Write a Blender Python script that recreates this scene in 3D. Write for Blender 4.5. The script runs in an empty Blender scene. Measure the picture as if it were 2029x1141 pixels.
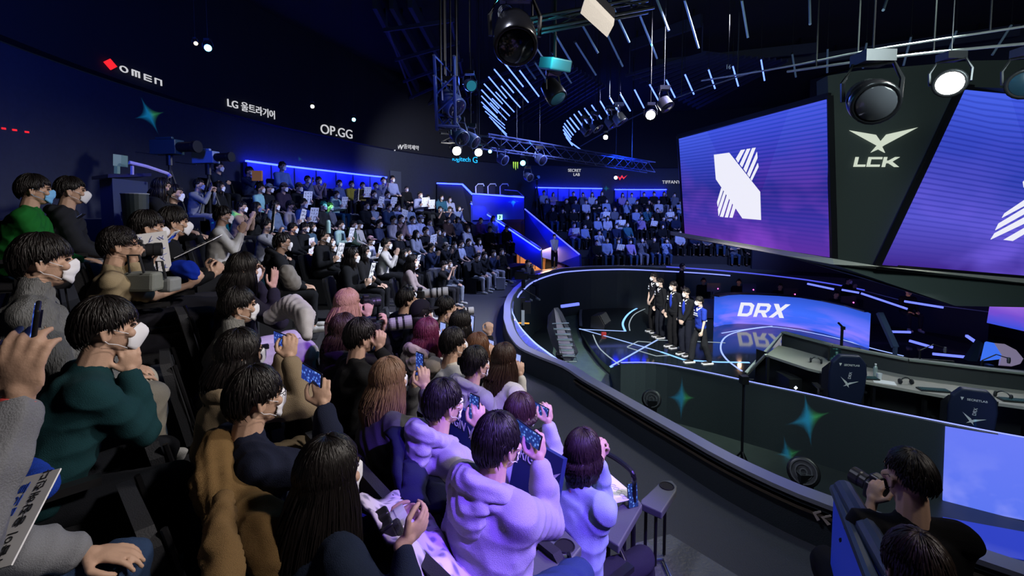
import bpy, bmesh, math, random
import numpy as np
from mathutils import Vector, Matrix, Euler, noise
PI = math.pi; rad = math.radians
scene = bpy.context.scene; COL = scene.collection
random.seed(7)
# ---------------------------------------------------------------- camera
W, H = 2029.0, 1141.0
F = 902.0; CX = 1014.5; CY = 477.0; PITCH = rad(3.5); CAMZ = 2.5
cd = bpy.data.cameras.new('camera'); cam = bpy.data.objects.new('camera', cd); COL.objects.link(cam)
cd.sensor_fit = 'HORIZONTAL'; cd.sensor_width = 36.0; cd.lens = 36.0 * F / W
cd.shift_y = -(H / 2 - CY) / W; cd.clip_start = 0.05; cd.clip_end = 200
cam.location = (0, 0, CAMZ); cam.rotation_euler = (PI / 2 - PITCH, 0, 0)
scene.camera = cam
vs = scene.view_settings; vs.view_transform = 'Standard'; vs.look = 'None'; vs.gamma = 1.0; vs.exposure = 0.0; vs.use_curve_mapping = False
scene.cycles.max_bounces = 5; scene.cycles.diffuse_bounces = 2; scene.cycles.glossy_bounces = 3; scene.cycles.transmission_bounces = 4
scene.cycles.caustics_reflective = False; scene.cycles.caustics_refractive = False; scene.cycles.sample_clamp_indirect = 3.0
# ---------------------------------------------------------------- world
wd = bpy.data.worlds.new('world'); scene.world = wd; wd.use_nodes = True
wd.node_tree.nodes['Background'].inputs[0].default_value = (0.04, 0.07, 0.22, 1)
wd.node_tree.nodes['Background'].inputs[1].default_value = 0.06

def ray(px, py):
    """direction of a photo pixel with forward (Y) component scaled to 1"""
    x = (px - CX) / F; u = -(py - CY) / F
    y = math.cos(PITCH) + u * math.sin(PITCH); z = -math.sin(PITCH) + u * math.cos(PITCH)
    return Vector((x / y, 1.0, z / y))
def atd(px, py, D):
    r = ray(px, py); return Vector((r.x * D, D, CAMZ + r.z * D))
def atz(px, py, z):
    r = ray(px, py); D = (z - CAMZ) / r.z; return Vector((r.x * D, D, z))
# ---------------------------------------------------------------- lights (stage rig washes, plus spots added as fill)
def lamp(kind, name, loc, target, energy, color, size=0.3, spot=60, blend=0.5):
    d = bpy.data.lights.new(name, kind); d.energy = energy; d.color = color
    if kind == 'AREA': d.size = size
    else: d.shadow_soft_size = size
    if kind == 'SPOT': d.spot_size = rad(spot); d.spot_blend = blend
    o = bpy.data.objects.new(name, d); COL.objects.link(o); o.location = loc
    o.rotation_euler = (Vector(target) - Vector(loc)).to_track_quat('-Z', 'Y').to_euler(); return o
LI = []
def L(*a, **k):
    LI.append(lamp(*a, **k))
    if a[1] == 'desk_glow': LI[-1].data.specular_factor = 0.0
    return LI[-1]
# wash from the stage rig back on to the stands (cool white), stage key, purple moving heads, blue back-row wash
L('SPOT', 'stand_wash_light', (5.5, 3.5, 6.5), (-2.5, 4.5, 1.2), 1700, (1.0, 0.93, 0.87), 0.35, 62, 0.9)
L('SPOT', 'stand_wash_light', (4.2, 9.0, 6.3), (-3.0, 9.0, 0.8), 5000, (0.84, 0.88, 1.0), 0.35, 62, 0.9)
L('SPOT', 'stand_wash_light', (3.5, 14.0, 6.3), (-3.5, 14.5, 1.2), 3600, (0.42, 0.5, 1.0), 0.35, 66, 0.9)
L('SPOT', 'front_wash_light', (4.5, 0.2, 5.8), (-1.3, 2.2, 1.4), 900, (1.0, 0.9, 0.82), 0.3, 52, 0.9)
L('SPOT', 'stage_key_light', (2.5, 5.0, 6.8), (4.8, 13.0, -0.8), 9500, (1.0, 0.98, 0.95), 0.2, 27, 0.6)
L('SPOT', 'stage_wash_light', (6.0, 6.0, 6.5), (2.0, 10.0, -1.5), 3600, (0.75, 1.0, 0.82), 0.3, 50, 0.8)
L('SPOT', 'desk_light', (9.5, 9.0, 4.6), (5.5, 7.6, -0.5), 700, (0.95, 1.0, 0.97), 0.3, 60, 0.8)
L('SPOT', 'panel_wash_light', (2.5, 3.0, 6.5), (4.5, 7.2, -1.0), 160, (0.7, 0.9, 1.0), 0.3, 60, 0.8)
L('SPOT', 'violet_moving_light', (2.6, -0.8, 5.6), (0.28, 2.2, 1.1), 4000, (0.22, 0.10, 1.0), 0.12, 20, 0.5)
L('SPOT', 'violet_moving_light', (0.8, 1.2, 6.0), (-.12, 1.72, 0.6), 170, (0.3, 0.12, 1.0), 0.12, 15, 0.6)
L('SPOT', 'violet_moving_light', (2.5, 2.0, 6.2), (-1.9, 4.1, 1.0), 1300, (0.35, 0.1, 1.0), 0.12, 15, 0.5)
L('SPOT', 'far_wash_light', (8.0, 15.0, 6.4), (8.0, 24.0, 1.0), 4200, (0.3, 0.4, 1.0), 0.4, 75, 0.9)
L('SPOT', 'rim_light', (3.0, 8.0, 6.4), (0.3, 9.5, 0.0), 2300, (0.7, 0.62, 1.0), 0.3, 60, 0.8)
L('SPOT', 'back_wall_blue_light', (-4.0, 4.0, 5.0), (-9.0, 11.0, 4.4), 800, (0.03, 0.1, 1.0), 0.4, 90, 0.9)
L('SPOT', 'back_wall_blue_light', (4.0, 17.0, 5.2), (5.0, 28.0, 4.5), 1400, (0.03, 0.12, 1.0), 0.4, 120, 0.9)
L('SPOT', 'wall_white_light', (-1.6, 15.5, 4.9), (-4.0, 21.0, 4.0), 1500, (0.75, 0.8, 1.0), 0.2, 75, 0.8)
L('SPOT', 'ring_wall_fill_light', (-1.2, 3.0, 6.4), (1.9, 4.6, 0.0), 420, (0.75, 0.78, 1.0), 0.3, 60, 0.9)  # spot added to brighten the dark ring wall and aisle
L('SPOT', 'guard_fill_light', (0.0, 12.0, 6.3), (1.9, 20.6, 1.0), 900, (0.8, 0.85, 1.0), 0.1, 14, 0.7)  # spot added to light the guard
# ---------------------------------------------------------------- materials
MATS = {}
def mat(name, color=(0.5, 0.5, 0.5), rough=0.6, metal=0.0, emit=None, es=0.0, bump=0.0, bscale=60.0, objcol=False, stretch=None, spec=0.5, alpha=None, trans=0.0, vary=0.0):
    if name in MATS: return MATS[name]
    m = bpy.data.materials.new(name); m.use_nodes = True; nt = m.node_tree; b = nt.nodes['Principled BSDF']
    b.inputs['Base Color'].default_value = (*color, 1); b.inputs['Roughness'].default_value = rough; b.inputs['Metallic'].default_value = metal
    b.inputs['Specular IOR Level'].default_value = spec
    if trans: b.inputs['Transmission Weight'].default_value = trans
    if alpha is not None: b.inputs['Alpha'].default_value = alpha
    if emit: b.inputs['Emission Color'].default_value = (*emit, 1); b.inputs['Emission Strength'].default_value = es
    src = None
    if objcol:
        oi = nt.nodes.new('ShaderNodeObjectInfo'); src = oi.outputs['Color']; nt.links.new(src, b.inputs['Base Color'])
    if bump or vary:
        tc = nt.nodes.new('ShaderNodeTexCoord'); mp = nt.nodes.new('ShaderNodeMapping'); nz = nt.nodes.new('ShaderNodeTexNoise')
        nt.links.new(tc.outputs['Object'], mp.inputs[0]); nt.links.new(mp.outputs[0], nz.inputs[0])
        if stretch: mp.inputs['Scale'].default_value = stretch
        nz.inputs['Scale'].default_value = bscale; nz.inputs['Detail'].default_value = 3
        if bump:
            bn = nt.nodes.new('ShaderNodeBump'); bn.inputs['Strength'].default_value = bump; bn.inputs['Distance'].default_value = 0.01
            nt.links.new(nz.outputs[0], bn.inputs['Height']); nt.links.new(bn.outputs[0], b.inputs['Normal'])
        if vary:
            mx = nt.nodes.new('ShaderNodeMix'); mx.data_type = 'RGBA'; mx.blend_type = 'MULTIPLY'; mx.inputs['Factor'].default_value = vary
            if src: nt.links.new(src, mx.inputs['A'])
            else: mx.inputs['A'].default_value = (*color, 1)
            nt.links.new(nz.outputs['Color'] if False else nz.outputs[0], mx.inputs['B']); nt.links.new(mx.outputs['Result'], b.inputs['Base Color'])
    MATS[name] = m; return m
M_CLOTH = mat('woven_fabric', rough=0.9, objcol=True, bump=0.35, bscale=300, spec=0.2, vary=0.35)
M_KNIT = mat('ribbed_knit', rough=0.95, objcol=True, bump=1.0, bscale=120, stretch=(1.6, 1.6, 0.25), spec=0.15, vary=0.45)
M_FUR = mat('fleece', rough=1.0, objcol=True, bump=0.5, bscale=420, spec=0.1, vary=0.6)
M_SKIN = mat('skin', rough=0.55, objcol=True, bump=0.08, bscale=150, spec=0.35)
M_HAIR = mat('hair', rough=0.42, objcol=True, bump=0.3, bscale=90, stretch=(1, 1, 0.12), spec=0.3)
M_MASK = mat('face_mask_fabric', (0.8, 0.8, 0.82), rough=0.8, objcol=True, spec=0.2)
M_PLAST = mat('black_plastic', (0.012, 0.012, 0.014), 0.35)
M_SHINY = mat('painted', rough=0.4, objcol=True)
M_METAL = mat('satin_metal', (0.35, 0.36, 0.38), 0.35, 1.0)
M_DMETAL = mat('black_metal', (0.02, 0.02, 0.024), 0.4, 0.6)
M_GLASSB = mat('lens_glass', (0.01, 0.01, 0.03), 0.05)
M_PAPER = mat('paper', (0.8, 0.8, 0.82), 0.7)
M_SEAT = mat('seat_upholstery', (0.012, 0.013, 0.018), 0.75, bump=0.3, bscale=200)
M_INKB = mat('ink_black', (0.01, 0.01, 0.015), 0.6)
M_INKBL = mat('ink_blue', (0.01, 0.06, 0.5), 0.6)
M_INKP = mat('ink_pink', (0.6, 0.0, 0.2), 0.6)
M_WHITE = mat('white_print', (0.8, 0.8, 0.82), 0.5)
M_GREY = mat('grey_print', (0.3, 0.32, 0.35), 0.5)
def emat(name, color, s): return mat(name, (0, 0, 0), 0.5, emit=color, es=s)
E_BLUE = emat('blue_led', (0.010, 0.018, 1.0), 26.0)
E_TUBE = emat('tube_led', (0.11, 0.20, 1.0), 3.2)
E_WHITE = emat('white_lamp', (1.0, 0.95, 0.85), 40.0)
E_CYAN = emat('cyan_lamp', (0.15, 0.85, 1.0), 14.0)
E_SIGN = emat('sign_white', (0.8, 0.8, 0.85), 0.7)
E_RED = emat('sign_red', (1.0, 0.02, 0.03), 1.0)
# ---------------------------------------------------------------- mesh helpers
def link(o, parent=None):
    COL.objects.link(o)
    if parent is not None: o.parent = parent
    return o
def obj(name, me, m=None, parent=None, color=None, loc=None, rot=None):
    o = bpy.data.objects.new(name, me)
    if m is not None and me is not None and len(me.materials) == 0: me.materials.append(m)
    if color is not None: o.color = (*color[:3], 1)
    if loc is not None: o.location = loc
    if rot is not None: o.rotation_euler = rot
    return link(o, parent)
def tag(o, label=None, cat=None, group=None, kind=None):
    if label: o['label'] = label
    if cat: o['category'] = cat
    if group: o['group'] = group
    if kind: o['kind'] = kind
    return o
def struct(o): o['kind'] = 'structure'; return o
def empty(name, loc=(0, 0, 0), rz=0.0):
    o = bpy.data.objects.new(name, None); o.empty_display_size = 0.1; COL.objects.link(o); o.location = loc; o.rotation_euler = (0, 0, rz); return o
class MB:
    """collects verts/faces"""
    def __init__(s): s.v = []; s.f = []
    def add(s, vs_, fs):
        n = len(s.v); s.v += [tuple(v) for v in vs_]; s.f += [tuple(i + n for i in f) for f in fs]; return s
    def box(s, c, d, R=None):
        c = Vector(c); h = [x / 2 for x in d]
        vs_ = []
        for x in (-1, 1):
            for y in (-1, 1):
                for z in (-1, 1):
                    p = Vector((x * h[0], y * h[1], z * h[2]))
                    if R is not None: p = R @ p
                    vs_.append(c + p)
        return s.add(vs_, [(0, 1, 3, 2), (4, 6, 7, 5), (0, 4, 5, 1), (2, 3, 7, 6), (0, 2, 6, 4), (1, 5, 7, 3)])
    def beam(s, a, b, w, h=None):
        a = Vector(a); b = Vector(b); h = h or w; d = b - a
        if d.length < 1e-6: return s
        R = d.to_track_quat('Y', 'Z').to_matrix()
        return s.box((a + b) / 2, (w, d.length, h), R)
    def prism(s, poly, off):
        """poly: list of 3D points; off: vector"""
        n = len(poly); off = Vector(off); P = [Vector(p) for p in poly]
        vs_ = P + [p + off for p in P]
        fs = [tuple(range(n))[::-1], tuple(range(n, 2 * n))] + [(i, (i + 1) % n, n + (i + 1) % n, n + i) for i in range(n)]
        return s.add(vs_, fs)
    def tube(s, pts, r, n=8, closed=False):
        P = [Vector(p) for p in pts]; rs = r if isinstance(r, (list, tuple)) else [r] * len(P)
        base = len(s.v); up = Vector((0, 0, 1)); m = len(P)
        for i, p in enumerate(P):
            a = P[(i - 1) % m] if closed else P[max(i - 1, 0)]; b = P[(i + 1) % m] if closed else P[min(i + 1, m - 1)]
            t = (b - a)
            if t.length < 1e-9: t = Vector((0, 0, 1))
            t.normalize(); u = t.cross(up if abs(t.dot(up)) < 0.95 else Vector((1, 0, 0))).normalized(); w = t.cross(u)
            for k in range(n):
                an = 2 * PI * k / n; s.v.append(tuple(p + (u * math.cos(an) + w * math.sin(an)) * rs[i]))
        for i in range(m if closed else m - 1):
            for k in range(n):
                k2 = (k + 1) % n; i2 = (i + 1) % m
                s.f.append((base + i * n + k, base + i * n + k2, base + i2 * n + k2, base + i2 * n + k))
        if not closed:
            s.f.append(tuple(base + k for k in range(n))[::-1]); s.f.append(tuple(base + (m - 1) * n + k for k in range(n)))
        return s
    def lathe(s, prof, c=(0, 0, 0), n=24, axis=None):
        """prof list of (r,z); axis direction vector"""
        c = Vector(c); R = Matrix.Identity(3) if axis is None else Vector(axis).to_track_quat('Z', 'Y').to_matrix()
        base = len(s.v); m = len(prof)
        for r, z in prof:
            for k in range(n):
                a = 2 * PI * k / n; s.v.append(tuple(c + R @ Vector((r * math.cos(a), r * math.sin(a), z))))
        for i in range(m - 1):
            for k in range(n):
                k2 = (k + 1) % n; s.f.append((base + i * n + k, base + i * n + k2, base + (i + 1) * n + k2, base + (i + 1) * n + k))
        s.f.append(tuple(base + k for k in range(n))[::-1]); s.f.append(tuple(base + (m - 1) * n + k for k in range(n)))
        return s
    def sweep(s, path, prof, closed=False, cap=True):
        """path list of Vector (xy used for frame), prof list of (outward, z) relative; outward = left normal"""
        base = len(s.v); m = len(path); q = len(prof)
        for i, p in enumerate(path):
            a = path[max(i - 1, 0)]; b = path[min(i + 1, m - 1)]; t = Vector((b.x - a.x, b.y - a.y, 0)).normalized(); nn = Vector((-t.y, t.x, 0))
            for o_, z_ in prof: s.v.append(tuple(Vector((p.x, p.y, 0)) + nn * o_ + Vector((0, 0, z_ + (p.z if len(p) > 2 else 0)))))
        for i in range(m - 1):
            for k in range(q):
                k2 = (k + 1) % q; s.f.append((base + i * q + k, base + i * q + k2, base + (i + 1) * q + k2, base + (i + 1) * q + k))
        if cap: s.f.append(tuple(base + k for k in range(q))); s.f.append(tuple(base + (m - 1) * q + k for k in range(q))[::-1])
        return s
    def mesh(s, name='mesh', smooth=False):
        me = bpy.data.meshes.new(name); me.from_pydata(s.v, [], s.f); me.update()
        bm = bmesh.new(); bm.from_mesh(me); bmesh.ops.recalc_face_normals(bm, faces=bm.faces)
        if smooth:
            for f in bm.faces: f.smooth = True
        bm.to_mesh(me); bm.free(); return me
    def obj(s, name, m=None, parent=None, smooth=False, **k): return obj(name, s.mesh(name, smooth), m, parent, **k)
def bevel(o, w=0.01, n=2):
    md = o.modifiers.new('bevel', 'BEVEL'); md.width = w; md.segments = n; md.limit_method = 'ANGLE'; md.angle_limit = rad(40); return o
def smooth_path(pts, n=6):
    P = [Vector(p) for p in pts]; out = []
    for i in range(len(P) - 1):
        a = P[max(i - 1, 0)]; b = P[i]; c = P[i + 1]; d = P[min(i + 2, len(P) - 1)]
        for k in range(n):
            t = k / n; out.append(0.5 * ((2 * b) + (c - a) * t + (2 * a - 5 * b + 4 * c - d) * t * t + (3 * b - 3 * c + d - a) * t ** 3))
    out.append(P[-1]); return out
def frame_matrix(origin, xdir, ydir):
    x = Vector(xdir).normalized(); y = Vector(ydir); y = (y - x * y.dot(x)).normalized(); z = x.cross(y)
    m = Matrix((x, y, z)).transposed().to_4x4(); m.translation = Vector(origin); return m
def text(name, s, size, M, m, parent=None, ext=0.004, align='CENTER', shear=0.0, sx=1.0):
    c = bpy.data.curves.new(name, 'FONT'); c.body = s; c.size = size; c.extrude = ext; c.align_x = align; c.align_y = 'CENTER'; c.shear = shear
    t = bpy.data.objects.new(name, c); COL.objects.link(t)
    dg = bpy.context.evaluated_depsgraph_get(); me = bpy.data.meshes.new_from_object(t.evaluated_get(dg)); bpy.data.objects.remove(t)
    if sx != 1.0: me.transform(Matrix.Diagonal((sx, 1, 1, 1)))
    o = obj(name, me, None, parent); me.materials.clear(); me.materials.append(m)
    if parent is not None: o.matrix_parent_inverse = Matrix.Identity(4)
    o.matrix_basis = M; return o
def flat(name, polys, M, m, parent=None, th=0.004):
    """2D polygons (list of list of (x,y)) as thin prisms in frame M"""
    b = MB()
    for p in polys: b.prism([(x, y, 0) for x, y in p], (0, 0, th))
    o = b.obj(name, m, parent); o.matrix_basis = M; return o
# ---------------------------------------------------------------- seating geometry
C0 = Vector((7.2, 9.7))
RK = [(-90, 10.6), (-75, 10.0), (-53, 9.6), (-37, 9.3), (0, 9.3), (27, 9.4), (45, 10.3), (66, 11.6), (98, 12.3), (140, 12.8)]
def R0(t): return float(np.interp(t, [a for a, _ in RK], [b for _, b in RK]))
def pol(t, R, z=0.0): return Vector((C0.x - R * math.cos(rad(t)), C0.y + R * math.sin(rad(t)), z))
def topol(x, y): return math.degrees(math.atan2(y - C0.y, C0.x - x)), math.hypot(x - C0.x, y - C0.y)
RUN, NR = 0.85, 7
ZK = [0.0, 0.36, 0.68, 1.06, 1.5, 1.95, 2.4]
# ================================================================ STRUCTURE
def plane_of(a, b, c):
    n = (Vector(b) - Vector(a)).cross(Vector(c) - Vector(a)).normalized(); p = Vector(a); o = Vector((0, 0, CAMZ))
    if n.dot(o - p) < 0: n = -n
    return p, n
def hit(px, py, pl, eps=0.0):
    p, n = pl; d = ray(px, py); o = Vector((0, 0, CAMZ)); t = (p + n * eps - o).dot(n) / d.dot(n); return o + d * t
def px_flat(name, polys, pl, m, parent=None, th=0.02, eps=0.005, tr=None):
    b = MB()
    for P in polys:
        b.prism([hit(*(tr(x, y) if tr else (x, y)), pl, eps) for x, y in P], pl[1] * th)
    o = b.obj(name, m, parent)
    return o
def crop(x0, y0, s): return lambda x, y: (x0 + x / s, y0 + y / s)

M_CARPET = mat('aisle_carpet', (0.05, 0.052, 0.065), 0.62, bump=0.5, bscale=90, spec=0.5, vary=0.3)
M_STEP = mat('stand_carpet', (0.012, 0.012, 0.016), 0.9)
M_PIT = mat('pit_floor', (0.03, 0.036, 0.036), 0.35, bump=0.15, bscale=6, vary=0.5)
M_STAGE = mat('stage_gloss', (0.008, 0.012, 0.016), 0.08, spec=0.8)
M_BLACKW = mat('black_wall', (0.01, 0.012, 0.02), 0.8)
M_WALL = mat('bowl_wall_plaster', (0.024, 0.028, 0.045), 0.85, bump=0.2, bscale=12, vary=0.4)
M_SILVER = mat('brushed_rim', (0.55, 0.56, 0.62), 0.3, 0.7)
M_SLATE = mat('slatted_timber', (0.22, 0.17, 0.11), 0.6, bump=0.5, bscale=30, stretch=(1, 1, 8))
M_PANEL = mat('dark_panel', (0.028, 0.038, 0.044), 0.55, bump=0.4, bscale=150, vary=0.3)
M_LCKP = mat('fascia_panel', (0.03, 0.04, 0.038), 0.8, bump=0.2, bscale=100)
M_LEDGE = mat('ledge_beige', (0.45, 0.44, 0.38), 0.7)
M_WOOD = mat('desk_top', (0.33, 0.31, 0.28), 0.5, bump=0.1, bscale=40)
M_BLUEP = mat('blue_painted_panel', (0.025, 0.045, 0.42), 0.45, bump=0.1, bscale=10)

# ---- stands
def stand(name, t0, t1f, n=44):
    b = MB(); ts = []; prof_n = None
    for i in range(n + 1):
        s = i / n; row = []
        def pt(k, off, z):
            t = t0[0] + t0[1] * k; t = t + (t1f(k) - t) * s
            return pol(t, R0(t) + RUN * k + off, z)
        row.append(pt(0.5, -0.48 + RUN * 0.5, -0.3)); 
        for k in range(1, NR):
            row.append(pt(k, -0.48, ZK[k - 1])); row.append(pt(k, -0.48, ZK[k]))
        row.append(pt(NR, -0.1, ZK[-1])); row.append(pt(NR, -0.1, -0.3))
        row[0] = Vector((row[1].x, row[1].y, -0.3)); prof_n = len(row); base = len(b.v); b.v += [tuple(v) for v in row]
    q = prof_n
    for i in range(n):
        for k in range(q):
            k2 = (k + 1) % q; b.f.append((i * q + k, i * q + k2, (i + 1) * q + k2, (i + 1) * q + k))
    b.f.append(tuple(range(q))); b.f.append(tuple(n * q + k for k in range(q))[::-1])
    return struct(b.obj(name, M_STEP))
TL1 = lambda k: 58.5 - 2.4 * k
stand('floor_left_stand', (-80, 0), TL1, 60)
stand('floor_far_stand', (69, -0.6), lambda k: 128, 30)

# ---- rim path
rim_px = [(2029, 1135), (1935, 1096), (1653, 1002), (1568, 970), (1461, 921), (1363, 866), (1282, 821), (1217, 783), (1178, 762), (1151, 746), (1124, 727), (1102, 717), (1050, 697), (1029, 686), (1013, 666), (1003, 642), (1001, 615), (1004, 594), (1014, 577), (1030, 562), (1046, 550), (1072, 540), (1108, 531), (1157, 527), (1239, 525.5), (1300, 528)]
ZR = 0.34
rp = [atz(x, y, ZR) for x, y in rim_px]
def circ(px, py, R):
    r = ray(px, py); a = r.x ** 2 + 1; bb = -2 * (r.x * C0.x + C0.y); c = C0.x ** 2 + C0.y ** 2 - R * R
    D = (-bb + math.sqrt(bb * bb - 4 * a * c)) / (2 * a); return Vector((r.x * D, D, CAMZ + r.z * D))
for x, y, r_ in [(1400, 534, 9.4), (1500, 543, 9.5), (1600, 555, 9.5), (1700, 572, 9.5), (1800, 597, 9.4)]: rp.append(circ(x, y, r_))
thR = sorted([(topol(p.x, p.y)[0], topol(p.x, p.y)[1], p.z) for p in rp])
def rim(t):
    return pol(t, float(np.interp(t, [a for a, _, _ in thR], [r for _, r, _ in thR])), float(np.interp(t, [a for a, _, _ in thR], [z for _, _, z in thR])))
rpath = smooth_path([rim(t) for t in np.linspace(-88, 150, 60)], 3)
for p in rpath[:-1]: pass
def rsweep(name, prof, m, z0=None, a=0, bidx=None, parent=None):
    b = MB(); P = [Vector((p.x, p.y, 0 if z0 is not None else p.z)) for p in rpath[a:bidx]]; return b_sweep(b, P, prof).obj(name, m, parent, smooth=False)
def b_sweep(b, P, prof):
    q = len(prof); m = len(P)
    for i, p in enumerate(P):
        t = (P[min(i + 1, m - 1)] - P[max(i - 1, 0)]); nn = Vector((C0.x - p.x, C0.y - p.y, 0)).normalized()
        for o_, z_ in prof:
            z = p.z + z_ if z_ > -90 else z_ + 100
            b.v.append((p.x + nn.x * o_, p.y + nn.y * o_, z))
    for i in range(m - 1):
        for k in range(q):
            k2 = (k + 1) % q; b.f.append((i * q + k, i * q + k2, (i + 1) * q + k2, (i + 1) * q + k))
    b.f.append(tuple(range(q))); b.f.append(tuple((m - 1) * q + k for k in range(q))[::-1]); return b
# rim wall: outward negative offsets, inward positive. absolute z encoded as z-100
rw = empty('ring_barrier', (C0.x, C0.y, 0)); rw['kind'] = 'structure'; rw.name = 'wall_ring'
def addp(o, par):
    o.parent = par; o.matrix_parent_inverse = par.matrix_basis.inverted(); return o
body = addp(rsweep('barrier_body', [(0.0, -0.02), (0.16, -0.02), (0.18, -101.6), (-0.04, -100.0)], M_PANEL), rw)
cap = addp(rsweep('cap_rail', [(-0.02, 0), (0.13, 0), (0.13, -0.035), (-0.02, -0.035)], M_SILVER), rw)
t_s = topol(*atz(1122, 728, ZR)[:2])[0]; i1 = max(i for i, q in enumerate(rpath) if topol(q.x, q.y)[0] < t_s)
slat = MB()
for k in range(3): b_sweep(slat, rpath[:i1], [(-0.05 - 0.012 * k, -0.075 - 0.042 * k), (0.0, -0.075 - 0.042 * k), (0.0, -0.1 - 0.042 * k), (-0.05 - 0.012 * k, -0.1 - 0.042 * k)])
addp(slat.obj('timber_slat', M_SLATE), rw)
i2 = int(len(rpath) * 0.46)
led = MB(); b_sweep(led, rpath[i2:int(len(rpath) * 0.80)], [(0.165, -0.13), (0.19, -0.13), (0.19, -0.17), (0.165, -0.17)])
addp(led.obj('led_strip', emat('rim_led', (0.22, 0.27, 1.0), 1.6)), rw)
led = MB(); b_sweep(led, rpath[int(len(rpath) * 0.72):int(len(rpath) * 0.92)], [(-0.01, 0.0), (0.03, 0.0), (0.03, 0.03), (-0.01, 0.03)])
addp(led.obj('led_strip', emat('rim_led_far', (0.1, 0.12, 1.0), 1.0)), rw)
# ---- aisle floor (annulus), pit floor, stage
b = MB(); ts = np.linspace(-88, 150, 90)
for t in ts:
    r = rim(t); R = math.hypot(r.x - C0.x, r.y - C0.y); b.v.append(tuple(pol(t, R + 0.0, 0))); b.v.append(tuple(pol(t, R0(t) + 0.6, 0)))
    b.v.append(tuple(pol(t, R0(t) + 0.6, -0.1))); b.v.append(tuple(pol(t, R + 0.0, -0.1)))
for i in range(len(ts) - 1):
    for k in range(4): k2 = (k + 1) % 4; b.f.append((4 * i + k, 4 * i + k2, 4 * i + 4 + k2, 4 * i + 4 + k))
b.f.append((0, 1, 2, 3)); b.f.append((4 * len(ts) - 4, 4 * len(ts) - 1, 4 * len(ts) - 2, 4 * len(ts) - 3))
struct(b.obj('floor_aisle', M_CARPET))
b = MB(); b.lathe([(12.0, -1.75), (12.0, -1.6)], (C0.x, C0.y, 0), 64); struct(b.obj('floor_pit', M_PIT))
ZS = -1.4
b = MB(); b.prism([atz(x, y, -1.585) for x, y in [(1100, 655), (1118, 628), (1143, 615), (1146, 651), (1158, 690), (1194, 720), (1239, 772), (1262, 803), (1215, 800), (1130, 745), (1095, 700)]], (0, 0, -.02)); struct(b.obj('floor_walkway', mat('walkway_green_lit', (0.2, 0.27, 0.21), 0.22, bump=0.2, bscale=5, vary=0.4)))  # greenish light on this part of the pit floor put into its base colour
# stage platform outline (at z=-1.4)
so = [(1209, 729), (1190, 712), (1172, 690), (1158, 668), (1150, 647), (1151, 618), (1163, 589), (1182, 566), (1206, 549), (1251, 541)]
sp = [atz(x, y, ZS) for x, y in so]
sp = smooth_path(sp[:8] + [Vector((3.4, 19.3 - 2.0, ZS)) if False else atz(1200, 556, ZS)], 4)
sp += [Vector((5.2, 16.6, ZS)), Vector((9, 16.6, ZS)), Vector((13, 15.5, ZS)), Vector((14.5, 10, ZS)), Vector((14, 6.5, ZS)), Vector((9, 6.4, ZS)), Vector((6.2, 6.7, ZS)), Vector((4.4, 8.2, ZS)), Vector((3.0, 10.0, ZS))]
b = MB(); b.prism(sp, (0, 0, -0.19)); struct(b.obj('floor_stage', M_STAGE))
# ---- LED lines of the stage
def zline(polys, w, name, m, z=ZS + 0.004, label=None):
    b = MB()
    for pl in polys:
        P = [atz(x, y, z) for x, y in pl]
        for a, c in zip(P, P[1:]): b.beam(a, c, w, 0.008)
    o = b.obj(name, m); return o
st = empty('stage_light_lines', (5, 12, ZS)); tag(st, 'white and blue light lines inlaid across the glossy black stage floor', 'floor light')
E_L1 = emat('line_led_blue', (0.2, 0.45, 1.0), 1.8); E_L2 = emat('line_led_white', (0.7, 0.85, 0.95), 0.5)
def arc(pts, n=5): return [(v.x, v.y) for v in smooth_path([Vector((x, y, 0)) for x, y in pts], n)]
o = zline([[(1239, 656), (1356, 713)][:0] + [(1310, 697), (1356, 713), (1420, 717), (1485, 718)], [(1209, 727), (1253, 729)], arc([(1239, 656), (1234, 640), (1245, 622), (1266, 609), (1293, 603)])], 0.07, 'led_line', E_L1); addp(o, st)
o = zline([[(1148, 651), (1230, 674), (1310, 697)], [(1209, 726), (1303, 673)], [(1148, 652), (1239, 656)]], 0.05, 'led_line', E_L1 if False else emat('line_led_mid', (0.35, 0.5, 1.0), 1.2)); addp(o, st)
o = zline([[(1303, 673.5), (1353, 675), (1437, 679)], arc([(1175, 663), (1190, 692), (1232, 726), (1245, 733)]), arc([(1248, 655), (1247, 640), (1258, 622), (1285, 609)]), [(1243, 687), (1264, 676), (1290, 678)], [(1243, 688), (1300, 705), (1330, 704)]], 0.035, 'led_line', E_L2); addp(o, st)
o = zline([arc([(1470, 735), (1440, 712), (1428, 690), (1437, 668), (1470, 655), (1530, 646)]), arc([(1430, 660), (1480, 652), (1540, 648), (1650, 668), (1728, 690), (1790, 705)])], 0.045, 'led_line', emat('line_led_arc', (0.3, 0.4, 1.0), 1.5)); addp(o, st)
o = zline([arc([(1151, 645), (1151, 615), (1163, 589)]), ], 0.10, 'rim_trim', M_SILVER, ZS + 0.01); addp(o, st)
o = zline([arc([(1163, 589), (1182, 567), (1206, 549)])], 0.09, 'rim_trim', emat('trim_sheen_glow', (0.6, 0.75, 0.9), 1.0), ZS + 0.012); addp(o, st)  # bright stretch of the silver rim put in as emission
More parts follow.
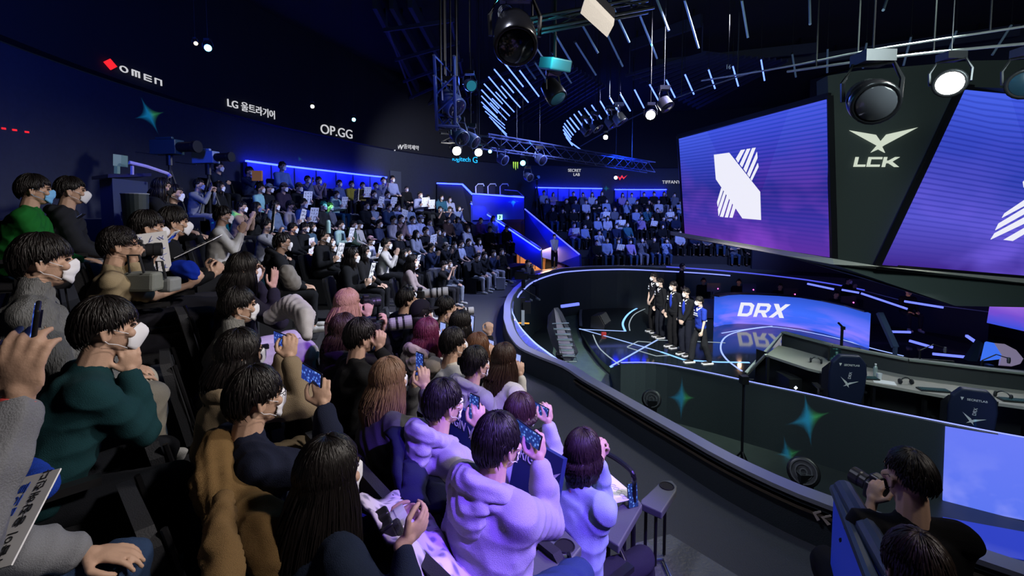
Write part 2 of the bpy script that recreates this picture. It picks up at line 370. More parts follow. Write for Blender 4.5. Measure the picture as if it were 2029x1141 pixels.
# ---- near booth back panel (curved)
tp = [(1209, 729, -1.38), (1230, 721, -0.5), (1300, 722, -0.5), (1400, 740, -0.5), (1500, 762, -0.5), (1600, 783, -0.5), (1700, 806, -0.5), (1800, 826, -0.5), (1880, 842, -0.5), (1960, 858, -0.5), (2060, 876, -0.5)]
top = [atz(x, y, z) for x, y, z in tp]
b = MB(); topS = [top[0]] + smooth_path(top[1:], 4)
for p in topS:
    n_ = Vector((p.x - C0.x, p.y - C0.y, 0)).normalized()
    b.v += [tuple(p), tuple(p - n_ * 0.12), tuple(Vector((p.x, p.y, -1.62)) - n_ * 0.12), (p.x, p.y, -1.62)]
for i in range(len(topS) - 1):
    for k in range(4): k2 = (k + 1) % 4; b.f.append((4 * i + k, 4 * i + k2, 4 * i + 4 + k2, 4 * i + 4 + k))
b.f.append((0, 1, 2, 3)); b.f.append((4 * len(topS) - 4, 4 * len(topS) - 1, 4 * len(topS) - 2, 4 * len(topS) - 3))
bw = struct(b.obj('wall_booth', M_PANEL))
b = MB(); b.tube([p + Vector((0, 0, 0.03)) for p in topS[1:]], 0.009, 6); o = b.obj('edge_light', emat('edge_led', (0.25, 0.3, 1.0), 1.5), bw)
# booth platform
dk = [top[1], top[2], top[4], top[6], top[8], top[10]]
pf = [Vector((p.x, p.y, -1.1)) + Vector((C0.x - p.x, C0.y - p.y, 0)).normalized() * 0.14 for p in dk] + [Vector((10.5, 6.5, -1.1)), Vector((9.6, 8.4, -1.1)), Vector((6.4, 9.6, -1.1)), Vector((4.8, 9.4, -1.1))]
b = MB(); b.prism(pf[1:], (0, 0, -0.29)); struct(b.obj('floor_booth', mat('booth_floor', (0.01, 0.01, 0.015), 0.5)))

# ---- screens
def uvquad(name, c4, m, parent=None, th=0.08, nu=1, cols=None):
    """c4: TL,TR,BR,BL corners; front faces get uv"""
    TL, TR, BR, BL = [Vector(c) for c in c4]; pl = plane_of(TL, TR, BL); n = pl[1]
    me = bpy.data.meshes.new(name); vs_ = [TL, TR, BR, BL] + [v - n * th for v in (TL, TR, BR, BL)]
    me.from_pydata([tuple(v) for v in vs_], [], [(0, 3, 2, 1), (4, 5, 6, 7), (0, 1, 5, 4), (1, 2, 6, 5), (2, 3, 7, 6), (3, 0, 4, 7)]); me.update()
    uv = me.uv_layers.new(name='uv'); d = {0: (0, 1), 1: (1, 1), 2: (1, 0), 3: (0, 0), 4: (0, 1), 5: (1, 1), 6: (1, 0), 7: (0, 0)}
    for l in me.loops: uv.data[l.index].uv = d[l.vertex_index]
    o = obj(name, me, m, parent); return o, pl
def screen_mat(name, stops, strength, stripes=34, stripe_amt=0.5, blot=(0.30, 0.08, 0.75), seed=0.0, beams=True, blotamt=0.8, dot=0):
    m = bpy.data.materials.new(name); m.use_nodes = True; nt = m.node_tree; nt.nodes.clear(); N = nt.nodes.new; LK = nt.links.new
    out = N('ShaderNodeOutputMaterial'); em = N('ShaderNodeEmission'); LK(em.outputs[0], out.inputs[0]); em.inputs[1].default_value = strength
    tc = N('ShaderNodeTexCoord'); sx = N('ShaderNodeSeparateXYZ'); LK(tc.outputs['UV'], sx.inputs[0])
    def M_(op, a, b_=None, c=None):
        n = N('ShaderNodeMath'); n.operation = op
        for i, v in enumerate((a, b_, c)):
            if v is None: continue
            if isinstance(v, (int, float)): n.inputs[i].default_value = v
            else: LK(v, n.inputs[i])
        return n.outputs[0]
    U, V = sx.outputs[0], sx.outputs[1]
    cr = N('ShaderNodeValToRGB'); LK(V, cr.inputs[0]); e = cr.color_ramp.elements
    while len(e) > 1: e.remove(e[0])
    e[0].position = stops[0][0]; e[0].color = (*stops[0][1], 1)
    for p, c in stops[1:]: q = e.new(p); q.color = (*c, 1)
    col = cr.outputs[0]
    def mix(f, a, b_, bt='MIX'):
        n = N('ShaderNodeMix'); n.data_type = 'RGBA'; n.blend_type = bt
        if isinstance(f, (int, float)): n.inputs['Factor'].default_value = f
        else: LK(f, n.inputs['Factor'])
        for k, v in (('A', a), ('B', b_)):
            if isinstance(v, tuple): n.inputs[k].default_value = (*v, 1)
            else: LK(v, n.inputs[k])
        return n.outputs['Result']
    nz = N('ShaderNodeTexNoise'); nz.inputs['Scale'].default_value = 2.6; nz.inputs['Detail'].default_value = 3; mp = N('ShaderNodeMapping'); mp.inputs['Location'].default_value = (seed, seed * 1.7, seed); LK(tc.outputs['UV'], mp.inputs[0]); LK(mp.outputs[0], nz.inputs[0])
    low = M_('SUBTRACT', 1.0, V); bf = M_('MULTIPLY', M_('SMOOTH_MIN', M_('MULTIPLY', M_('MAXIMUM', M_('SUBTRACT', nz.outputs[0], 0.45), 0.0), 6.0), 1.0, 0.2), M_('MULTIPLY', M_('POWER', low, 1.5), blotamt))
    col = mix(bf, col, blot)
    if beams:
        for (a, b0, w, amt) in ((0.35, 0.28, 0.03, 0.6), (-0.3, 0.83, 0.05, 0.5)):
            # diagonal light wedge edges
            d = M_('SUBTRACT', U, M_('ADD', M_('MULTIPLY', M_('SUBTRACT', 1.0, V), a), b0))
            s = M_('MULTIPLY', M_('GREATER_THAN', d, 0.0) if a < 0 else M_('LESS_THAN', d, 0.0), M_('MULTIPLY', V, 0.22 * amt))
            col = mix(s, col, (0.12, 0.22, 1.0))
    if stripes:
        sn = M_('SINE', M_('MULTIPLY', M_('ADD', V, M_('MULTIPLY', U, 0.03)), stripes * 2 * PI))
        env = M_('MULTIPLY', V, M_('SUBTRACT', 1.25, V)); f = M_('MULTIPLY', M_('MULTIPLY', M_('MAXIMUM', sn, 0.0), env), stripe_amt * 2.5)
        col = mix(f, col, (0.01, 0.015, 0.25))
        f2 = M_('MULTIPLY', M_('MULTIPLY', M_('MAXIMUM', M_('MULTIPLY', sn, -1), 0.0), M_('MULTIPLY', U, env)), stripe_amt * 0.9); col = mix(f2, col, (0.22, 0.04, 0.5))
    if dot:
        s1 = M_('SINE', M_('MULTIPLY', M_('ADD', U, M_('MULTIPLY', V, 0.8)), dot)); col = mix(M_('MULTIPLY', M_('GREATER_THAN', s1, 0.2), 0.35), col, (0.03, 0.06, 0.7))
    LK(col, em.inputs[0]); return m
S1M = screen_mat('screen_image', [(0.0, (0.11, 0.03, 0.36)), (0.22, (0.045, 0.03, 0.36)), (0.45, (0.016, 0.016, 0.24)), (0.7, (0.028, 0.045, 0.48)), (1.0, (0.05, 0.095, 0.78))], 1.0, blot=(0.24, 0.06, 0.6), blotamt=0.75)
S2M = screen_mat('screen_image_side', [(0.0, (0.05, 0.02, 0.26)), (0.28, (0.10, 0.09, 0.62)), (0.55, (0.025, 0.045, 0.42)), (0.75, (0.03, 0.05, 0.5)), (1.0, (0.055, 0.11, 0.8))], 1.0, seed=3.3, blot=(0.18, 0.12, 0.8), blotamt=0.8)
scr = empty('led_video_screen', tuple(atd(1500, 400, 12.0))); tag(scr, 'big hanging screen with whole white striped emblem, left of the winged logo', 'video screen', 'hanging video screens')
pl1 = plane_of(atd(1345, 275, 15.0), atd(1637, 197, 9.2), atd(1645, 510, 9.25))
s1, pl1 = uvquad('display', [hit(x, y, pl1) for x, y in ((1345, 275), (1637, 197), (1645, 510), (1357, 465))], S1M, None, 0.12); addp(s1, scr)
c4 = crop(1300, 150, 2.2826)
xl = [[(263, 357), (331, 348), (471, 525), (475, 652), (392, 645), (272, 468)],
      [(362, 375), (385, 336), (403, 333), (372, 392)], [(380, 400), (412, 331), (427, 329), (390, 413)], [(397, 421), (436, 327), (451, 325), (408, 437)], [(413, 444), (457, 345), (459, 372), (423, 458)], [(428, 465), (461, 395), (464, 412), (434, 474)],
      [(277, 572), (296, 507), (304, 518), (280, 592)], [(281, 604), (308, 524), (316, 535), (284, 634)], [(290, 637), (321, 541), (331, 554), (304, 639)], [(312, 640), (336, 560), (346, 573), (325, 641)], [(333, 641), (351, 579), (362, 592), (346, 642)]]
E_LOGO = emat('logo_white', (0.85, 0.85, 0.95), 1.0)
o = px_flat('emblem', xl, pl1, E_LOGO, None, 0.012, 0.004, c4); addp(o, scr)
b = MB()
c = [atd(1341, 270, 15.22), atd(1639, 190, 9.2), atd(1648, 514, 9.2), atd(1355, 469, 15.22)]
for i in range(4): b.beam(c[i] - pl1[1] * 0.05, c[(i + 1) % 4] - pl1[1] * 0.05, 0.07, 0.12)
addp(b.obj('frame', M_DMETAL), scr)
sc2 = empty('led_video_screen', tuple(atd(1980, 350, 9.2))); tag(sc2, 'big slanted hanging screen at the right edge, its white emblem cut off', 'video screen', 'hanging video screens')
pl2 = plane_of(atd(1915, 178, 8.9), atd(2200, 206, 9.9), atd(1750, 525, 8.9))
s2, pl2 = uvquad('display', [hit(x, y, pl2) for x, y in ((1915, 178), (2200, 206), (2200, 560), (1750, 525))], S2M, None, 0.12); addp(s2, sc2)
xl2 = [[(1575, 622), (1664, 562), (1700, 540), (1700, 566), (1664, 588), (1563, 642)], [(1548, 668), (1664, 598), (1720, 565), (1720, 592), (1664, 625), (1533, 698)], [(1530, 712), (1664, 640), (1730, 604), (1730, 632), (1664, 668), (1512, 740)], [(1570, 742), (1664, 688), (1740, 645), (1740, 675), (1664, 715), (1610, 747)], [(1658, 480), (1700, 440), (1760, 440), (1760, 560), (1700, 530), (1662, 505)]]
o = px_flat('emblem', xl2, pl2, E_LOGO, None, 0.012, 0.004, c4); addp(o, sc2)
b = MB(); c = [atd(1911, 172, 8.9), atd(2200, 200, 9.9), atd(2200, 566, 9.9), atd(1744, 529, 8.9)]
for i in (0, 2, 3): b.beam(c[i] - pl2[1] * 0.05, c[(i + 1) % 4] - pl2[1] * 0.05, 0.06, 0.12)
addp(b.obj('frame', M_DMETAL), sc2)
# logo fascia between the screens
plf = plane_of(atd(1640, 200, 9.25), atd(1900, 180, 9.0), atd(1700, 520, 9.15))
fas = [(1640, 150), (1700, 140), (1930, 120), (2060, 118), (2060, 178), (1922, 172), (1750, 524), (1745, 532), (1652, 517)]
b = MB(); b.prism([hit(x, y, plf, -0.02) for x, y in fas], -plf[1] * 0.4); o = struct(b.obj('wall_screen_surround', M_LCKP))
lg = empty('winged_logo_sign', tuple(hit(1748, 295, plf))); tag(lg, 'white winged emblem above the letters LCK on the dark panel between the two big screens', 'sign')
E_LCK = emat('lit_letter', (0.72, 0.8, 0.66), 0.85)
o = px_flat('emblem', [[(873, 248), (992, 268), (1013, 298), (1040, 266), (1182, 234), (1030, 315), (1020, 322), (1033, 349), (1003, 333), (969, 348), (997, 316)]], plf, E_LCK, None, 0.02, 0.0, c4); addp(o, lg)
o = px_flat('letter', [[(901, 368), (915, 368), (907, 402), (945, 402), (943, 412), (891, 412)], [(960, 368), (1022, 368), (1020, 378), (971, 378), (966, 402), (1010, 402), (1008, 412), (950, 412)], [(1030, 368), (1044, 368), (1040, 384), (1050, 384), (1080, 368), (1101, 368), (1066, 389), (1096, 413), (1076, 413), (1050, 396), (1037, 396), (1033, 413), (1019, 413)]], plf, E_LCK, None, 0.02, 0.0, c4); addp(o, lg)
# beige ledge and sloping fascia under the screens
b = MB()
up = [atd(1330, 458, 15.6), atd(1650, 512, 9.1), atd(1745, 528, 8.85), atd(2200, 566, 9.8)]; lo = [atd(1330, 465, 15.5), atd(1560, 507, 9.9), atd(1652, 524, 9.0), atd(2200, 580, 9.7)]
for i in range(3):
    b.prism([up[i], up[i + 1], lo[i + 1], lo[i]], (0.05, 0.25, -0.02))
struct(b.obj('trim_1', M_LEDGE))
b = MB(); P = [atd(1560, 508, 10.2), atd(1652, 524, 9.1), atd(2200, 580, 9.8), atd(2200, 612, 9.6), atd(1893, 606, 9.0), atd(1700, 547, 9.3)]
b.prism(P, (0.1, 0.5, 0.0)); struct(b.obj('trim_2', mat('soffit', (0.07, 0.095, 0.095), 0.7)))
# ---- right hand back wall with small purple screen
b = MB(); b.prism([Vector((13.5, 21, -1.6)), Vector((17.5, 12, -1.6)), Vector((17.5, 12, 8.5)), Vector((13.5, 21, 8.5))], (0.4, 0.2, 0)); struct(b.obj('wall_right', M_BLACKW))
b = MB(); P = [atd(1490, 520, 20.2), atd(1720, 560, 18.2), atd(1960, 600, 16.2), atd(2100, 620, 15.4)]
P = [Vector((p.x, p.y, 2.5)) for p in P]
for a, c in zip(P, P[1:]): b.prism([Vector((a.x, a.y, -1.6)), Vector((c.x, c.y, -1.6)), Vector((c.x, c.y, 1.6)), Vector((a.x, a.y, 1.6))], (0.1, 0.3, 0))
struct(b.obj('wall_stage_back', mat('stage_backdrop', (0.008, 0.012, 0.035), 0.5)))
o, _ = uvquad('small_video_screen', [atd(1971, 592, 11.5), atd(2100, 594, 12.2), atd(2100, 672, 12.2), atd(1963, 641, 11.5)], screen_mat('screen_small', [(0.0, (0.05, 0.1, 0.9)), (0.5, (0.2, 0.1, 0.8)), (1.0, (0.5, 0.2, 0.9))], 0.8, stripes=0, seed=5, beams=False))
tag(o, 'small purple and blue video screen cut by the right edge, beneath the hanging fascia', 'video screen')
# blue light bars on far barrier and back wall
bars = [((1600, 562, 14.2), (1652, 573, 13.6)), ((1668, 574, 13.4), (1702, 580, 13.2)), ((1706, 581, 13.2), (1798, 612, 12.6)), ((1793, 597, 11.5), (1868, 609, 11.4)), ((1763, 657, 12.0), (1804, 658, 11.9)), ((1802, 675, 11.0), (1848, 688, 10.6)), ((1915, 665, 10.5), (1934, 678, 10.2)), ((1848, 701, 10.4), (1922, 708, 9.9)), ((1730, 572, 13.0), (1731, 590, 12.9))][:8]
for i, (a, c) in enumerate(bars):
    b = MB(); b.beam(atd(*a), atd(*c), 0.05, 0.05); o = b.obj('led_bar', emat('bar_led', (0.14, 0.18, 1.0), 1.6)); tag(o, ['blue light bar on the far barrier, behind the right end of the curved screen', 'short blue light bar just right of the long one on the far barrier', 'thin blue light line sloping down toward the dark backdrop', 'long blue light bar by itself under the hanging fascia', 'blue white light bar beside the slanted post near the curved screen', 'violet light bar lying left of the white boom microphone', 'short blue white light bar by the tall dark wedge panel', 'thin blue white light line on the floor behind the monitors'][i], 'light bar', 'light bars behind the stage')
# ---- curved DRX screen
tpx = [(1418, 594), (1437, 586), (1462, 582), (1500, 583), (1545, 586), (1590, 592), (1640, 600), (1690, 608), (1735, 617)]
bpx = [(1416, 648), (1436, 643), (1462, 641), (1497, 642), (1540, 645), (1585, 650), (1632, 660), (1680, 674), (1722, 691)]
bb = [atz(x, y, ZS + 0.01) for x, y in bpx]; tt = []
for (x, y), q in zip(tpx, bb): tt.append(Vector((q.x, q.y, CAMZ + ray(x, y).z * q.y)))
zt = sum(t.z for t in tt) / len(tt)
n = len(bb); me = bpy.data.meshes.new('curved_screen'); vs_ = []; 
for t, q in zip(tt, bb): vs_ += [(q.x, q.y, q.z), (q.x, q.y, zt), (q.x + 0.06, q.y + 0.22, zt), (q.x + 0.06, q.y + 0.22, q.z)]
fs = []
for i in range(n - 1):
    for k in range(4): k2 = (k + 1) % 4; fs.append((4 * i + k, 4 * i + k2, 4 * i + 4 + k2, 4 * i + 4 + k))
fs += [(0, 1, 2, 3), (4 * n - 4, 4 * n - 1, 4 * n - 2, 4 * n - 3)]
me.from_pydata(vs_, [], fs); me.update(); uv = me.uv_layers.new(name='uv')
for l in me.loops: i, k = divmod(l.vertex_index, 4); uv.data[l.index].uv = (i / (n - 1), 1.0 if k in (1, 2) else 0.0)
me.materials.append(screen_mat('drx_image', [(0.0, (0.05, 0.12, 0.85)), (0.5, (0.05, 0.15, 0.95)), (1.0, (0.03, 0.09, 0.6))], 1.05, stripes=0, blot=(0.3, 0.22, 1.0), seed=1.0, beams=False, blotamt=1.2))
cs = empty('curved_video_screen', tuple(bb[4])); tag(cs, 'low curved video screen with the letters DRX standing on the black stage', 'video screen')
o = obj('display', me, None); addp(o, cs)
o = MB().beam(tt[0] * 1, tt[1] * 1, 0.01).obj('x', M_PLAST); bpy.data.objects.remove(o)
b = MB()
for i in range(n - 1): b.beam(Vector((bb[i].x + 0.05, bb[i].y + 0.12, zt + 0.03)), Vector((bb[i + 1].x + 0.05, bb[i + 1].y + 0.12, zt + 0.03)), 0.28, 0.04)
addp(b.obj('top_cap', M_PLAST), cs)
def polytext(s, w, h, bar=0.2):
    """wide geometric capitals as polygons, local units"""
    P = []
    return P
DL = {'D': [[(0, 0), (.24, 0), (.24, 1), (0, 1)], [(.24, .79), (.24, 1), (.7, 1), (.95, .83), (.78, .65), (.62, .79)], [(.24, 0), (.24, .21), (.62, .21), (.78, .35), (.95, .17), (.7, 0)], [(.95, .17), (.95, .83), (.74, .68), (.74, .32)]],
      'R': [[(0, 0), (.24, 0), (.24, 1), (0, 1)], [(.24, .79), (.24, 1), (.75, 1), (.95, .85), (.78, .7), (.66, .79)], [(.95, .85), (.95, .5), (.74, .5), (.74, .72)], [(.24, .3), (.24, .5), (.95, .5), (.8, .32), (.7, .3)], [(.45, .3), (.75, .3), (1.0, 0), (.7, 0)]],
      'X': [[(0, 1), (.32, 1), (1.1, 0), (.78, 0)], [(.78, 1), (1.1, 1), (.32, 0), (0, 0)]]}
bxs = [p[0] for p in bpx]; bys = [q.y for q in bb]
def onscreen(px, py):
    D = float(np.interp(px, bxs, bys)) - 0.03; r = ray(px, py); return Vector((r.x * D, D, CAMZ + r.z * D))
b = MB(); cA, cB, cC, cD = (1461, 626), (1553, 630), (1566, 603), (1468, 599)
for ch, ox in (('D', 0.0), ('R', 1.12), ('X', 2.2)):
    for p in DL[ch]:
        q = []
        for x, y in p:
            u = (ox + x) / 3.3; a = (cA[0] + (cB[0] - cA[0]) * u, cA[1] + (cB[1] - cA[1]) * u); c_ = (cD[0] + (cC[0] - cD[0]) * u, cD[1] + (cC[1] - cD[1]) * u)
            q.append(onscreen(a[0] + (c_[0] - a[0]) * y, a[1] + (c_[1] - a[1]) * y))
        b.prism(q, (0, -0.012, 0))
o = b.obj('letter', E_LOGO); addp(o, cs)
# ---- bowl back walls
def wallarc(name, t0, t1, R, z0, z1, m, n=40, th=0.25, Rf=None):
    b = MB()
    for i in range(n + 1):
        t = t0 + (t1 - t0) * i / n; r = (Rf(t) if Rf else R)
        b.v += [tuple(pol(t, r, z0)), tuple(pol(t, r, z1)), tuple(pol(t, r + th, z1)), tuple(pol(t, r + th, z0))]
    for i in range(n):
        for k in range(4): k2 = (k + 1) % 4; b.f.append((4 * i + k, 4 * i + k2, 4 * i + 4 + k2, 4 * i + 4 + k))
    b.f.append((0, 1, 2, 3)); b.f.append((4 * n, 4 * n + 3, 4 * n + 2, 4 * n + 1)); return b.obj(name, m)
RB = lambda t: R0(t) + RUN * NR + 0.35
struct(wallarc('wall_back_left', -88, 58, 0, -0.3, 5.25, M_WALL, Rf=RB)); struct(wallarc('wall_back_far', 58, 150, 0, -0.3, 5.25, M_WALL, Rf=RB))
M_FASC = mat('black_fascia', (0.004, 0.004, 0.006), 0.9)
struct(wallarc('wall_fascia', -88, 150, 0, 5.25, 8.6, M_FASC, 70, 0.25, Rf=lambda t: RB(t) - 0.3))
b = MB(); b.lathe([(26, 8.6), (26, 8.8)], (C0.x, C0.y, 0), 48); struct(b.obj('ceiling', mat('black_ceiling', (0.003, 0.003, 0.005), 0.9)))
# blue lit parapets at the tops of the stands
def bluestrip(name, t0, t1, zb, zt_, inset, label, n=8, gap=3):
    e = empty(name, tuple(pol((t0 + t1) / 2, RB(t0), zb))); tag(e, label, 'light panel', 'blue lit panels behind the back rows')
    o = wallarc('panel', t0, t1, 0, zb, zt_, M_BLUEP, 12, 0.1, Rf=lambda t: RB(t) - inset); addp(o, e)
    o = wallarc('led_strip', t0, t1, 0, zt_, zt_ + 0.05, E_BLUE, 12, 0.08, Rf=lambda t: RB(t) - inset - 0.06); addp(o, e)
    for i in range(n):
        t = t0 + (t1 - t0) * (i + .5) / n; L('AREA', 'panel_strip_boost_light', pol(t, RB(t) - inset - .22, zt_ + .02), pol(t, RB(t) - inset, zb + .25), 7, (0.02, 0.03, 1.0), .3)  # area lamps added along the strip to brighten the panel
    for i in range(n + 1):
        t = t0 + (t1 - t0) * i / n; o = wallarc('divider', t, t + 0.12, 0, zb, zt_, M_BLACKW, 1, 0.02, Rf=lambda t: RB(t) - inset - 0.025); addp(o, e)
    return e
L('AREA', 'fascia_fill_light', (4.5, 3.0, 4.5), (7.4, 9.1, 2.2), 200, (0.8, 1.0, 0.95), 1.0)  # area lamp added to lift the dark fascia and ledge
bluestrip('backlit_panel', 14.2, 38.5, 3.25, 4.0, 0.15, 'long bright blue backlit panel behind the top row of the near stand', 7)
bluestrip('backlit_panel', 71, 84.5, 3.2, 3.95, 0.15, 'blue backlit panel above the far stand, left of the dark gap', 6)
bluestrip('backlit_panel', 87, 97, 3.2, 3.9, 0.15, 'short blue backlit panel above the far stand, right of the dark gap', 4)
# door at the end of the long panel
e = wallarc('door_1', 39.6, 41.9, 0, 2.52, 4.35, mat('door_dark', (0.05, 0.055, 0.07), 0.6), 2, 0.05, Rf=lambda t: RB(t) - 0.06); struct(e)
# ---- stair tunnel between the stands
def slab(name, px4, th, m, off=None):
    b = MB(); P = [atd(*p) for p in px4]; n_ = plane_of(P[0], P[1], P[2])[1]; b.prism(P, -n_ * th); return b.obj(name, m)
tun = empty('stair_tunnel', (1.0, 20.5, 0)); tun['kind'] = 'structure'; tun.name = 'wall_tunnel'
def T_(o): return addp(o, tun)
def edge(name, pts, w, m):
    b = MB(); P = [atd(*p) for p in pts]
    for a, c in zip(P, P[1:]): b.beam(a, c, w, w)
    return b.obj(name, m)
T_(slab('tunnel_wall_left', [(933, 404, 21), (1071, 497, 20), (1073, 534, 20), (1031, 508, 20.3), (933, 440, 21)], 0.12, M_BLUEP))
T_(edge('led_strip', [(933, 403, 20.95), (1071, 496, 19.95)], 0.05, E_BLUE))
T_(edge('hand_rail', [(933, 399, 20.95), (1073, 492, 19.95), (1074, 534, 19.95)], 0.045, M_SILVER))
T_(slab('tunnel_wall_back', [(866, 364, 22.2), (916, 366, 21.6), (936, 386, 21.0), (933, 440, 21.0), (866, 420, 22)], 0.12, M_BLACKW))
T_(edge('led_strip', [(866, 363, 22.1), (916, 365, 21.5), (936, 385, 20.9)], 0.06, E_BLUE))
T_(slab('booth_front', [(936, 386, 20.8), (1038, 392, 20.4), (1038, 434, 20.4), (936, 436, 20.8)], 0.15, M_BLUEP))
T_(edge('led_strip', [(936, 384, 20.75), (1038, 391, 20.35)], 0.05, E_BLUE))
T_(edge('hand_rail', [(936, 383, 20.75), (1038, 389, 20.35), (1025, 378, 20.9), (1000, 376, 21.2)], 0.035, M_SILVER))
T_(slab('booth_top', [(936, 385, 20.8), (1038, 391, 20.4), (1050, 388, 22.5), (930, 380, 22.9)], 0.05, M_BLACKW))
T_(slab('tunnel_wall_right', [(1040, 416, 23.6), (1148, 506, 20.4), (1149, 536, 20.4), (1110, 520, 21), (1040, 500, 23.6)], 0.12, M_BLUEP))
T_(edge('led_strip', [(1040, 414, 23.5), (1148, 504, 20.3)], 0.045, emat('tunnel_led', (0.08, 0.1, 1.0), 2.5)))
T_(slab('tunnel_lintel', [(936, 436, 21.0), (1038, 434, 20.6), (1040, 500, 23.8), (1000, 470, 23.9)], 0.1, M_BLACKW))
warm = mat('timber_panel', (0.5, 0.28, 0.12), 0.5, bump=0.3, bscale=20)
T_(slab('timber_wall', [(1024, 498, 22.6), (1150, 498, 22.6), (1150, 540, 22.6), (1024, 540, 22.6)], 0.1, warm))
T_(slab('ramp_wall', [(1104, 506, 21.6), (1148, 534, 20.8), (1104, 536, 21.6)], 0.1, mat('violet_lit_ramp', (0.35, 0.2, 0.5), 0.5)))  # purple light on the slope put into its base colour
T_(edge('led_strip', [(1022, 496, 22.3), (1070, 499, 22.2)], 0.05, emat('warm_led', (1.0, 0.5, 0.2), 5)))
b = MB()
for i in range(8): b.beam(atd(1030 + i * 15, 500, 22.4), atd(1030 + i * 15, 533, 22.4), 0.04)
T_(b.obj('mullion', M_DMETAL))
L('AREA', 'tunnel_light', atd(1070, 492, 21.9), atd(1070, 530, 21.6), 160, (1.0, 0.55, 0.25), 1.2)
for A_, B_, n_ in (((933, 403, 20.9), (1071, 496, 19.9), 4), ((936, 385, 20.7), (1038, 391, 20.3), 3), ((1040, 414, 23.4), (1148, 504, 20.2), 4)):
    a, c = atd(*A_), atd(*B_)
    for i in range(n_): q = a.lerp(c, (i + .5) / n_) + Vector((0, -.25, .02)); L('AREA', 'tunnel_strip_boost_light', q, q + Vector((0, .3, -.45)), 5, (0.02, 0.03, 1.0), .35)  # area lamps added along the strips to brighten the blue walls
# exit sign
E_EXIT = emat('exit_green', (0.35, 1.0, 0.7), 1.6)
plx = plane_of(atd(985, 425, 20.3), atd(997, 425, 20.3), atd(985, 437, 20.3))
o = px_flat('exit_sign', [[(985.5, 425), (995.5, 425), (995.5, 435.5), (985.5, 435.5)]], plx, E_EXIT, None, 0.08, 0.0); tag(o, 'small green emergency exit sign under the commentary balcony', 'exit sign')
o2 = px_flat('pictogram', [[(989, 427), (991, 426.5), (992, 430), (990.5, 434), (988.5, 434), (989.8, 430)]], plx, mat('exit_dark', (0.0, 0.15, 0.08)), None, 0.004, 0.082); o2.parent = o
# ---- curved booth monitors on wall: right light-blue LED panel
pw = plane_of(top[8], top[10], Vector((top[8].x, top[8].y, -1.6)))
c_ = [hit(1878, 847, pw, 0.02), hit(2120, 885, pw, 0.02)]
c_ = [hit(1874, 846, pw, 0.03), hit(2120, 884, pw, 0.03), hit(2120, 1050, pw, 0.03), hit(1868, 997, pw, 0.03)]
o, _ = uvquad('floor_level_screen', c_, screen_mat('screen_pale', [(0, (0.12, 0.2, 0.9)), (1, (0.16, 0.22, 0.95))], 1.0, stripes=0, beams=False, seed=2, blot=(0.3, 0.35, 1.0), dot=420), None, 0.06)
tag(o, 'pale blue video panel with fine diagonal lines on the booth wall at the right edge', 'video screen')
o, _ = uvquad('blue_lit_floor_patch', [atz(1868, 1024, -1.58), atz(2120, 1070, -1.58), atz(2160, 1130, -1.58), atz(1930, 1092, -1.58)], mat('blue_lit_floor', (0, 0, 0), 0.3, emit=(0.03, 0.06, 0.75), es=0.6), None, 0.01)  # blue light falling on the floor put in as a glowing sheet
tag(o, 'glowing blue floor panel between the pale screen and the barrier', 'light panel')
# glass skirt inside the rim
gi = [(1012, 593), (1014, 615), (1029, 645), (1056, 675.6), (1081, 695.5), (1104, 712)]
g0 = [rim(topol(*atz(x, y, ZR)[:2])[0]) for x, y in [(1004, 594), (1001, 615), (1005, 648), (1020, 676), (1055, 699), (1102, 717)]]
g1 = [atz(x, y, ZR - .06) for x, y in gi]
b = MB(); A_ = smooth_path(g0, 4); B_ = smooth_path(g1, 4)
for a, c in zip(A_, B_): b.v += [(a.x + .17, a.y, a.z - .03), tuple(c), (c.x + .01, c.y, c.z - .02), (a.x + .18, a.y, a.z - .05)]
for i in range(len(A_) - 1):
    for k in range(4): k2 = (k + 1) % 4; b.f.append((4 * i + k, 4 * i + k2, 4 * i + 4 + k2, 4 * i + 4 + k))
gl = b.obj('glass_parapet', mat('tinted_glass', (0.12, 0.14, 0.4), 0.12, alpha=0.55)); tag(gl, 'clear sloping glass parapet with blue lit lower edge inside the ring barrier', 'glass parapet')
b = MB(); b.tube(B_, 0.014, 6); o = b.obj('led_edge', emat('glass_led', (0.3, 0.4, 1.0), 2.0), gl)
b = MB()
for i in (6, 10, 14): b.tube([A_[i] + Vector((.18, 0, -.05)), B_[i]], 0.008, 6)
b.obj('glass_rib', M_SILVER, gl)
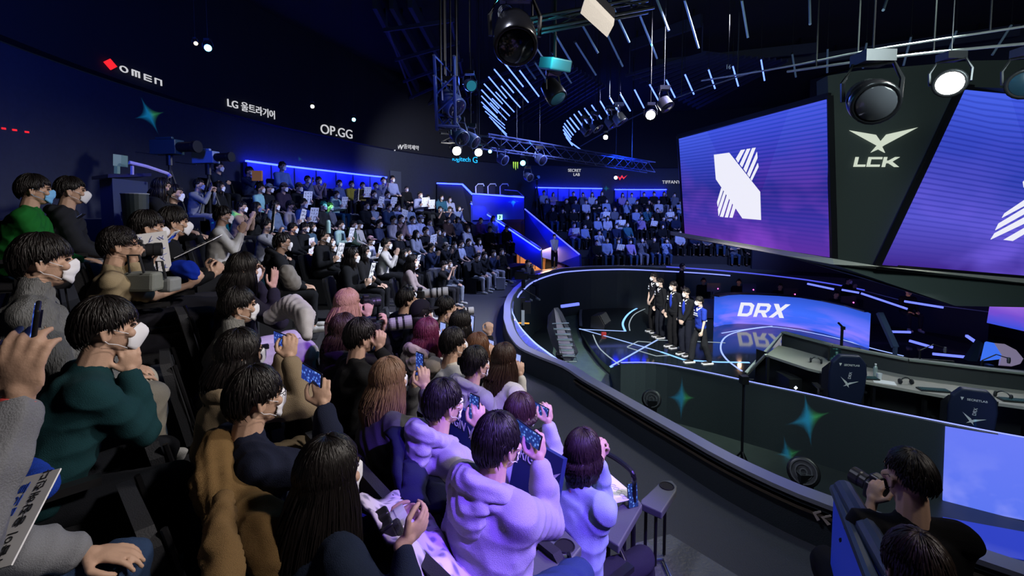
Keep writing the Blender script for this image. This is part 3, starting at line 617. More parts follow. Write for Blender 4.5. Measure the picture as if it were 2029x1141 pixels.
# ---- brand signs on the fascia
def wallpt(px, py, inset):
    lo, hi = 2.0, 40.0
    for _ in range(50):
        m_ = (lo + hi) / 2; p = atd(px, py, m_); tt_, R = topol(p.x, p.y)
        if R > RB(tt_) - inset: hi = m_
        else: lo = m_
    return atd(px, py, lo)
def sign(label, items, px, py, cat='sign'):
    """items: list of (string,size_px,dx_px,dy_px,mat,shear,sx)"""
    t, _ = 0, 0; P = None
    # find wall point at pixel
    lo, hi = 2.0, 40.0
    for _ in range(60):
        m_ = (lo + hi) / 2; p = atd(px, py, m_); tt_, R = topol(p.x, p.y)
        if p.y > C0.y - 20 and R > (RB(tt_) - 0.34): hi = m_
        else: lo = m_
    p = atd(px, py, lo); th, R = topol(p.x, p.y); tang = (pol(th + 0.5, 10) - pol(th - 0.5, 10)).normalized(); D = p.y
    inward = Vector((C0.x - p.x, C0.y - p.y, 0)).normalized()
    ppm = F / D * abs(tang.cross(ray(px, py).normalized()).length) ; ppv = F / D
    e = empty('wall_sign', tuple(p)); tag(e, label, cat)
    for it in items:
        s, sz, dx, dy, mm = it[:5]; sh = it[5] if len(it) > 5 else 0; sx = it[6] if len(it) > 6 else 1.0
        q = p + tang * (dx / ppm) + inward * 0.03 + Vector((0, 0, -dy / ppv)); M = frame_matrix(q, tang, (0, 0, 1))
        if isinstance(s, str): o = text('lettering', s, sz / ppv, M, mm, None, 0.012, sx=sx, shear=sh)
        else: o = flat('emblem', [[(x / ppm, y / ppv) for x, y in P_] for P_ in s], M, mm, None, 0.02)
        addp(o, e)
    return e
S_ = E_SIGN
def lt(polys, sc, ox): return [[(ox + x * sc, y * sc) for x, y in P_] for P_ in polys]
bar = 0.16
OM = [[(0, 0), (1, 0), (1, bar), (0, bar)], [(0, 1 - bar), (1, 1 - bar), (1, 1), (0, 1)], [(0, 0), (bar, 0), (bar, 1), (0, 1)], [(1 - bar, 0), (1, 0), (1, 1), (1 - bar, 1)]]
MM = [[(0, 0), (bar, 0), (bar, 1), (0, 1)], [(1 - bar, 0), (1, 0), (1, 1), (1 - bar, 1)], [(.5 - bar / 2, 0), (.5 + bar / 2, 0), (.5 + bar / 2, 1), (.5 - bar / 2, 1)], [(0, 1 - bar), (1, 1 - bar), (1, 1), (0, 1)]]
EE = [[(0, 0), (1, 0), (1, bar), (0, bar)], [(0, 1 - bar), (1, 1 - bar), (1, 1), (0, 1)], [(0, .5 - bar / 2), (1, .5 - bar / 2), (1, .5 + bar / 2), (0, .5 + bar / 2)], [(0, 0), (bar, 0), (bar, 1), (0, 1)]]
NN = [[(0, 0), (bar, 0), (bar, 1), (0, 1)], [(1 - bar, 0), (1, 0), (1, 1), (1 - bar, 1)], [(0, 1 - bar), (1, 1 - bar), (1, 1), (0, 1)]]
oct_ = [(math.cos(a) * .5 + .5, math.sin(a) * .5 + .5) for a in [2 * PI * k / 16 for k in range(16)]]
ring_ = [[oct_[k], oct_[(k + 1) % 16], ((oct_[(k + 1) % 16][0] - .5) * .7 + .5, (oct_[(k + 1) % 16][1] - .5) * .7 + .5), ((oct_[k][0] - .5) * .7 + .5, (oct_[k][1] - .5) * .7 + .5)] for k in range(16)]
sign('white letters OMEN with a red diamond on the black fascia, leftmost wall sign', [([[(-45, 0), (-36, 10), (-27, 0), (-36, -10)]], 1, 1, 0, E_RED), (lt(ring_, 12, -22) + lt(MM, 12, -4) + lt(EE, 12, 15) + lt(NN, 12, 33), 1, 0, 6, S_)], 263, 145)
sign('white LG lettering and Korean writing on the black fascia', [('LG', 19, -31, 0, S_, 0, 1.1), ('울트라기어', 19, 13, 0, S_, 0, 1.0)], 497, 217)
sign('white letters OP.GG on the black fascia', [('OP.GG', 25, 0, 0, S_, 0, 1.05)], 667, 262)
sign('white jw letters with small Korean writing on the black fascia', [('jw', 20, -13, 0, S_, 0.1, 1.1), ('중외제약', 10, 11, 0, S_)], 803, 291)
sign('blue logitech G lettering under the two bright white lamps', [('logitech', 13, -7, 0, emat('sign_blue', (0.02, 0.5, 1.0), 1.2)), ('G', 17, 20, 0, emat('sign_blue', (0.02, 0.5, 1.0), 1.2))], 921, 316)
sign('small green claw mark logo beside the cyan lamp', [([[(-5, 7), (-3, 7), (-3.6, -6), (-4.6, -3)], [(-1, 7), (1, 7), (0.4, -9), (-0.8, -4)], [(3, 7), (5, 7), (4.4, -6), (3.4, -3)]], 1, 0, 0, emat('sign_green', (0.5, 0.9, 0.1), 1.0))], 1021, 328)
sign('small white two-line SECRET LAB lettering on the far fascia', [('SECRET', 8, 0, -4, S_), ('LAB', 8, 4, 4, S_)], 1138, 342)
sign('small red zigzag logo on the far fascia', [([[(-11, -3), (-7, 4), (-3, -1), (1, 5), (4, 0), (11, 5), (4, -3), (1, 1), (-3, -5), (-6, 0)]], 1, 0, 0, E_RED)], 1231, 352)
sign('white TIFFANY lettering beside the left edge of the big screen', [('TIFFANY &', 9, 0, 0, S_)], 1334, 361)
# red indicator lights at far left
for i, (x, y) in enumerate(((6, 254), (28, 257), (52, 261))):
    b = MB(); b.beam(wallpt(x - 4, y, .0), wallpt(x + 4, y + 1, .0), 0.03); o = b.obj('indicator_light', E_RED); tag(o, ['small red indicator light at the left edge of the back wall', 'small red indicator light, middle of three on the dark back wall', 'small red indicator light nearest the projected star on the back wall'][i], 'indicator light', 'red indicator lights')
# ---- gobo stars: spot lamps with a star shaped mask
def gobo(name, src, tgt, energy, size, c1=(0.15, 1.0, 0.25), c2=(0.02, 0.6, 1.0), roll=0.0, ex=0.5, aspect=1.0):
    d = bpy.data.lights.new(name, 'SPOT'); d.energy = energy; d.spot_size = rad(size * 1.5); d.spot_blend = 0.2; d.shadow_soft_size = 0.0; d.use_nodes = True
    nt = d.node_tree; N = nt.nodes.new; LK = nt.links.new; em = nt.nodes['Emission']
    tc = N('ShaderNodeTexCoord'); sx = N('ShaderNodeSeparateXYZ'); LK(tc.outputs['Normal'], sx.inputs[0])
    def M_(op, a, b_=None):
        n = N('ShaderNodeMath'); n.operation = op
        for i, v in enumerate((a, b_)):
            if v is None: continue
            if isinstance(v, (int, float)): n.inputs[i].default_value = v
            else: LK(v, n.inputs[i])
        return n.outputs[0]
    k = math.tan(rad(size / 2)); x = M_('DIVIDE', M_('DIVIDE', sx.outputs[0], sx.outputs[2]), k); y = M_('DIVIDE', M_('DIVIDE', sx.outputs[1], sx.outputs[2]), k * aspect)
    s = M_('ADD', M_('POWER', M_('ABSOLUTE', x), ex), M_('POWER', M_('ABSOLUTE', y), ex)); f = M_('MULTIPLY', M_('MAXIMUM', M_('SUBTRACT', 1.0, s), 0.0), 2.2); f = M_('MINIMUM', f, 1.0)
    mx = N('ShaderNodeMix'); mx.data_type = 'RGBA'; LK(M_('ADD', M_('MULTIPLY', x, 4.0), 1.1), mx.inputs['Factor']); mx.inputs['A'].default_value = (*c1, 1); mx.inputs['B'].default_value = (*c2, 1); mx.clamp_factor = True
    LK(mx.outputs['Result'], em.inputs[0]); LK(f, em.inputs[1])
    o = bpy.data.objects.new(name, d); COL.objects.link(o); o.location = src; q = (Vector(tgt) - Vector(src)).to_track_quat('-Z', 'Y'); o.rotation_euler = (q @ Euler((0, 0, roll)).to_quaternion()).to_euler(); return o
pb = lambda i, j: plane_of(top[i], top[j], Vector((top[i].x, top[i].y, -1.6)))
G0 = Vector((-1.2, 1.0, 6.8))
gobo('star_gobo_light', (1.0, 4.0, 6.2), hit(1350, 782, pb(2, 4)), 18200, 4.03)
gobo('star_gobo_light', (2.5, 2.0, 6.2), hit(1601, 830, pb(5, 6)), 25200, 4.34, roll=0.2)
gobo('star_gobo_light', (2.0, 2.5, 6.4), hit(1560, 900, pb(4, 6)), 18200, 3.1, roll=0.3)
gobo('star_gobo_light', (-1.0, 6.0, 6.6), atd(282, 240, 10.9), 18200, 6.2, roll=0.5)
gobo('star_gobo_light', (3.0, 8.0, 6.2), atd(1090, 363, 25.5), 63000, 2.79)
gobo('star_gobo_light', (4.0, 8.0, 6.2), atd(1205, 368, 27.0), 42000, 1.984)
gobo('star_gobo_light', (1.0, 10.0, 6.2), atd(1017, 400, 20.5), 24500, 3.41)
gobo('star_gobo_light', (0.0, 9.0, 6.2), atd(608, 303, 15.2), 6300, 3.1)
gobo('star_gobo_light', (-1.5, 4.0, 6.3), atd(466, 376, 8.4), 12600, 5.58)
gobo('star_gobo_light', (2.5, 3.0, 6.3), atd(1925, 812, 6.3), 12600, 4.96)
gobo('star_gobo_light', (1.0, 9.0, 6.2), atd(672, 385, 12.4), 18200, 4.34, ex=0.9)
gobo('star_gobo_light', (-1.0, 5.0, 6.2), atd(590, 425, 7.5), 4900, 5.58, ex=0.9)

for (a, c, lb) in ((((1112, 607, 14.0), (1147, 602, 14.2)), None, 'short blue light bar deep inside the left of the ring'),):
    b = MB(); b.beam(atd(*a[0]), atd(*a[1]), .08, .08); o = b.obj('led_bar', emat('bar_led', (0.14, 0.18, 1.0), 1.6)); tag(o, lb, 'light bar', 'light bars behind the stage')  # blue bar reflection put in as an emissive bar
P_ = atd(1036, 618, 11.5); e = empty('equipment_post', (P_.x, P_.y, -1.6)); tag(e, 'black equipment post with a white box and orange strip inside the ring', 'equipment post')
b = MB(); b.beam((P_.x, P_.y, -1.6), (P_.x, P_.y, .35), .12); b.box((P_.x + .1, P_.y, .1), (.2, .2, .3)); addp(b.obj('post', M_DMETAL), e)
b = MB(); b.box((P_.x, P_.y - .1, -.15), (.08, .05, .38)); addp(b.obj('white_box', M_GREY), e)
b = MB(); b.beam(P_ + Vector((-.12, -.1, -.26)), P_ + Vector((.16, -.1, -.27)), .03); addp(b.obj('orange_strip', emat('orange_led', (1, .4, .05), 1.2)), e)
# ================================================================ PEOPLE
def _ico(sub):
    bm = bmesh.new(); bmesh.ops.create_icosphere(bm, subdivisions=sub, radius=1.0); v = np.array([x.co[:] for x in bm.verts]); f = [tuple(q.index for q in x.verts) for x in bm.faces]; bm.free(); return v, f
ICO = _ico(2)
def ell(c, r, R=None):
    v = ICO[0] * np.array(r)
    if R is not None: v = v @ np.array(R.to_3x3()).T
    return v + np.array(c), ICO[1]
def cap(a, b, ra, rb=None, n=12):
    rb = ra if rb is None else rb; a = np.array(a, float); b = np.array(b, float); d = b - a; L_ = np.linalg.norm(d)
    if L_ < 1e-6: return ell(a, (ra,) * 3)
    d /= L_; u = np.cross(d, [0, 0, 1] if abs(d[2]) < .9 else [1, 0, 0]); u /= np.linalg.norm(u); w = np.cross(d, u); V = []; Fs = []
    rows = [(-1.0, 0, a, ra)]; prof = []
    for k in range(1, 4): t = -PI / 2 + k * PI / 8; prof.append((a + d * ra * math.sin(t), ra * math.cos(t)))
    prof.append((a, ra)); prof.append((b, rb))
    for k in range(1, 4): t = k * PI / 8; prof.append((b + d * rb * math.sin(t), rb * math.cos(t)))
    V.append(a - d * ra)
    for p, r in prof:
        for k in range(n): an = 2 * PI * k / n; V.append(p + (u * math.cos(an) + w * math.sin(an)) * r)
    V.append(b + d * rb); m = len(prof)
    for k in range(n): Fs.append((0, 1 + (k + 1) % n, 1 + k))
    for i in range(m - 1):
        for k in range(n): k2 = (k + 1) % n; Fs.append((1 + i * n + k, 1 + i * n + k2, 1 + (i + 1) * n + k2, 1 + (i + 1) * n + k))
    e = 1 + m * n
    for k in range(n): Fs.append((e, 1 + (m - 1) * n + k, 1 + (m - 1) * n + (k + 1) % n))
    return np.array(V), Fs
def chain(pts, rs, n=12): return [cap(pts[i], pts[i + 1], rs[i], rs[i + 1], n) for i in range(len(pts) - 1)]
def blob(parts, vox, name='mesh', sm=2, fold=0.0, ff=9.0, seed=0.0, trim=None):
    V = []; Fs = []; n = 0
    for v, f in parts: V.append(v); Fs += [tuple(i + n for i in q) for q in f]; n += len(v)
    me = bpy.data.meshes.new(name); me.from_pydata(np.concatenate(V).tolist(), [], Fs); me.update()
    o = bpy.data.objects.new('tmp', me); COL.objects.link(o)
    r = o.modifiers.new('r', 'REMESH'); r.mode = 'VOXEL'; r.voxel_size = vox; r.use_smooth_shade = True
    if sm: s = o.modifiers.new('s', 'SMOOTH'); s.factor = 0.6; s.iterations = sm
    dg = bpy.context.evaluated_depsgraph_get(); m2 = bpy.data.meshes.new_from_object(o.evaluated_get(dg)); bpy.data.objects.remove(o); bpy.data.meshes.remove(me)
    if fold:
        n_ = len(m2.vertices); co = np.empty(n_ * 3, 'f'); no = np.empty(n_ * 3, 'f'); m2.vertices.foreach_get('co', co); m2.vertex_normals.foreach_get('vector', no); co = co.reshape(-1, 3); no = no.reshape(-1, 3)
        x, y, z = co.T; w1 = np.sin(x * ff * 1.3 + seed + 2.2 * np.sin(z * ff * .8 + seed)) ; w2 = np.sin((z * 1.5 + x * 1.1 - y * .9) * ff * 1.9 + 2.8 * np.sin(y * ff * .9 + 1.7 * seed) + 2.2 * np.sin(x * ff * .8 + seed)); w3 = np.sin(y * ff * 3.1 + z * ff * 2.0 + 2.0 * np.sin(x * ff * 1.7))
        d = fold * (0.5 * w1 + 0.75 * (1 - np.abs(w2)) * 1.3 - 0.5 + 0.35 * w3); co += no * d[:, None]; m2.vertices.foreach_set('co', co.reshape(-1)); m2.update()
    m2.name = name; m2.materials.clear(); return m2
def V3(*a): return Vector(a)
def ik(s, t, l1, l2, pole):
    d = t - s; L_ = min(d.length, (l1 + l2) * 0.995); dn = d.normalized(); a = (l1 * l1 - l2 * l2 + L_ * L_) / (2 * L_); h = math.sqrt(max(l1 * l1 - a * a, 0)); p = Vector(pole); p = p - dn * p.dot(dn)
    p = p.normalized() if p.length > 1e-5 else Vector((0, 0, -1)); return s + dn * a + p * h, s + dn * L_
def hand(wr, d, n, curl=0.4, side=1, spread=0.25, k=1.0, fr=0.0082, thumb=0.5):
    """palm + 4 unequal fingers + side thumb. d: finger direction, n: palm normal (fingers curl towards it), side: +1 right hand"""
    d = Vector(d).normalized(); n = Vector(n); n = (n - d * n.dot(d)).normalized(); w = d.cross(n) * side   # w points to the thumb side
    P = []; wr = Vector(wr); pc = wr + d * 0.045 * k
    R = Matrix((w, d, n)).transposed(); P.append(ell(pc, (0.040 * k, 0.05 * k, 0.0155 * k), R)); P.append(cap(wr - d * .015, wr + d * .02, .023 * k, .024 * k))
    for i, (off, ln) in enumerate(((0.030, .074), (0.010, .082), (-0.010, .077), (-0.029, .061))):
        b = wr + d * (0.085 - abs(off) * .25) * k + w * off * k; dd = (d + w * (off * spread * 10)).normalized(); p = b; cur = dd; pts = [wr + d * .05 * k + w * off * .8 * k, p]
        ax = dd.cross(n)
        for j, fr_ in enumerate((.44, .31, .25)):
            ang = curl * (0.75, 1.15, 0.8)[j] * (1 + .12 * (i - 1.5) * .6); cur = Matrix.Rotation(ang, 3, ax) @ cur; p = p + cur * ln * fr_ * k; pts.append(p)
        P += chain(pts, [fr * 1.15 * k, fr * 1.12 * k, fr * 1.05 * k, fr * .95 * k, fr * .82 * k], 8)
    b = wr + d * .022 * k + w * .026 * k; t1 = b + (d * .55 + w * .75 + n * .35 * thumb).normalized() * .042 * k; t2 = t1 + (d * .95 + w * (.35 - .5 * thumb) + n * .6 * thumb).normalized() * .034 * k; t3 = t2 + (d * .9 + w * (-.1 - .5 * thumb) + n * .8 * thumb).normalized() * .026 * k
    P += chain([b, t1, t2, t3], [.0135 * k, .011 * k, .0098 * k, .0085 * k], 8); return P
HR = (0.078, 0.098, 0.118)
# pose: dict(lean, yaw, pitch, L:(wrist,d,n,curl), R:(...), legs)
def seat_pose(**k):
    p = dict(stand=False, lean=0.12, yaw=0, pitch=0, roll=0, Lh=((-.13, .36, .60), (.5, .85, -.1), (0, 0, -1), .35), Rh=((.13, .36, .60), (-.5, .85, -.1), (0, 0, -1), .35), le=(-.42, -.35, -1), re=(.42, -.35, -1), kz=.50, ky=.44, ks=.10, ankle=.42, w=1.0, torso=.50)
    p.update(k); return p
POSES = dict(
    lap=seat_pose(), recline=seat_pose(lean=-.08),
    phone1=seat_pose(Rh=((.10, .36, 1.06), (-.12, .15, 1), (-.8, .5, 0), .75), yaw=0),
    phone2=seat_pose(Rh=((.085, .36, 1.05), (-.15, .2, 1), (-.9, .4, 0), .75), Lh=((-.085, .36, 1.05), (.15, .2, 1), (.9, .4, 0), .75)),
    camera=seat_pose(Rh=((.085, .20, 1.10), (-.2, .5, .8), (-.9, 0, 0), .8), Lh=((-.06, .27, 1.07), (.3, .6, .6), (.2, -.2, 1), .8)),
    clap=seat_pose(Rh=((.05, .30, .96), (-.1, .35, 1), (-1, 0, 0), .12), Lh=((-.05, .30, .96), (.1, .35, 1), (1, 0, 0), .12)),
    clasp=seat_pose(lean=.42, Rh=((.045, .47, .96), (-.35, .1, .9), (-1, -.2, 0), .9), Lh=((-.045, .47, .96), (.35, .1, .9), (1, -.2, 0), .9), re=(.4, 0, -1), le=(-.4, 0, -1)),
    board=seat_pose(Rh=((.17, .34, .76), (-.1, .5, .6), (-1, 0, .2), .8), Lh=((-.17, .34, .76), (.1, .5, .6), (1, 0, .2), .8)),
    crossed=seat_pose(Rh=((-.09, .20, .82), (-1, .1, .1), (0, -1, 0), .3), Lh=((.09, .23, .79), (1, .1, .1), (0, -1, 0), .3)),
    stand_front=seat_pose(stand=True, lean=0.0, Rh=((.05, .20, .84), (-.6, .3, -.7), (0, -1, 0), .5), Lh=((-.05, .20, .86), (.6, .3, -.7), (0, -1, 0), .5)),
    stand_side=seat_pose(stand=True, lean=0.02, Rh=((.27, .06, .82), (0, .1, -1), (-1, 0, 0), .5), Lh=((-.27, .06, .82), (0, .1, -1), (1, 0, 0), .5)),
    stand_phone=seat_pose(stand=True, lean=0.02, Rh=((.10, .30, 1.30), (-.1, .2, 1), (-.8, .5, 0), .7), Lh=((-.10, .30, 1.28), (.1, .2, 1), (.8, .5, 0), .7)),
    walk=seat_pose(stand=True, lean=0.06, Rh=((.27, -.05, .84), (0, 0, -1), (-1, 0, 0), .5), Lh=((-.26, .14, .86), (0, .2, -1), (1, 0, 0), .5), stride=.2),
)
def skel(p):
    J = {}; st = p['stand']; hz = .93 if st else .52; hip = V3(0, 0, hz); a = p['lean']; u = V3(0, math.sin(a), math.cos(a)); T = p['torso'] if not st else .54
    J['hip'] = hip; J['u'] = u; J['chest'] = hip + u * T * .62; J['neck'] = hip + u * T
    f = V3(0, math.cos(a * .5), -math.sin(a * .5)); J['head'] = J['neck'] + V3(0, .035 + .06 * math.sin(a), .175)
    J['HR'] = Euler((rad(-p['pitch']), rad(p['roll']), rad(-p['yaw']))).to_matrix()
    w = p['w']
    for s, k, q in ((1, 'R', 're'), (-1, 'L', 'le')):
        sh = J['neck'] + V3(.175 * s * w, 0, 0) - u * .045; J['sh' + k] = sh; h = p[k + 'h']; el, wr = ik(sh, Vector(h[0]), .285, .255, p[q]); J['el' + k] = el; J['wr' + k] = wr
        hj = hip + V3(.09 * s, 0, 0); J['hj' + k] = hj
        if st:
            sd = p.get('stride', 0) * s; an = V3(.10 * s, sd, .09); kn = (hj + an) / 2 + V3(0.01 * s, .03 + abs(sd) * .1, 0); J['kn' + k] = kn; J['an' + k] = an
        else:
            kn = V3((.06 + p['ks']) * s, p['ky'], p['kz']); an = V3((.05 + p['ks']) * s, p['ankle'] + .02, .09); J['kn' + k] = kn; J['an' + k] = an
    return J
def head_parts(c, R, neck, hero=True):
    def q(x, y, z): return tuple(c + R @ V3(x, y, z))
    E = [ell(q(0, -.012, .032), (.077, .095, .084), R), ell(q(0, .018, -.02), (.065, .072, .088), R), ell(q(0, .036, -.078), (.044, .045, .034), R)]
    E += [cap(q(0, .085, .012), q(0, .104, -.028), .009, .0135), ell(q(0, .076, .032), (.05, .02, .012), R), ell(q(0, .088, -.066), (.026, .012, .013), R)]
    for s in (1, -1):
        E += [ell(q(.079 * s, -.008, -.012), (.008, .019, .03), R), cap(q(.082 * s, .0, .012), q(.088 * s, -.024, .006), .006), cap(q(.088 * s, -.024, .006), q(.084 * s, -.016, -.03), .006, .007), ell(q(.042 * s, .066, -.02), (.024, .022, .022), R)]
    E += [cap(q(0, -.025, -.07), tuple(neck + V3(0, -.01, -.02)), .056, .062)]
    return E
# ---- hair
def hair_limit(az, style):
    """lowest elevation (deg) the hair reaches at azimuth az (deg, 0 = face)"""
    a = abs((az + 180) % 360 - 180)
    if style in ('short', 'crop', 'bowl'):
        br = {'short': 22, 'crop': 34, 'bowl': 14}[style]; return float(np.interp(a, [0, 45, 62, 78, 100, 125, 180], [br, br, 4 if style != 'crop' else 20, -2 if style != 'crop' else 20, 2 if style != 'crop' else 20, -30 if style != 'crop' else -2, -38 if style != 'crop' else -12]))
    return float(np.interp(a, [0, 30, 50, 65, 85, 180], [24, 24, 5, -8, -25, -40]))
def hair_base(style, thick=1.10, seed=0):
    b = MB(); na, ne = 36, 12; r_ = random.Random(seed); jit = [r_.uniform(-3, 3) for _ in range(na)]
    for lay, k in ((0, thick), (1, 0.97)):
        for i in range(na):
            az = i * 360 / na; lo = hair_limit(az, style) + jit[i]
            for j in range(ne + 1):
                el = 90 - (90 - lo) * j / ne; e = rad(el); A = rad(az); kk = k + (0.035 * math.sin(j / ne * PI) if lay == 0 else 0)
                if lay == 0 and j == ne: kk = k * 0.97
                b.v.append((HR[0] * kk * math.cos(e) * math.sin(A) * 1.03, -0.012 + HR[1] * kk * math.cos(e) * math.cos(A) * 1.0, 0.012 + HR[2] * kk * math.sin(e) * .98))
    m = na * (ne + 1)
    for lay in (0, 1):
        for i in range(na):
            i2 = (i + 1) % na
            for j in range(ne): o_ = lay * m; b.f.append((o_ + i * (ne + 1) + j, o_ + i2 * (ne + 1) + j, o_ + i2 * (ne + 1) + j + 1, o_ + i * (ne + 1) + j + 1))
    for i in range(na): i2 = (i + 1) % na; b.f.append((i * (ne + 1) + ne, i2 * (ne + 1) + ne, m + i2 * (ne + 1) + ne, m + i * (ne + 1) + ne))
    return b
def hair_mesh(style, n=0, L_=0.0, seed=1, messy=0.25, name='hair', width=1.0):
    r = random.Random(seed); b = MB(); base = hair_base(style, 1.10 if style != 'crop' else 1.07, seed); b.add(base.v, base.f)
    def surf(az, el, k):
        e = rad(el); A = rad(az); return V3(HR[0] * k * math.cos(e) * math.sin(A) * 1.03, -0.012 + HR[1] * k * math.cos(e) * math.cos(A), 0.012 + HR[2] * k * math.sin(e) * .98)
    longh = style in ('long', 'bob')
    if longh:
        # solid hanging curtain round the back and sides
        na = 15 if n == 0 else 31; rows = 5 if n == 0 else 11; a0, a1 = 62, 298
        for lay in (0, 1):
            for i in range(na):
                az = a0 + (a1 - a0) * i / (na - 1); s0 = surf(az, -8, 1.13)
                for j in range(rows + 1):
                    t = j / rows; z = s0.z - t * L_; bulge = 1.0 + .18 * math.sin(min(t * 1.3, 1) * PI) * width + (0.10 * t if L_ > .3 else -.1 * t); nb = -0.05 * max(0, -math.cos(rad(az))) * min(1, t * 2) * (1 if L_ > .25 else 0)
                    k = bulge * (1.0 if lay == 0 else .72); w_ = 1 + .02 * math.sin(i * 2.3 + t * 5); b.v.append((s0.x * k * w_, s0.y * k + nb, z + (0.012 * math.sin(i * 1.9) if j == rows else 0)))
        base_i = len(b.v) - 2 * na * (rows + 1); m = na * (rows + 1)
        for lay in (0, 1):
            for i in range(na - 1):
                for j in range(rows): o_ = base_i + lay * m; b.f.append((o_ + i * (rows + 1) + j, o_ + (i + 1) * (rows + 1) + j, o_ + (i + 1) * (rows + 1) + j + 1, o_ + i * (rows + 1) + j + 1))
        for i in range(na - 1):
            for j in (0, rows): b.f.append((base_i + i * (rows + 1) + j, base_i + (i + 1) * (rows + 1) + j, base_i + m + (i + 1) * (rows + 1) + j, base_i + m + i * (rows + 1) + j))
        for i in (0, na - 1):
            for j in range(rows): b.f.append((base_i + i * (rows + 1) + j, base_i + i * (rows + 1) + j + 1, base_i + m + i * (rows + 1) + j + 1, base_i + m + i * (rows + 1) + j))
    for q in range(int(n * (1.7 if n > 150 else 1))):
        az = r.uniform(0, 360); lim = hair_limit(az, style); st_ = r.uniform(max(lim + 12, 10), 88); pts = []; seg = 5; daz = r.gauss(0, 9) * messy * 3; k0 = (1.085 if style != 'crop' else 1.05) + r.random() * .03
        end = (max(lim - r.uniform(-4, 10), st_ - r.uniform(30, 70)) if not longh or abs((az + 180) % 360 - 180) < 55 else -8)
        for j in range(seg + 1):
            t = j / seg; el = st_ + (end - st_) * t; k = k0 + .05 * math.sin(t * PI) + (r.random() * messy * .05 if j == seg else 0); pts.append(surf(az + daz * t, el, k))
        if longh and end == -8:
            p0 = pts[-1]; LL = L_ * r.uniform(.82, 1.04); wv = r.uniform(0, 6)
            for j in range(1, 9):
                t = j / 8; bulge = 1.0 + .19 * math.sin(min(t * 1.3, 1) * PI) * width + (0.11 * t if L_ > .3 else -.1 * t); nb = -0.05 * max(0, -math.cos(rad(az))) * min(1, t * 2) * (1 if L_ > .25 else 0)
                pts.append(V3(p0.x * bulge + .004 * math.sin(wv + t * 7), p0.y * bulge + nb + .004 * math.cos(wv + t * 6), p0.z - LL * t))
        m = len(pts); w_ = r.uniform(.0022, .0046) * (1.0 if n > 150 else 1.7); rs = [w_ * (1.0 if 0 < j < m - 2 else (.7 if j < m - 1 else .12)) for j in range(m)]
        b.tube(pts, rs, 4)
    return b.mesh(name, True)
def mask_mesh(kf=False, seed=0):
    b = MB(); nu, nv = 14, 8
    for lay in (0, 1):
        for i in range(nu + 1):
            u = -1 + 2 * i / nu
            for j in range(nv + 1):
                v = j / nv; A = u * rad(56); top_ = 0.012 - .035 * abs(u) ** 1.5; bot = -.108 + .035 * abs(u) ** 1.6; z = top_ + (bot - top_) * v
                prof = 1.0 - .07 * (2 * v - 1) ** 2; nose = .022 * math.exp(-(u * 3.2) ** 2) * math.exp(-((v - .25) * 3) ** 2) + (0.014 * math.exp(-(u * 2.2) ** 2) * math.sin(PI * v) if kf else 0); pleat = 0.0025 * math.sin(v * 16) if not kf else 0
                R_ = (0.084 if not kf else .084) * prof + pleat - (0.004 if lay else 0); tz = max(0, (-z - .05)) * .25
                b.v.append((R_ * .80 * math.sin(A), .012 + (R_ * 1.06) * math.cos(A) - tz * .3 + nose, z))
    m = (nu + 1) * (nv + 1)
    for lay in (0, 1):
        for i in range(nu):
            for j in range(nv): o_ = lay * m + i * (nv + 1) + j; b.f.append((o_, o_ + nv + 1, o_ + nv + 2, o_ + 1))
    for i in range(nu):
        for j in (0, nv): o_ = i * (nv + 1) + j; b.f.append((o_, o_ + nv + 1, o_ + nv + 1 + m, o_ + m))
    for j in range(nv):
        for i in (0, nu): o_ = i * (nv + 1) + j; b.f.append((o_, o_ + 1, o_ + 1 + m, o_ + m))
    return b.mesh('face_mask', True)
def strap_mesh(s):
    b = MB()
    if True:
        b.tube([(.062 * s, .062, -.018), (.078 * s, .03, -.0), (.086 * s, .004, .016), (.09 * s, -.012, .014)], .0016, 5); b.tube([(.055 * s, .055, -.078), (.074 * s, .026, -.055), (.084 * s, -.002, -.044), (.088 * s, -.014, -.03)], .0016, 5)
    return b.mesh('mask_strap')
def glasses_mesh():
    b = MB()
    for s in (1, -1):
        c = V3(.033 * s, .098, .012); b.tube([c + V3(math.cos(a) * .024, -abs(math.cos(a)) * .004, math.sin(a) * .021) for a in [2 * PI * k / 16 for k in range(16)]], .0017, 5, True); b.tube([(.056 * s, .094, .018), (.076 * s, .075, .017), (.087 * s, -.005, .014), (.086 * s, -.02, .0)], .0017, 5)
    b.tube([(-.01, .1, .016), (.01, .1, .016)], .0017, 5); return b.mesh('glasses')
MASKS = {'p': mask_mesh(False), 'k': mask_mesh(True)}; MASKS['p'].materials.append(M_MASK); MASKS['k'].materials.append(M_MASK)
STRAP = [strap_mesh(1), strap_mesh(-1)]; [q.materials.append(M_MASK) for q in STRAP]; GLASSES = glasses_mesh(); GLASSES.materials.append(M_PLAST)
EYES = []; BROWS = []
for s in (1, -1):
    _b = MB(); v, f = ell((.031 * s, .080, .012), (.012, .010, .0065)); _b.add(v, f); EYES.append(_b.mesh('eye', True)); EYES[-1].materials.append(mat('eye', (0.02, 0.012, 0.01), 0.2))
    _b = MB(); _b.tube([(.018 * s, .0965, .03), (.034 * s, .0915, .035), (.05 * s, .080, .029)], [.003, .0038, .0018], 6); BROWS.append(_b.mesh('eyebrow', True)); BROWS[-1].materials.append(M_HAIR)
CACHE = {}
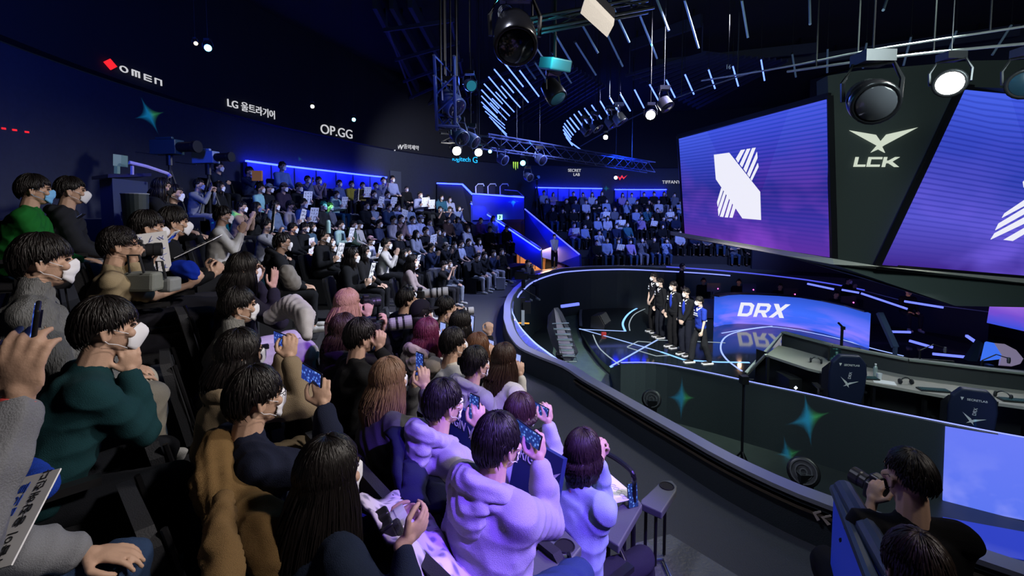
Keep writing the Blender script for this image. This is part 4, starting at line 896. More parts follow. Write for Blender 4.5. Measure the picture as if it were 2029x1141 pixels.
def cap_hat_mesh():
    b = MB(); b2 = hair_base('crop', 1.17); b.add(b2.v, b2.f)
    n = 10; base = len(b.v)
    for z in (0, -.006):
        for i in range(n + 1):
            a = -PI * .42 + PI * .84 * i / n; b.v.append((.084 * math.sin(a), .085 * math.cos(a) + .005, .062 + z)); b.v.append((.088 * math.sin(a), .105 * math.cos(a) + .075 * max(0, math.cos(a * 1.1)), .048 + z))
    m = 2 * (n + 1)
    for i in range(n):
        for z in (0, 1): o_ = base + z * m + 2 * i; b.f.append((o_, o_ + 1, o_ + 3, o_ + 2))
        o_ = base + 2 * i + 1; b.f.append((o_, o_ + 2, o_ + 2 + m, o_ + m))
    return b.mesh('cap', True)
HAT = cap_hat_mesh(); HAT.materials.append(M_CLOTH)
HANDS_ONLY = False
def garments(p, J, kind, vox, fold, seed, w):
    """upper garment capsules. kind: tee, shirt, sweater, hoodie, puffer, turtle, coat"""
    k = {'tee': 1.06, 'shirt': 1.1, 'sweater': 1.2, 'hoodie': 1.27, 'puffer': 1.42, 'turtle': 1.22, 'coat': 1.34}[kind] * w; u = J['u']; P = []; R = Matrix.Rotation(-math.asin(max(-1, min(1, u.y))), 3, 'X')
    P += [ell(J['hip'] + u * .05, (.165 * k, .125 * k, .11), R), ell(J['hip'] + u * .2, (.165 * k, .122 * k, .16), R), ell(J['chest'] + u * .02, (.168 * k, .115 * k, .17), R), ell(J['neck'] - u * .08, (.15 * k, .095 * k, .085), R)]
    for s, q in ((1, 'R'), (-1, 'L')):
        sh = J['sh' + q]; el = J['el' + q]; wr = J['wr' + q]; P.append(cap(J['neck'] - u * .035 + V3(.04 * s, 0, 0), sh, .055 * k, .062 * k))
        if kind == 'tee': P.append(cap(sh, sh.lerp(el, .72), .063 * k, .062 * k))
        else:
            P.append(cap(sh, el, .062 * k, .05 * k)); e2 = el.lerp(wr, .88); P.append(cap(el, e2, .05 * k, .040 * (k * .5 + .5)))
            P.append(ell(el.lerp(wr, .55), (.047 * k,) * 3)) if kind in ('hoodie', 'puffer', 'coat', 'sweater') else None
    P = [x for x in P if x is not None]
    if kind == 'hoodie' or kind == 'coat':
        c = J['neck'] + V3(0, -.055, .015); P += [ell(c + V3(0, -.03, 0), (.12, .06, .055)), cap(c + V3(.085, .03, .005), c + V3(.04, .11, -.05), .035, .028), cap(c + V3(-.085, .03, .005), c + V3(-.04, .11, -.05), .035, .028), cap(c + V3(.09, -.02, .0), c + V3(.085, .04, .0), .04), cap(c + V3(-.09, -.02, .0), c + V3(-.085, .04, .0), .04)]
    elif kind == 'turtle': P.append(cap(J['neck'] + V3(0, -.01, -.02), J['neck'] + V3(0, .008, .075), .078, .07))
    else: P.append(cap(J['neck'] + V3(0, -.005, -.03), J['neck'] + V3(0, .0, .012), .075, .068))
    for s, q in ((1, 'R'), (-1, 'L')):
        P.append(cap(J['chest'] + V3(.07 * s * k, 0, 0), J['sh' + q] - u * .05 - V3(.02 * s, 0, 0), .085 * k, .06 * k)); P.append(cap(J['hip'] + u * .12 + V3(.06 * s, 0, 0), J['chest'] + V3(.08 * s, 0, 0), .105 * k, .1 * k))
    return blob(P, vox, 'top_garment', 9 if vox < .012 else 4, fold, 11 if kind != 'puffer' else 16, seed)
def trousers(p, J, vox, fold, seed, w, wide=1.0):
    P = [ell(J['hip'] - V3(0, .0, .0), (.165 * w, .125 * w, .1))]
    for q in 'RL':
        if p['stand']: P += [cap(J['hj' + q] + V3(0, 0, -.02), J['kn' + q], .088 * w, .07 * w * wide), cap(J['kn' + q], J['an' + q] + V3(0, 0, .02), .07 * w * wide, .062 * wide)]
        else: P += [cap(J['hj' + q], J['kn' + q], .085 * w, .072 * w * wide), cap(J['kn' + q], J['an' + q] + V3(0, 0, .05), .07 * w * wide, .055 * wide)]
    return blob(P, vox, 'trousers', 3, fold, 10, seed + 3)
def body(p, J, vox, hero, short=False, k=1.0):
    P = head_parts(J['head'], J['HR'], J['neck']); u = J['u']
    P += [cap(J['hip'], J['neck'] - u * .1, .09, .085), cap(J['shL'], J['shR'], .04)]
    for q, s in (('R', 1), ('L', -1)):
        P += chain([J['sh' + q], J['el' + q], J['wr' + q]], [.04, .034, .023]); h = p[q + 'h']; P += hand(J['wr' + q], h[1], h[2], h[3], s, fr=.0082 if hero else .010, spread=.25 if len(h) < 5 else h[4])
        P += chain([J['hj' + q], J['kn' + q], J['an' + q]], [.06, .045, .035])
    return blob(P, vox, 'person', 1 if hero else 1)
def shoe_mesh(J, q, p, vox):
    a = J['an' + q]; x = a.x; y = a.y
    return blob([ell((x, y - .01, .055), (.043, .07, .05)), ell((x, y + .10, .04), (.046, .10, .036)), cap((x, y - .04, .02), (x, y + .15, .02), .03, .032)], vox, 'shoe', 1)
def build(posekey, pose, top_kind, vox, fold=0.0, seed=0, w=1.0, wide=1.0, hero=False, shoes=True):
    key = (posekey, top_kind, vox, seed, w, wide)
    if key in CACHE: return CACHE[key]
    J = skel(pose); d = dict(J=J, body=body(pose, J, vox if not hero else min(vox, .0055), hero), top=garments(pose, J, top_kind, vox * 1.3, fold, seed, w), leg=trousers(pose, J, vox * 1.4, fold, seed, w, wide))
    if shoes: d['sR'] = shoe_mesh(J, 'R', pose, vox * 1.3); d['sL'] = shoe_mesh(J, 'L', pose, vox * 1.3)
    d['body'].materials.append(M_SKIN); d['top'].materials.append(M_KNIT if top_kind in ('turtle',) else M_CLOTH); d['leg'].materials.append(M_CLOTH)
    if shoes: d['sR'].materials.append(M_CLOTH); d['sL'].materials.append(M_CLOTH)
    if top_kind == 'hoodie' and vox < .013:
        n_ = J['neck'] + V3(0, -.02, .01); pts = [n_ + V3(.105 * math.sin(a), .10 * math.cos(a) - .005, .02 - .055 * math.cos(a)) for a in [PI * .13 + PI * 1.74 * k / 12 for k in range(13)]]
        P = chain([tuple(q) for q in pts], [.026 + .022 * math.sin(PI * k / 12) for k in range(13)]) + [ell(tuple(n_ + V3(0, -.115, -.05)), (.115, .055, .10)), cap(tuple(n_ + V3(-.07, -.10, .0)), tuple(n_ + V3(.07, -.10, .0)), .045)]
        d['hood'] = blob(P, vox, 'hood', 3, fold * .8, 22, seed); d['hood'].materials.append(M_CLOTH)
    CACHE[key] = d; return d
HAIRS = {}
def get_hair(style, n, L_, seed, messy=.25, width=1.0):
    k = (style, n, L_, seed, messy, width)
    if k not in HAIRS: HAIRS[k] = hair_mesh(style, n, L_, seed, messy, 'hair', width); HAIRS[k].materials.append(M_HAIR)
    return HAIRS[k]
SKIN = (0.52, 0.33, 0.24)
def child(name, me, root, color=None, M=None):
    o = bpy.data.objects.new(name, me); COL.objects.link(o); o.parent = root
    if color is not None: o.color = (*color[:3], 1)
    if M is not None: o.matrix_basis = M
    return o
def place(d, pos, az, label, group=None, top=(.5, .5, .5), leg=(.02, .02, .03), hair=('short', 0, 0, 1), hc=(.008, .006, .006), mask='p', maskc=(.75, .75, .8), glasses=False, cap_=None, shoec=(.5, .5, .5), face=True, s=1.0, skin=SKIN, strap=True, topname='sweater', legname='trousers'):
    """az: facing azimuth (deg clockwise from +Y)"""
    root = bpy.data.objects.new('person', d['body']); COL.objects.link(root); root.location = pos; root.rotation_euler = (0, 0, -rad(az)); root.scale = (s, s, s); root.color = (*skin, 1)
    tag(root, label, 'person', group); J = d['J']; HM = Matrix.Translation(J['head']) @ J['HR'].to_4x4()
    child(topname, d['top'], root, top); child(legname, d['leg'], root, leg)
    h = child('hair', get_hair(*hair), root, hc, HM)
    if 'hood' in d: child('hood', d['hood'], root, top)
    if mask:
        m = child('face_mask', MASKS[mask], root, maskc, HM)
        if strap: child('ear_loop', STRAP[0], m, maskc); child('ear_loop', STRAP[1], m, maskc)
    if face:
        for q in (0, 1): child('eye', EYES[q], root, None, HM); child('eyebrow', BROWS[q], root, hc, HM)
    if glasses: child('glasses', GLASSES, root, None, HM)
    if cap_: child('cap', HAT, root, cap_, HM)
    if 'sR' in d: child('shoe', d['sR'], root, shoec); child('shoe', d['sL'], root, shoec)
    return root
def face_az(x, y, tx=7.2, ty=9.7): return math.degrees(math.atan2(tx - x, ty - y))
def loc2w(root, p): 
    return Matrix.LocRotScale(root.location, root.rotation_euler, root.scale) @ Vector(p)
# ---- hand-held things
def phone(M, label, screen=(0.1, 0.2, 0.8), land=False, s=1.0, hero=False, group='phones held up by spectators'):
    b = MB(); w, h = (.074, .155); b.box((0, 0, 0), (w * s, .009 * s, h * s)); o = b.obj('smartphone', M_PLAST); o.matrix_world = M if not land else M @ Matrix.Rotation(PI / 2, 4, 'Y')
    if hero: bevel(o, .008 * s, 3)
    # display faces local -Y (towards the holder)
    key = 'phone_display_%d' % int(hero)
    m = mat('phone_display', emit=(0.25, 0.35, 0.8), es=1.0) if not hero else phone_img()
    d = MB(); d.box((0, -.005 * s, 0), (w * .9 * s, .0015 * s, h * .93 * s)); q = d.obj('display', m, o)
    c = MB(); c.box((.02 * s, .006 * s, .055 * s), (.022 * s, .004 * s, .03 * s)); c.obj('camera_bump', M_GLASSB, o)
    tag(o, label, 'phone', group); return o
def phone_img():
    if 'phone_img' in MATS: return MATS['phone_img']
    m = bpy.data.materials.new('phone_img'); m.use_nodes = True; nt = m.node_tree; nt.nodes.clear(); N = nt.nodes.new; out = N('ShaderNodeOutputMaterial'); em = N('ShaderNodeEmission'); nt.links.new(em.outputs[0], out.inputs[0]); em.inputs[1].default_value = .9
    tc = N('ShaderNodeTexCoord'); vo = N('ShaderNodeTexVoronoi'); vo.inputs['Scale'].default_value = 60; cr = N('ShaderNodeValToRGB'); nt.links.new(tc.outputs['Object'], vo.inputs[0]); nt.links.new(vo.outputs['Distance'], cr.inputs[0]); e = cr.color_ramp.elements
    e[0].color = (.75, .8, .9, 1); e[1].color = (.02, .04, .25, 1); e[1].position = .45; q = e.new(.2); q.color = (.1, .25, .9, 1); nt.links.new(cr.outputs[0], em.inputs[0]); MATS['phone_img'] = m; return m
def dslr(M, label, lens=.12, lr=.04, lc=(.02, .02, .025), s=1.0, group=None, bands=False):
    """camera body, lens pointing local +Y"""
    e = bpy.data.objects.new('camera', None); COL.objects.link(e); e.matrix_world = M; e.scale = (s, s, s); e.empty_display_size = .05
    b = MB(); b.box((0, 0, 0), (.135, .06, .09)); b.box((0, .005, .055), (.06, .055, .035)); o = b.obj('body', M_PLAST, e); bevel(o, .012, 3)
    b = MB(); b.box((.052, .035, -.005), (.032, .04, .085)); o = b.obj('grip', M_SEAT, e); bevel(o, .012, 2)
    b = MB(); b.lathe([(lr * .9, .02), (lr, .03), (lr, lens * .5), (lr * 1.12, lens * .55), (lr * 1.12, lens * .9), (lr * 1.2, lens), (lr * 1.2, lens + .04), (lr * 1.05, lens + .04), (lr * .9, lens + .02)], axis=(0, 1, 0), n=20); o = b.obj('lens', M_SHINY, e, smooth=False, color=lc)
    if bands:
        for t in (.35, .6, .8):
            b = MB(); b.lathe([(lr * 1.14, 0), (lr * 1.16, .004), (lr * 1.16, .014), (lr * 1.14, .018)], (0, .02 + lens * t, 0), 20, (0, 1, 0)); b.obj('focus_ring', M_PLAST, o)
    b = MB(); b.lathe([(lr * .95, 0), (.001, .003)], (0, lens + .022, 0), 20, (0, 1, 0)); b.obj('glass', M_GLASSB, o)
    tag(e, label, 'camera', group); return e
def board(M, label, w=.3, h=.42, ink=0, group='handmade cheering signs', c=(.8, .8, .84), seed=0):
    o = MB().box((0, 0, 0), (w, .006, h)).obj('cheering_sign', M_PAPER); o.matrix_world = M; tag(o, label, 'sign', group)
    r = random.Random(seed); b = MB(); mm = (M_INKB, M_INKBL, M_INKP)[ink % 3]
    rows = 4
    for j in range(rows):
        for i in range(3):
            x = (-.3 + .3 * i) * w; z = (.34 - .23 * j) * h
            for q in range(3):
                a = r.uniform(0, PI); l = r.uniform(.06, .12) * w; dx, dz = math.cos(a) * l, math.sin(a) * l; ox, oz = r.uniform(-.06, .06) * w, r.uniform(-.05, .05) * h
                b.beam((x + ox - dx, .0038, z + oz - dz), (x + ox + dx, .0038, z + oz + dz), .012 * (w / .3), .001)
                b.beam((x + ox - dx, -.0038, z + oz - dz), (x + ox + dx, -.0038, z + oz + dz), .012 * (w / .3), .001)
    b.obj('handwriting', mm, o); return o
def MW(loc, az=0, tilt=0, roll=0):
    """frame whose local +Y points along azimuth az; tilt about local X"""
    return Matrix.Translation(Vector(loc)) @ Matrix.Rotation(-rad(az), 4, 'Z') @ Matrix.Rotation(rad(tilt), 4, 'X') @ Matrix.Rotation(rad(roll), 4, 'Y')
# ---- chairs
def chair_meshes():
    d = {}
    b = MB(); b.box((0, .06, .43), (.46, .46, .07)); d['seat'] = b.mesh()
    b = MB(); Rb = Matrix.Rotation(rad(-10), 3, 'X'); P = [(-.23, 0, 0), (.23, 0, 0), (.23, 0, .46), (.19, 0, .52), (-.19, 0, .52), (-.23, 0, .46)]
    b.prism([V3(0, -.17, .43) + Matrix.Rotation(rad(12), 3, 'X') @ V3(*p) for p in P], V3(0, -.05, 0)); d['backrest'] = b.mesh()
    b = MB()
    for s in (1, -1): b.tube([(.22 * s, .25, .0), (.22 * s, .22, .4), (.235 * s, -.15, .42), (.235 * s, -.22, .75), (.225 * s, -.26, .93)], .011, 6); b.tube([(.22 * s, -.22, .0), (.22 * s, -.1, .4)], .011, 6)
    b.tube([(-.22, .02, .12), (.22, .02, .12)], .008, 6); d['frame'] = b.mesh()
    for s, q in ((1, 'armR'), (-1, 'armL')): b = MB(); b.box((.245 * s, .06, .64), (.045, .28, .03)); b.box((.245 * s, .0, .53), (.02, .03, .2)); d[q] = b.mesh()
    for k, m in (('seat', M_SEAT), ('backrest', M_SEAT), ('frame', M_DMETAL), ('armR', M_PLAST), ('armL', M_PLAST)): d[k].materials.append(m)
    b = MB(); 
    for k in ('seat', 'backrest'): me = d[k]; b.add([v.co[:] for v in me.vertices], [tuple(f.vertices) for f in me.polygons])
    for s in (1, -1): b.box((.22 * s, .0, .2), (.03, .4, .4))
    d['simple'] = b.mesh(); d['simple'].materials.append(M_SEAT); return d
CH = chair_meshes()
def chair(pos, az, label, group, simple=False):
    if simple: o = bpy.data.objects.new('stadium_seat', CH['simple']); COL.objects.link(o)
    else:
        o = bpy.data.objects.new('stadium_seat', None); COL.objects.link(o); o.empty_display_size = .1
        for k in ('seat', 'backrest', 'frame', 'armR', 'armL'): child(k if k[:3] != 'arm' else 'armrest', CH[k], o)
    o.location = pos; o.rotation_euler = (0, 0, -rad(az)); tag(o, label, 'chair', group); return o
# ================================================================ SPECTATORS
BLK = (.008, .009, .012); NAVY = (.012, .018, .05); GREY = (.13, .135, .15); LGREY = (.3, .3, .33); WHT = (.62, .62, .66); BEIGE = (.38, .3, .22); CREAM = (.5, .47, .4); JEAN = (.03, .06, .14); OLIVE = (.05, .055, .03); HB = (.006, .005, .006); HBR = (.035, .018, .01)
USED = []    # (px, py, D)
def proj(p):
    x, y, z = p[0], p[1], p[2] - CAMZ; c, s = math.cos(PITCH), math.sin(PITCH); f = y * c - z * s; u = y * s + z * c
    return CX + F * x / f, CY - F * u / f, f
def w2l(pos, az, s, wp):
    return (Matrix.LocRotScale(Vector(pos), Euler((0, 0, -rad(az))), Vector((s, s, s)))).inverted() @ Vector(wp)
SEATG = 'black stadium seats in the stands'
def seat_for(r, az, label, simple=False):
    c = chair((r.location.x, r.location.y, r.location.z), az, label, SEATG, simple)
    return c
NH = 0
def hero(px, py, D, az, kind, label, R=None, Lh=None, pose='lap', hairn=380, group=None, vox=.007, lean=None, yaw=0, pitch=0, w=1.0, wide=1.0, seatlabel=None, fold=.008, zoff=0, ks=None, **k):
    global NH
    NH += 1; p = dict(POSES[pose])
    if lean is not None: p['lean'] = lean
    if ks is not None: p['ks'] = ks
    p['yaw'] = yaw; p['pitch'] = pitch; J = skel(p); hw = atd(px, py, D); off = Matrix.Rotation(-rad(az), 3, 'Z') @ J['head']; pos = hw - off
    for key, tgt in (('Rh', R), ('Lh', Lh)):
        if tgt is not None:
            wl = w2l(pos, az, 1, atd(*tgt[0])); h = p[key]; p[key] = (tuple(wl), tgt[1] if len(tgt) > 1 and tgt[1] else h[1], tgt[2] if len(tgt) > 2 and tgt[2] else h[2], tgt[3] if len(tgt) > 3 else h[3])
    d = build('hero%d' % NH, p, kind, vox, fold, NH * 1.3, w, wide, hero=vox < .008)
    hs = k.pop('hair', ('short', 0)); hr = (hs[0], hairn, hs[1], NH) + ((hs[2],) if len(hs) > 2 else ())
    r = place(d, pos, az, label, group, hair=hr, **k); USED.append((px, py, D)); r['J'] = 0; del r['J']
    if seatlabel: seat_for(r, az, seatlabel)
    return r, d['J'], p
def handpt(r, J, q='R', fwd=.08, p=None):
    h = Vector(p[q + 'h'][1]).normalized(); n = Vector(p[q + 'h'][2]).normalized(); return r.matrix_basis @ (J['wr' + q] + h * fwd + n * .035)
def band(r, J, q, label, c=(.75, .03, .03)):
    a = r.matrix_basis @ J['wr' + q]; e = r.matrix_basis @ J['el' + q]; dd = (e - a).normalized(); b = MB(); b.tube([a + dd * .0, a + dd * .016], .0275, 16); o = b.obj('wristband', M_SHINY, r, color=c, smooth=True); o.matrix_basis = r.matrix_basis.inverted(); o['label'] = label; return o
# ---- hero spectators near the camera
r1, J, p = hero(88, 520, 2.1, 46, 'turtle', 'man in grey knit cardigan and white mask at the left edge, watching in profile', hair=('bowl', 0), top=(.2, .205, .21), leg=CREAM, mask='p', w=1.12, seatlabel='black seat under the man in the grey knit cardigan')
o = MB(); o.tube([J['neck'] + V3(.06, .05, -.02), J['neck'] + V3(.03, .1, -.09), J['neck'] + V3(-.03, .1, -.09), J['neck'] + V3(-.06, .05, -.02)], .018, 8); o.obj('shirt_collar', M_CLOTH, r1, color=NAVY)
r2, J, p = hero(214, 652, 1.86, 43, 'sweater', 'man in dark teal sweatshirt leaning forward with hands clasped under his white mask', R=((256, 738, 1.88), (.1, .05, 1), (-1, -.1, 0), .95), Lh=((262, 736, 1.97), (.1, -.05, 1), (1, -.2, 0), .95), pose='clasp', lean=.42, yaw=4, hair=('bowl', 0), top=(.008, .045, .055), leg=(.012, .014, .02), mask='k', w=1.05, seatlabel='black seat under the man in the teal sweatshirt')
r3, J, p = hero(-190, 780, .98, 45, 'coat', 'person mostly outside the left edge, raising a hand with a phone, grey sleeve', R=((38, 792, .86), (.12, .1, 1), (-.9, .5, 0), .55), hairn=0, pose='lap', lean=.1, top=(.24, .25, .28), leg=JEAN, mask='p', w=1.1)
band(r3, J, 'R', 'white and red wristband', (.8, .1, .1))
ph = phone(MW(atd(66, 678, .90), 45, -8, 8), 'black phone held upright in the raised hand at the left edge', hero=True)
r4, J4, p4_ = hero(508, 788, 1.84, 42, 'sweater', 'man in navy sweatshirt and glasses holding up a phone, red wristband', R=((640, 806, 1.92), (-.25, .05, 1), (-.8, .45, 0), .75), hair=('bowl', 0), top=(.012, .016, .04), leg=JEAN, mask='p', glasses=True, w=1.15, seatlabel='black seat behind the man in the navy sweatshirt')
band(r4, J4, 'R', 'red paper wristband')
phone(MW(atd(618, 745, 1.97), 35, 0, 8), 'phone held sideways by the man in the navy sweatshirt, stage on its screen', land=True, hero=True, s=1.0)
r5, J5, p5_ = hero(655, 938, 1.55, 40, 'sweater', 'woman with very long straight black hair in a navy top, seen from behind', R=((800, 1075, 1.45), (.1, .9, .4), (-.8, .2, .2), .7), Lh=((770, 1050, 1.68), (.2, .9, .3), (.8, 0, .3), .7), hair=('long', .52), hairn=900, top=(.012, .02, .045), leg=(.02, .03, .09), mask='p', w=1.0, yaw=6)
dslr(MW(atd(765, 1042, 1.63), 60, 20), 'small white camera in the lap of the woman with very long black hair', lens=.05, lr=.032, s=.9, lc=(.5, .5, .55))
r6, J6, p6_ = hero(988, 880, 1.86, 46, 'hoodie', 'man in pale hoodie under violet light filming with a sideways phone', R=((1068, 912, 1.96), (-.2, .1, 1), (-.8, .4, 0), .7), hair=('short', 0), hairn=520, top=(.4, .38, .48), leg=JEAN, mask='p', w=1.12, seatlabel='black seat behind the man in the pale hoodie')
phone(MW(atd(1046, 860, 1.98), 42, 0, 14), 'phone held sideways by the man in the pale hoodie', land=True, hero=True)
r7, J7, p7_ = hero(880, 800, 2.36, 50, 'hoodie', 'boy in lilac-lit hoodie and glasses holding up a phone, second from the front', R=((948, 848, 2.42), (-.1, .1, 1), (-.8, .4, 0), .65), hair=('bowl', 0), top=(.42, .4, .5), leg=(.02, .03, .08), mask='p', glasses=True, w=1.05, seatlabel='black seat behind the boy in the lilac hoodie')
phone(MW(atd(940, 808, 2.46), 40, 0, 4), 'phone held upright by the boy in the lilac hoodie', hero=True)
r8, J8, p8_ = hero(1157, 897, 2.42, 50, 'sweater', 'woman with short bobbed dark hair in pale blue knit, hands at her face', R=((1190, 915, 2.5), (-.3, .2, 1), (-.8, .2, 0), .6), pose='camera', hair=('bob', .13), hairn=420, top=(.36, .45, .62), leg=(.02, .02, .03), mask='p', hc=(.02, .01, .012), seatlabel='black seat behind the woman with bobbed hair')
r9, J9, p9_ = hero(772, 752, 2.66, 48, 'sweater', 'woman with light brown hair in grey cardigan holding up a phone in both hands', R=((840, 770, 2.72), (-.1, .1, 1), (-.9, .3, 0), .6), Lh=((822, 765, 2.85), (.1, .1, 1), (.9, .3, 0), .6), pose='phone2', hair=('long', .30), hairn=520, top=(.1, .1, .11), leg=BLK, hc=(.2, .115, .075), mask='p', seatlabel='black seat behind the woman in the grey cardigan')
phone(MW(atd(832, 722, 2.80), 40, 0, 2), 'phone held upright by the woman in the grey cardigan', hero=True)
r10, J10, p10_ = hero(716, 668, 3.1, 50, 'sweater', 'man in black with round dark hair aiming a long grey camera lens', R=((750, 690, 3.1), (.1, .2, 1), (-.8, .2, 0), .8), Lh=((756, 655, 3.25), (.3, .3, .9), (0, -.3, 1), .8), pose='camera', hair=('bowl', 0), top=(.012, .012, .014), leg=OLIVE, mask=None, glasses=True, seatlabel='black seat under the man aiming the long grey lens')
dslr(MW(atd(738, 648, 3.25), 72, 4), 'camera with long grey and black zoom lens held by the man in black', lens=.24, lr=.042, lc=(.3, .3, .32), bands=True)
r11, J, p = hero(683, 655, 3.45, 46, 'coat', 'woman with brown hair and cream collar, behind the man with the long lens', hair=('long', .28), hairn=350, top=(.02, .02, .025), hc=(.03, .016, .01), mask='p', seatlabel='black seat behind the woman with the cream collar')
o = MB(); v, f = ell(J['neck'] + V3(0, -.07, -.02), (.11, .05, .07)); o.add(v, f); o.obj('hood', M_CLOTH, r11, smooth=True, color=(.45, .36, .24))
r12, J, p = hero(478, 702, 2.32, 44, 'coat', 'woman with long black hair in a beige coat photographing with a phone', R=((572, 712, 2.3), (-.2, .2, 1), (-.9, .3, 0), .7), Lh=((560, 700, 2.5), (.1, .2, 1), (.9, .3, 0), .7), pose='phone2', hair=('long', .30), hairn=520, top=(.3, .23, .15), leg=(.25, .2, .13), mask='p', seatlabel='black seat behind the woman in the beige coat')
phone(MW(atd(556, 672, 2.46), 40, 0, 0), 'dark phone held sideways by the woman in the beige coat', land=True, hero=True)
r13, J, p = hero(474, 608, 3.0, 52, 'turtle', 'man in pale grey turtleneck, seen from behind left, short black hair', hair=('short', 0), hairn=480, top=(.3, .3, .29), leg=BLK, mask='p', w=1.1, seatlabel='black seat behind the man in the grey turtleneck')
r14, J, p = hero(1032, 820, 2.78, 46, 'sweater', 'spectator in white and navy jersey filming sideways, reddish dark hair', R=((1086, 838, 2.86), (-.2, .1, 1), (-.8, .4, 0), .7), hair=('bob', .05), hairn=300, top=(.45, .46, .6), leg=(.02, .02, .05), hc=(.03, .012, .014), mask='p', seatlabel='black seat behind the spectator in the white and navy jersey')
phone(MW(atd(1068, 810, 2.9), 40, 0, 10), 'phone held sideways by the spectator in the white and navy jersey', land=True, hero=True)
r15, J, p = hero(943, 722, 3.25, 50, 'hoodie', 'man with grey hood over a black padded coat, glossy black hair', hair=('short', 0), hairn=360, top=(.25, .25, .26), leg=BLK, mask='p', seatlabel='black seat behind the man with the grey hood')
cz = [r15.matrix_basis @ q for q in (V3(-.2, -.15, .95), V3(0, -.2, .88), V3(.22, -.1, .95))]
o = MB(); 
for a, c in zip([cap((-.19, -.08, .93), (-.24, .1, .62), .075, .07), cap((.19, -.08, .93), (.24, .1, .62), .075, .07), ell((0, -.15, .74), (.24, .07, .24))], range(3)): pass
me = blob([cap((-.21, -.05, .95), (-.27, .12, .66), .075, .07), cap((.21, -.05, .95), (.27, .12, .66), .075, .07), ell((0, -.13, .72), (.25, .08, .26))], .014, 'padded_coat', 2, .008, 20); me.materials.append(M_CLOTH); o = child('padded_coat', me, r15, (.008, .008, .01))
r16, J, p = hero(899, 682, 3.55, 52, 'sweater', 'man in white sweatshirt and white mask looking right', hair=('short', 0), hairn=320, top=(.62, .6, .56), leg=BLK, mask='k', w=1.08, seatlabel='black seat behind the man in the white sweatshirt')
r17, J, p = hero(948, 690, 3.85, 50, 'sweater', 'woman with chestnut hair in a dark top holding up a phone', R=((970, 708, 3.9),), pose='phone1', hair=('long', .22), hairn=300, top=BLK, hc=(.11, .045, .02), mask='p', seatlabel='black seat under the woman with chestnut hair')
phone(MW(atd(973, 690, 3.96), 40, 0, 4), 'phone held up by the woman with chestnut hair')
r18, J, p = hero(1000, 712, 3.6, 46, 'sweater', 'woman with long dark brown hair in white knit at the front row end', R=((1030, 745, 3.7),), pose='phone1', hair=('long', .32), hairn=420, top=(.62, .6, .56), leg=BLK, hc=(.03, .014, .009), mask='p', seatlabel='black seat under the woman in white knit')
phone(MW(atd(1025, 718, 3.76), 40, 0, 6), 'phone held up by the woman in white knit')
r19, J, p = hero(848, 662, 3.7, 48, 'hoodie', 'woman with long magenta hair in a beige hoodie', R=((884, 680, 3.8),), pose='phone1', hair=('long', .34), hairn=420, top=(.42, .36, .3), hc=(.10, .015, .035), mask='p', seatlabel='black seat behind the woman with magenta hair')
phone(MW(atd(878, 656, 3.86), 40, 0, 4), 'black phone held up by the woman with magenta hair')
r20, J, p = hero(836, 622, 4.3, 52, 'sweater', 'spectator in black baseball cap and dark clothes behind the magenta-haired woman', pose='phone1', vox=.009, hair=('long', .15), hairn=0, top=BLK, cap_=(.01, .01, .012), seatlabel='black seat under the spectator in the black baseball cap')
r21, J, p = hero(884, 612, 4.7, 62, 'sweater', 'photographer in dark olive top aiming a white lens across the aisle', pose='camera', vox=.009, hairn=200, top=(.035, .05, .035), mask=None, seatlabel='black seat under the photographer in the olive top')
dslr(MW(atd(905, 617, 4.8), 78, 0), 'camera with short white lens held by the photographer in olive', lens=.14, lr=.036, lc=(.55, .55, .6), bands=True)
r22, J, p = hero(914, 642, 4.25, 48, 'sweater', 'woman with straight black hair in black, phone raised, beside the aisle', pose='phone1', vox=.009, hair=('long', .26), hairn=250, top=BLK, seatlabel='black seat under the woman with straight black hair')
phone(MW(atd(934, 640, 4.35), 40, 0, 6), 'phone with pale back held by the black-haired woman beside the aisle')
r23, J, p = hero(690, 602, 3.95, 52, 'sweater', 'woman with long wavy blonde hair lit violet, camera raised to her face', R=((728, 628, 4.0), (-.1, .2, 1), (-.8, .2, 0), .8), pose='camera', hair=('long', .36, .5), hairn=700, top=(.015, .03, .06), hc=(.42, .26, .15), mask=None, vox=.008, seatlabel='black seat under the woman with blonde hair')
dslr(MW(atd(724, 600, 4.1), 60, 0), 'black camera raised by the blonde woman', lens=.09, lr=.038)
r24, J, p = hero(806, 596, 4.8, 58, 'puffer', 'spectator in dark padded coat lit violet, aiming a striped grey lens', pose='camera', vox=.009, hairn=200, top=(.01, .01, .03), mask=None, seatlabel='black seat under the spectator with the striped lens')
dslr(MW(atd(832, 582, 5.0), 82, 2), 'camera with grey and black striped telephoto lens, above the black cap', lens=.27, lr=.05, lc=(.5, .5, .55), bands=True)
r26, J, p = hero(484, 535, 3.45, 50, 'sweater', 'woman with raised hand lit violet, white mask and long dark hair', R=((540, 572, 3.4), (0, .2, 1), (-.6, -.5, 0), .1), Lh=((508, 556, 3.55), (.1, .3, 1), (.6, -.3, 0), .5), pose='phone2', hair=('long', .26), hairn=350, top=(.02, .02, .03), leg=(.6, .58, .62), wide=1.8, w=1.05, seatlabel='black seat under the woman with the violet-lit raised hand')
r27, J, p = hero(238, 488, 3.1, 50, 'shirt', 'man with curly hair, glasses and black mask in a beige shirt, holding a camera', R=((262, 520, 3.1), (.1, .3, 1), (-.8, .3, 0), .8), Lh=((292, 528, 3.3), (.1, .3, .9), (.8, .2, 0), .6), pose='camera', hair=('short', 0, .9), hairn=420, top=(.4, .32, .2), mask='p', maskc=(.01, .01, .012), glasses=True, seatlabel='black seat under the man in the beige shirt')
dslr(MW(atd(272, 495, 3.2), 60, 0), 'black camera held by the curly-haired man in the beige shirt', lens=.1, lr=.04)
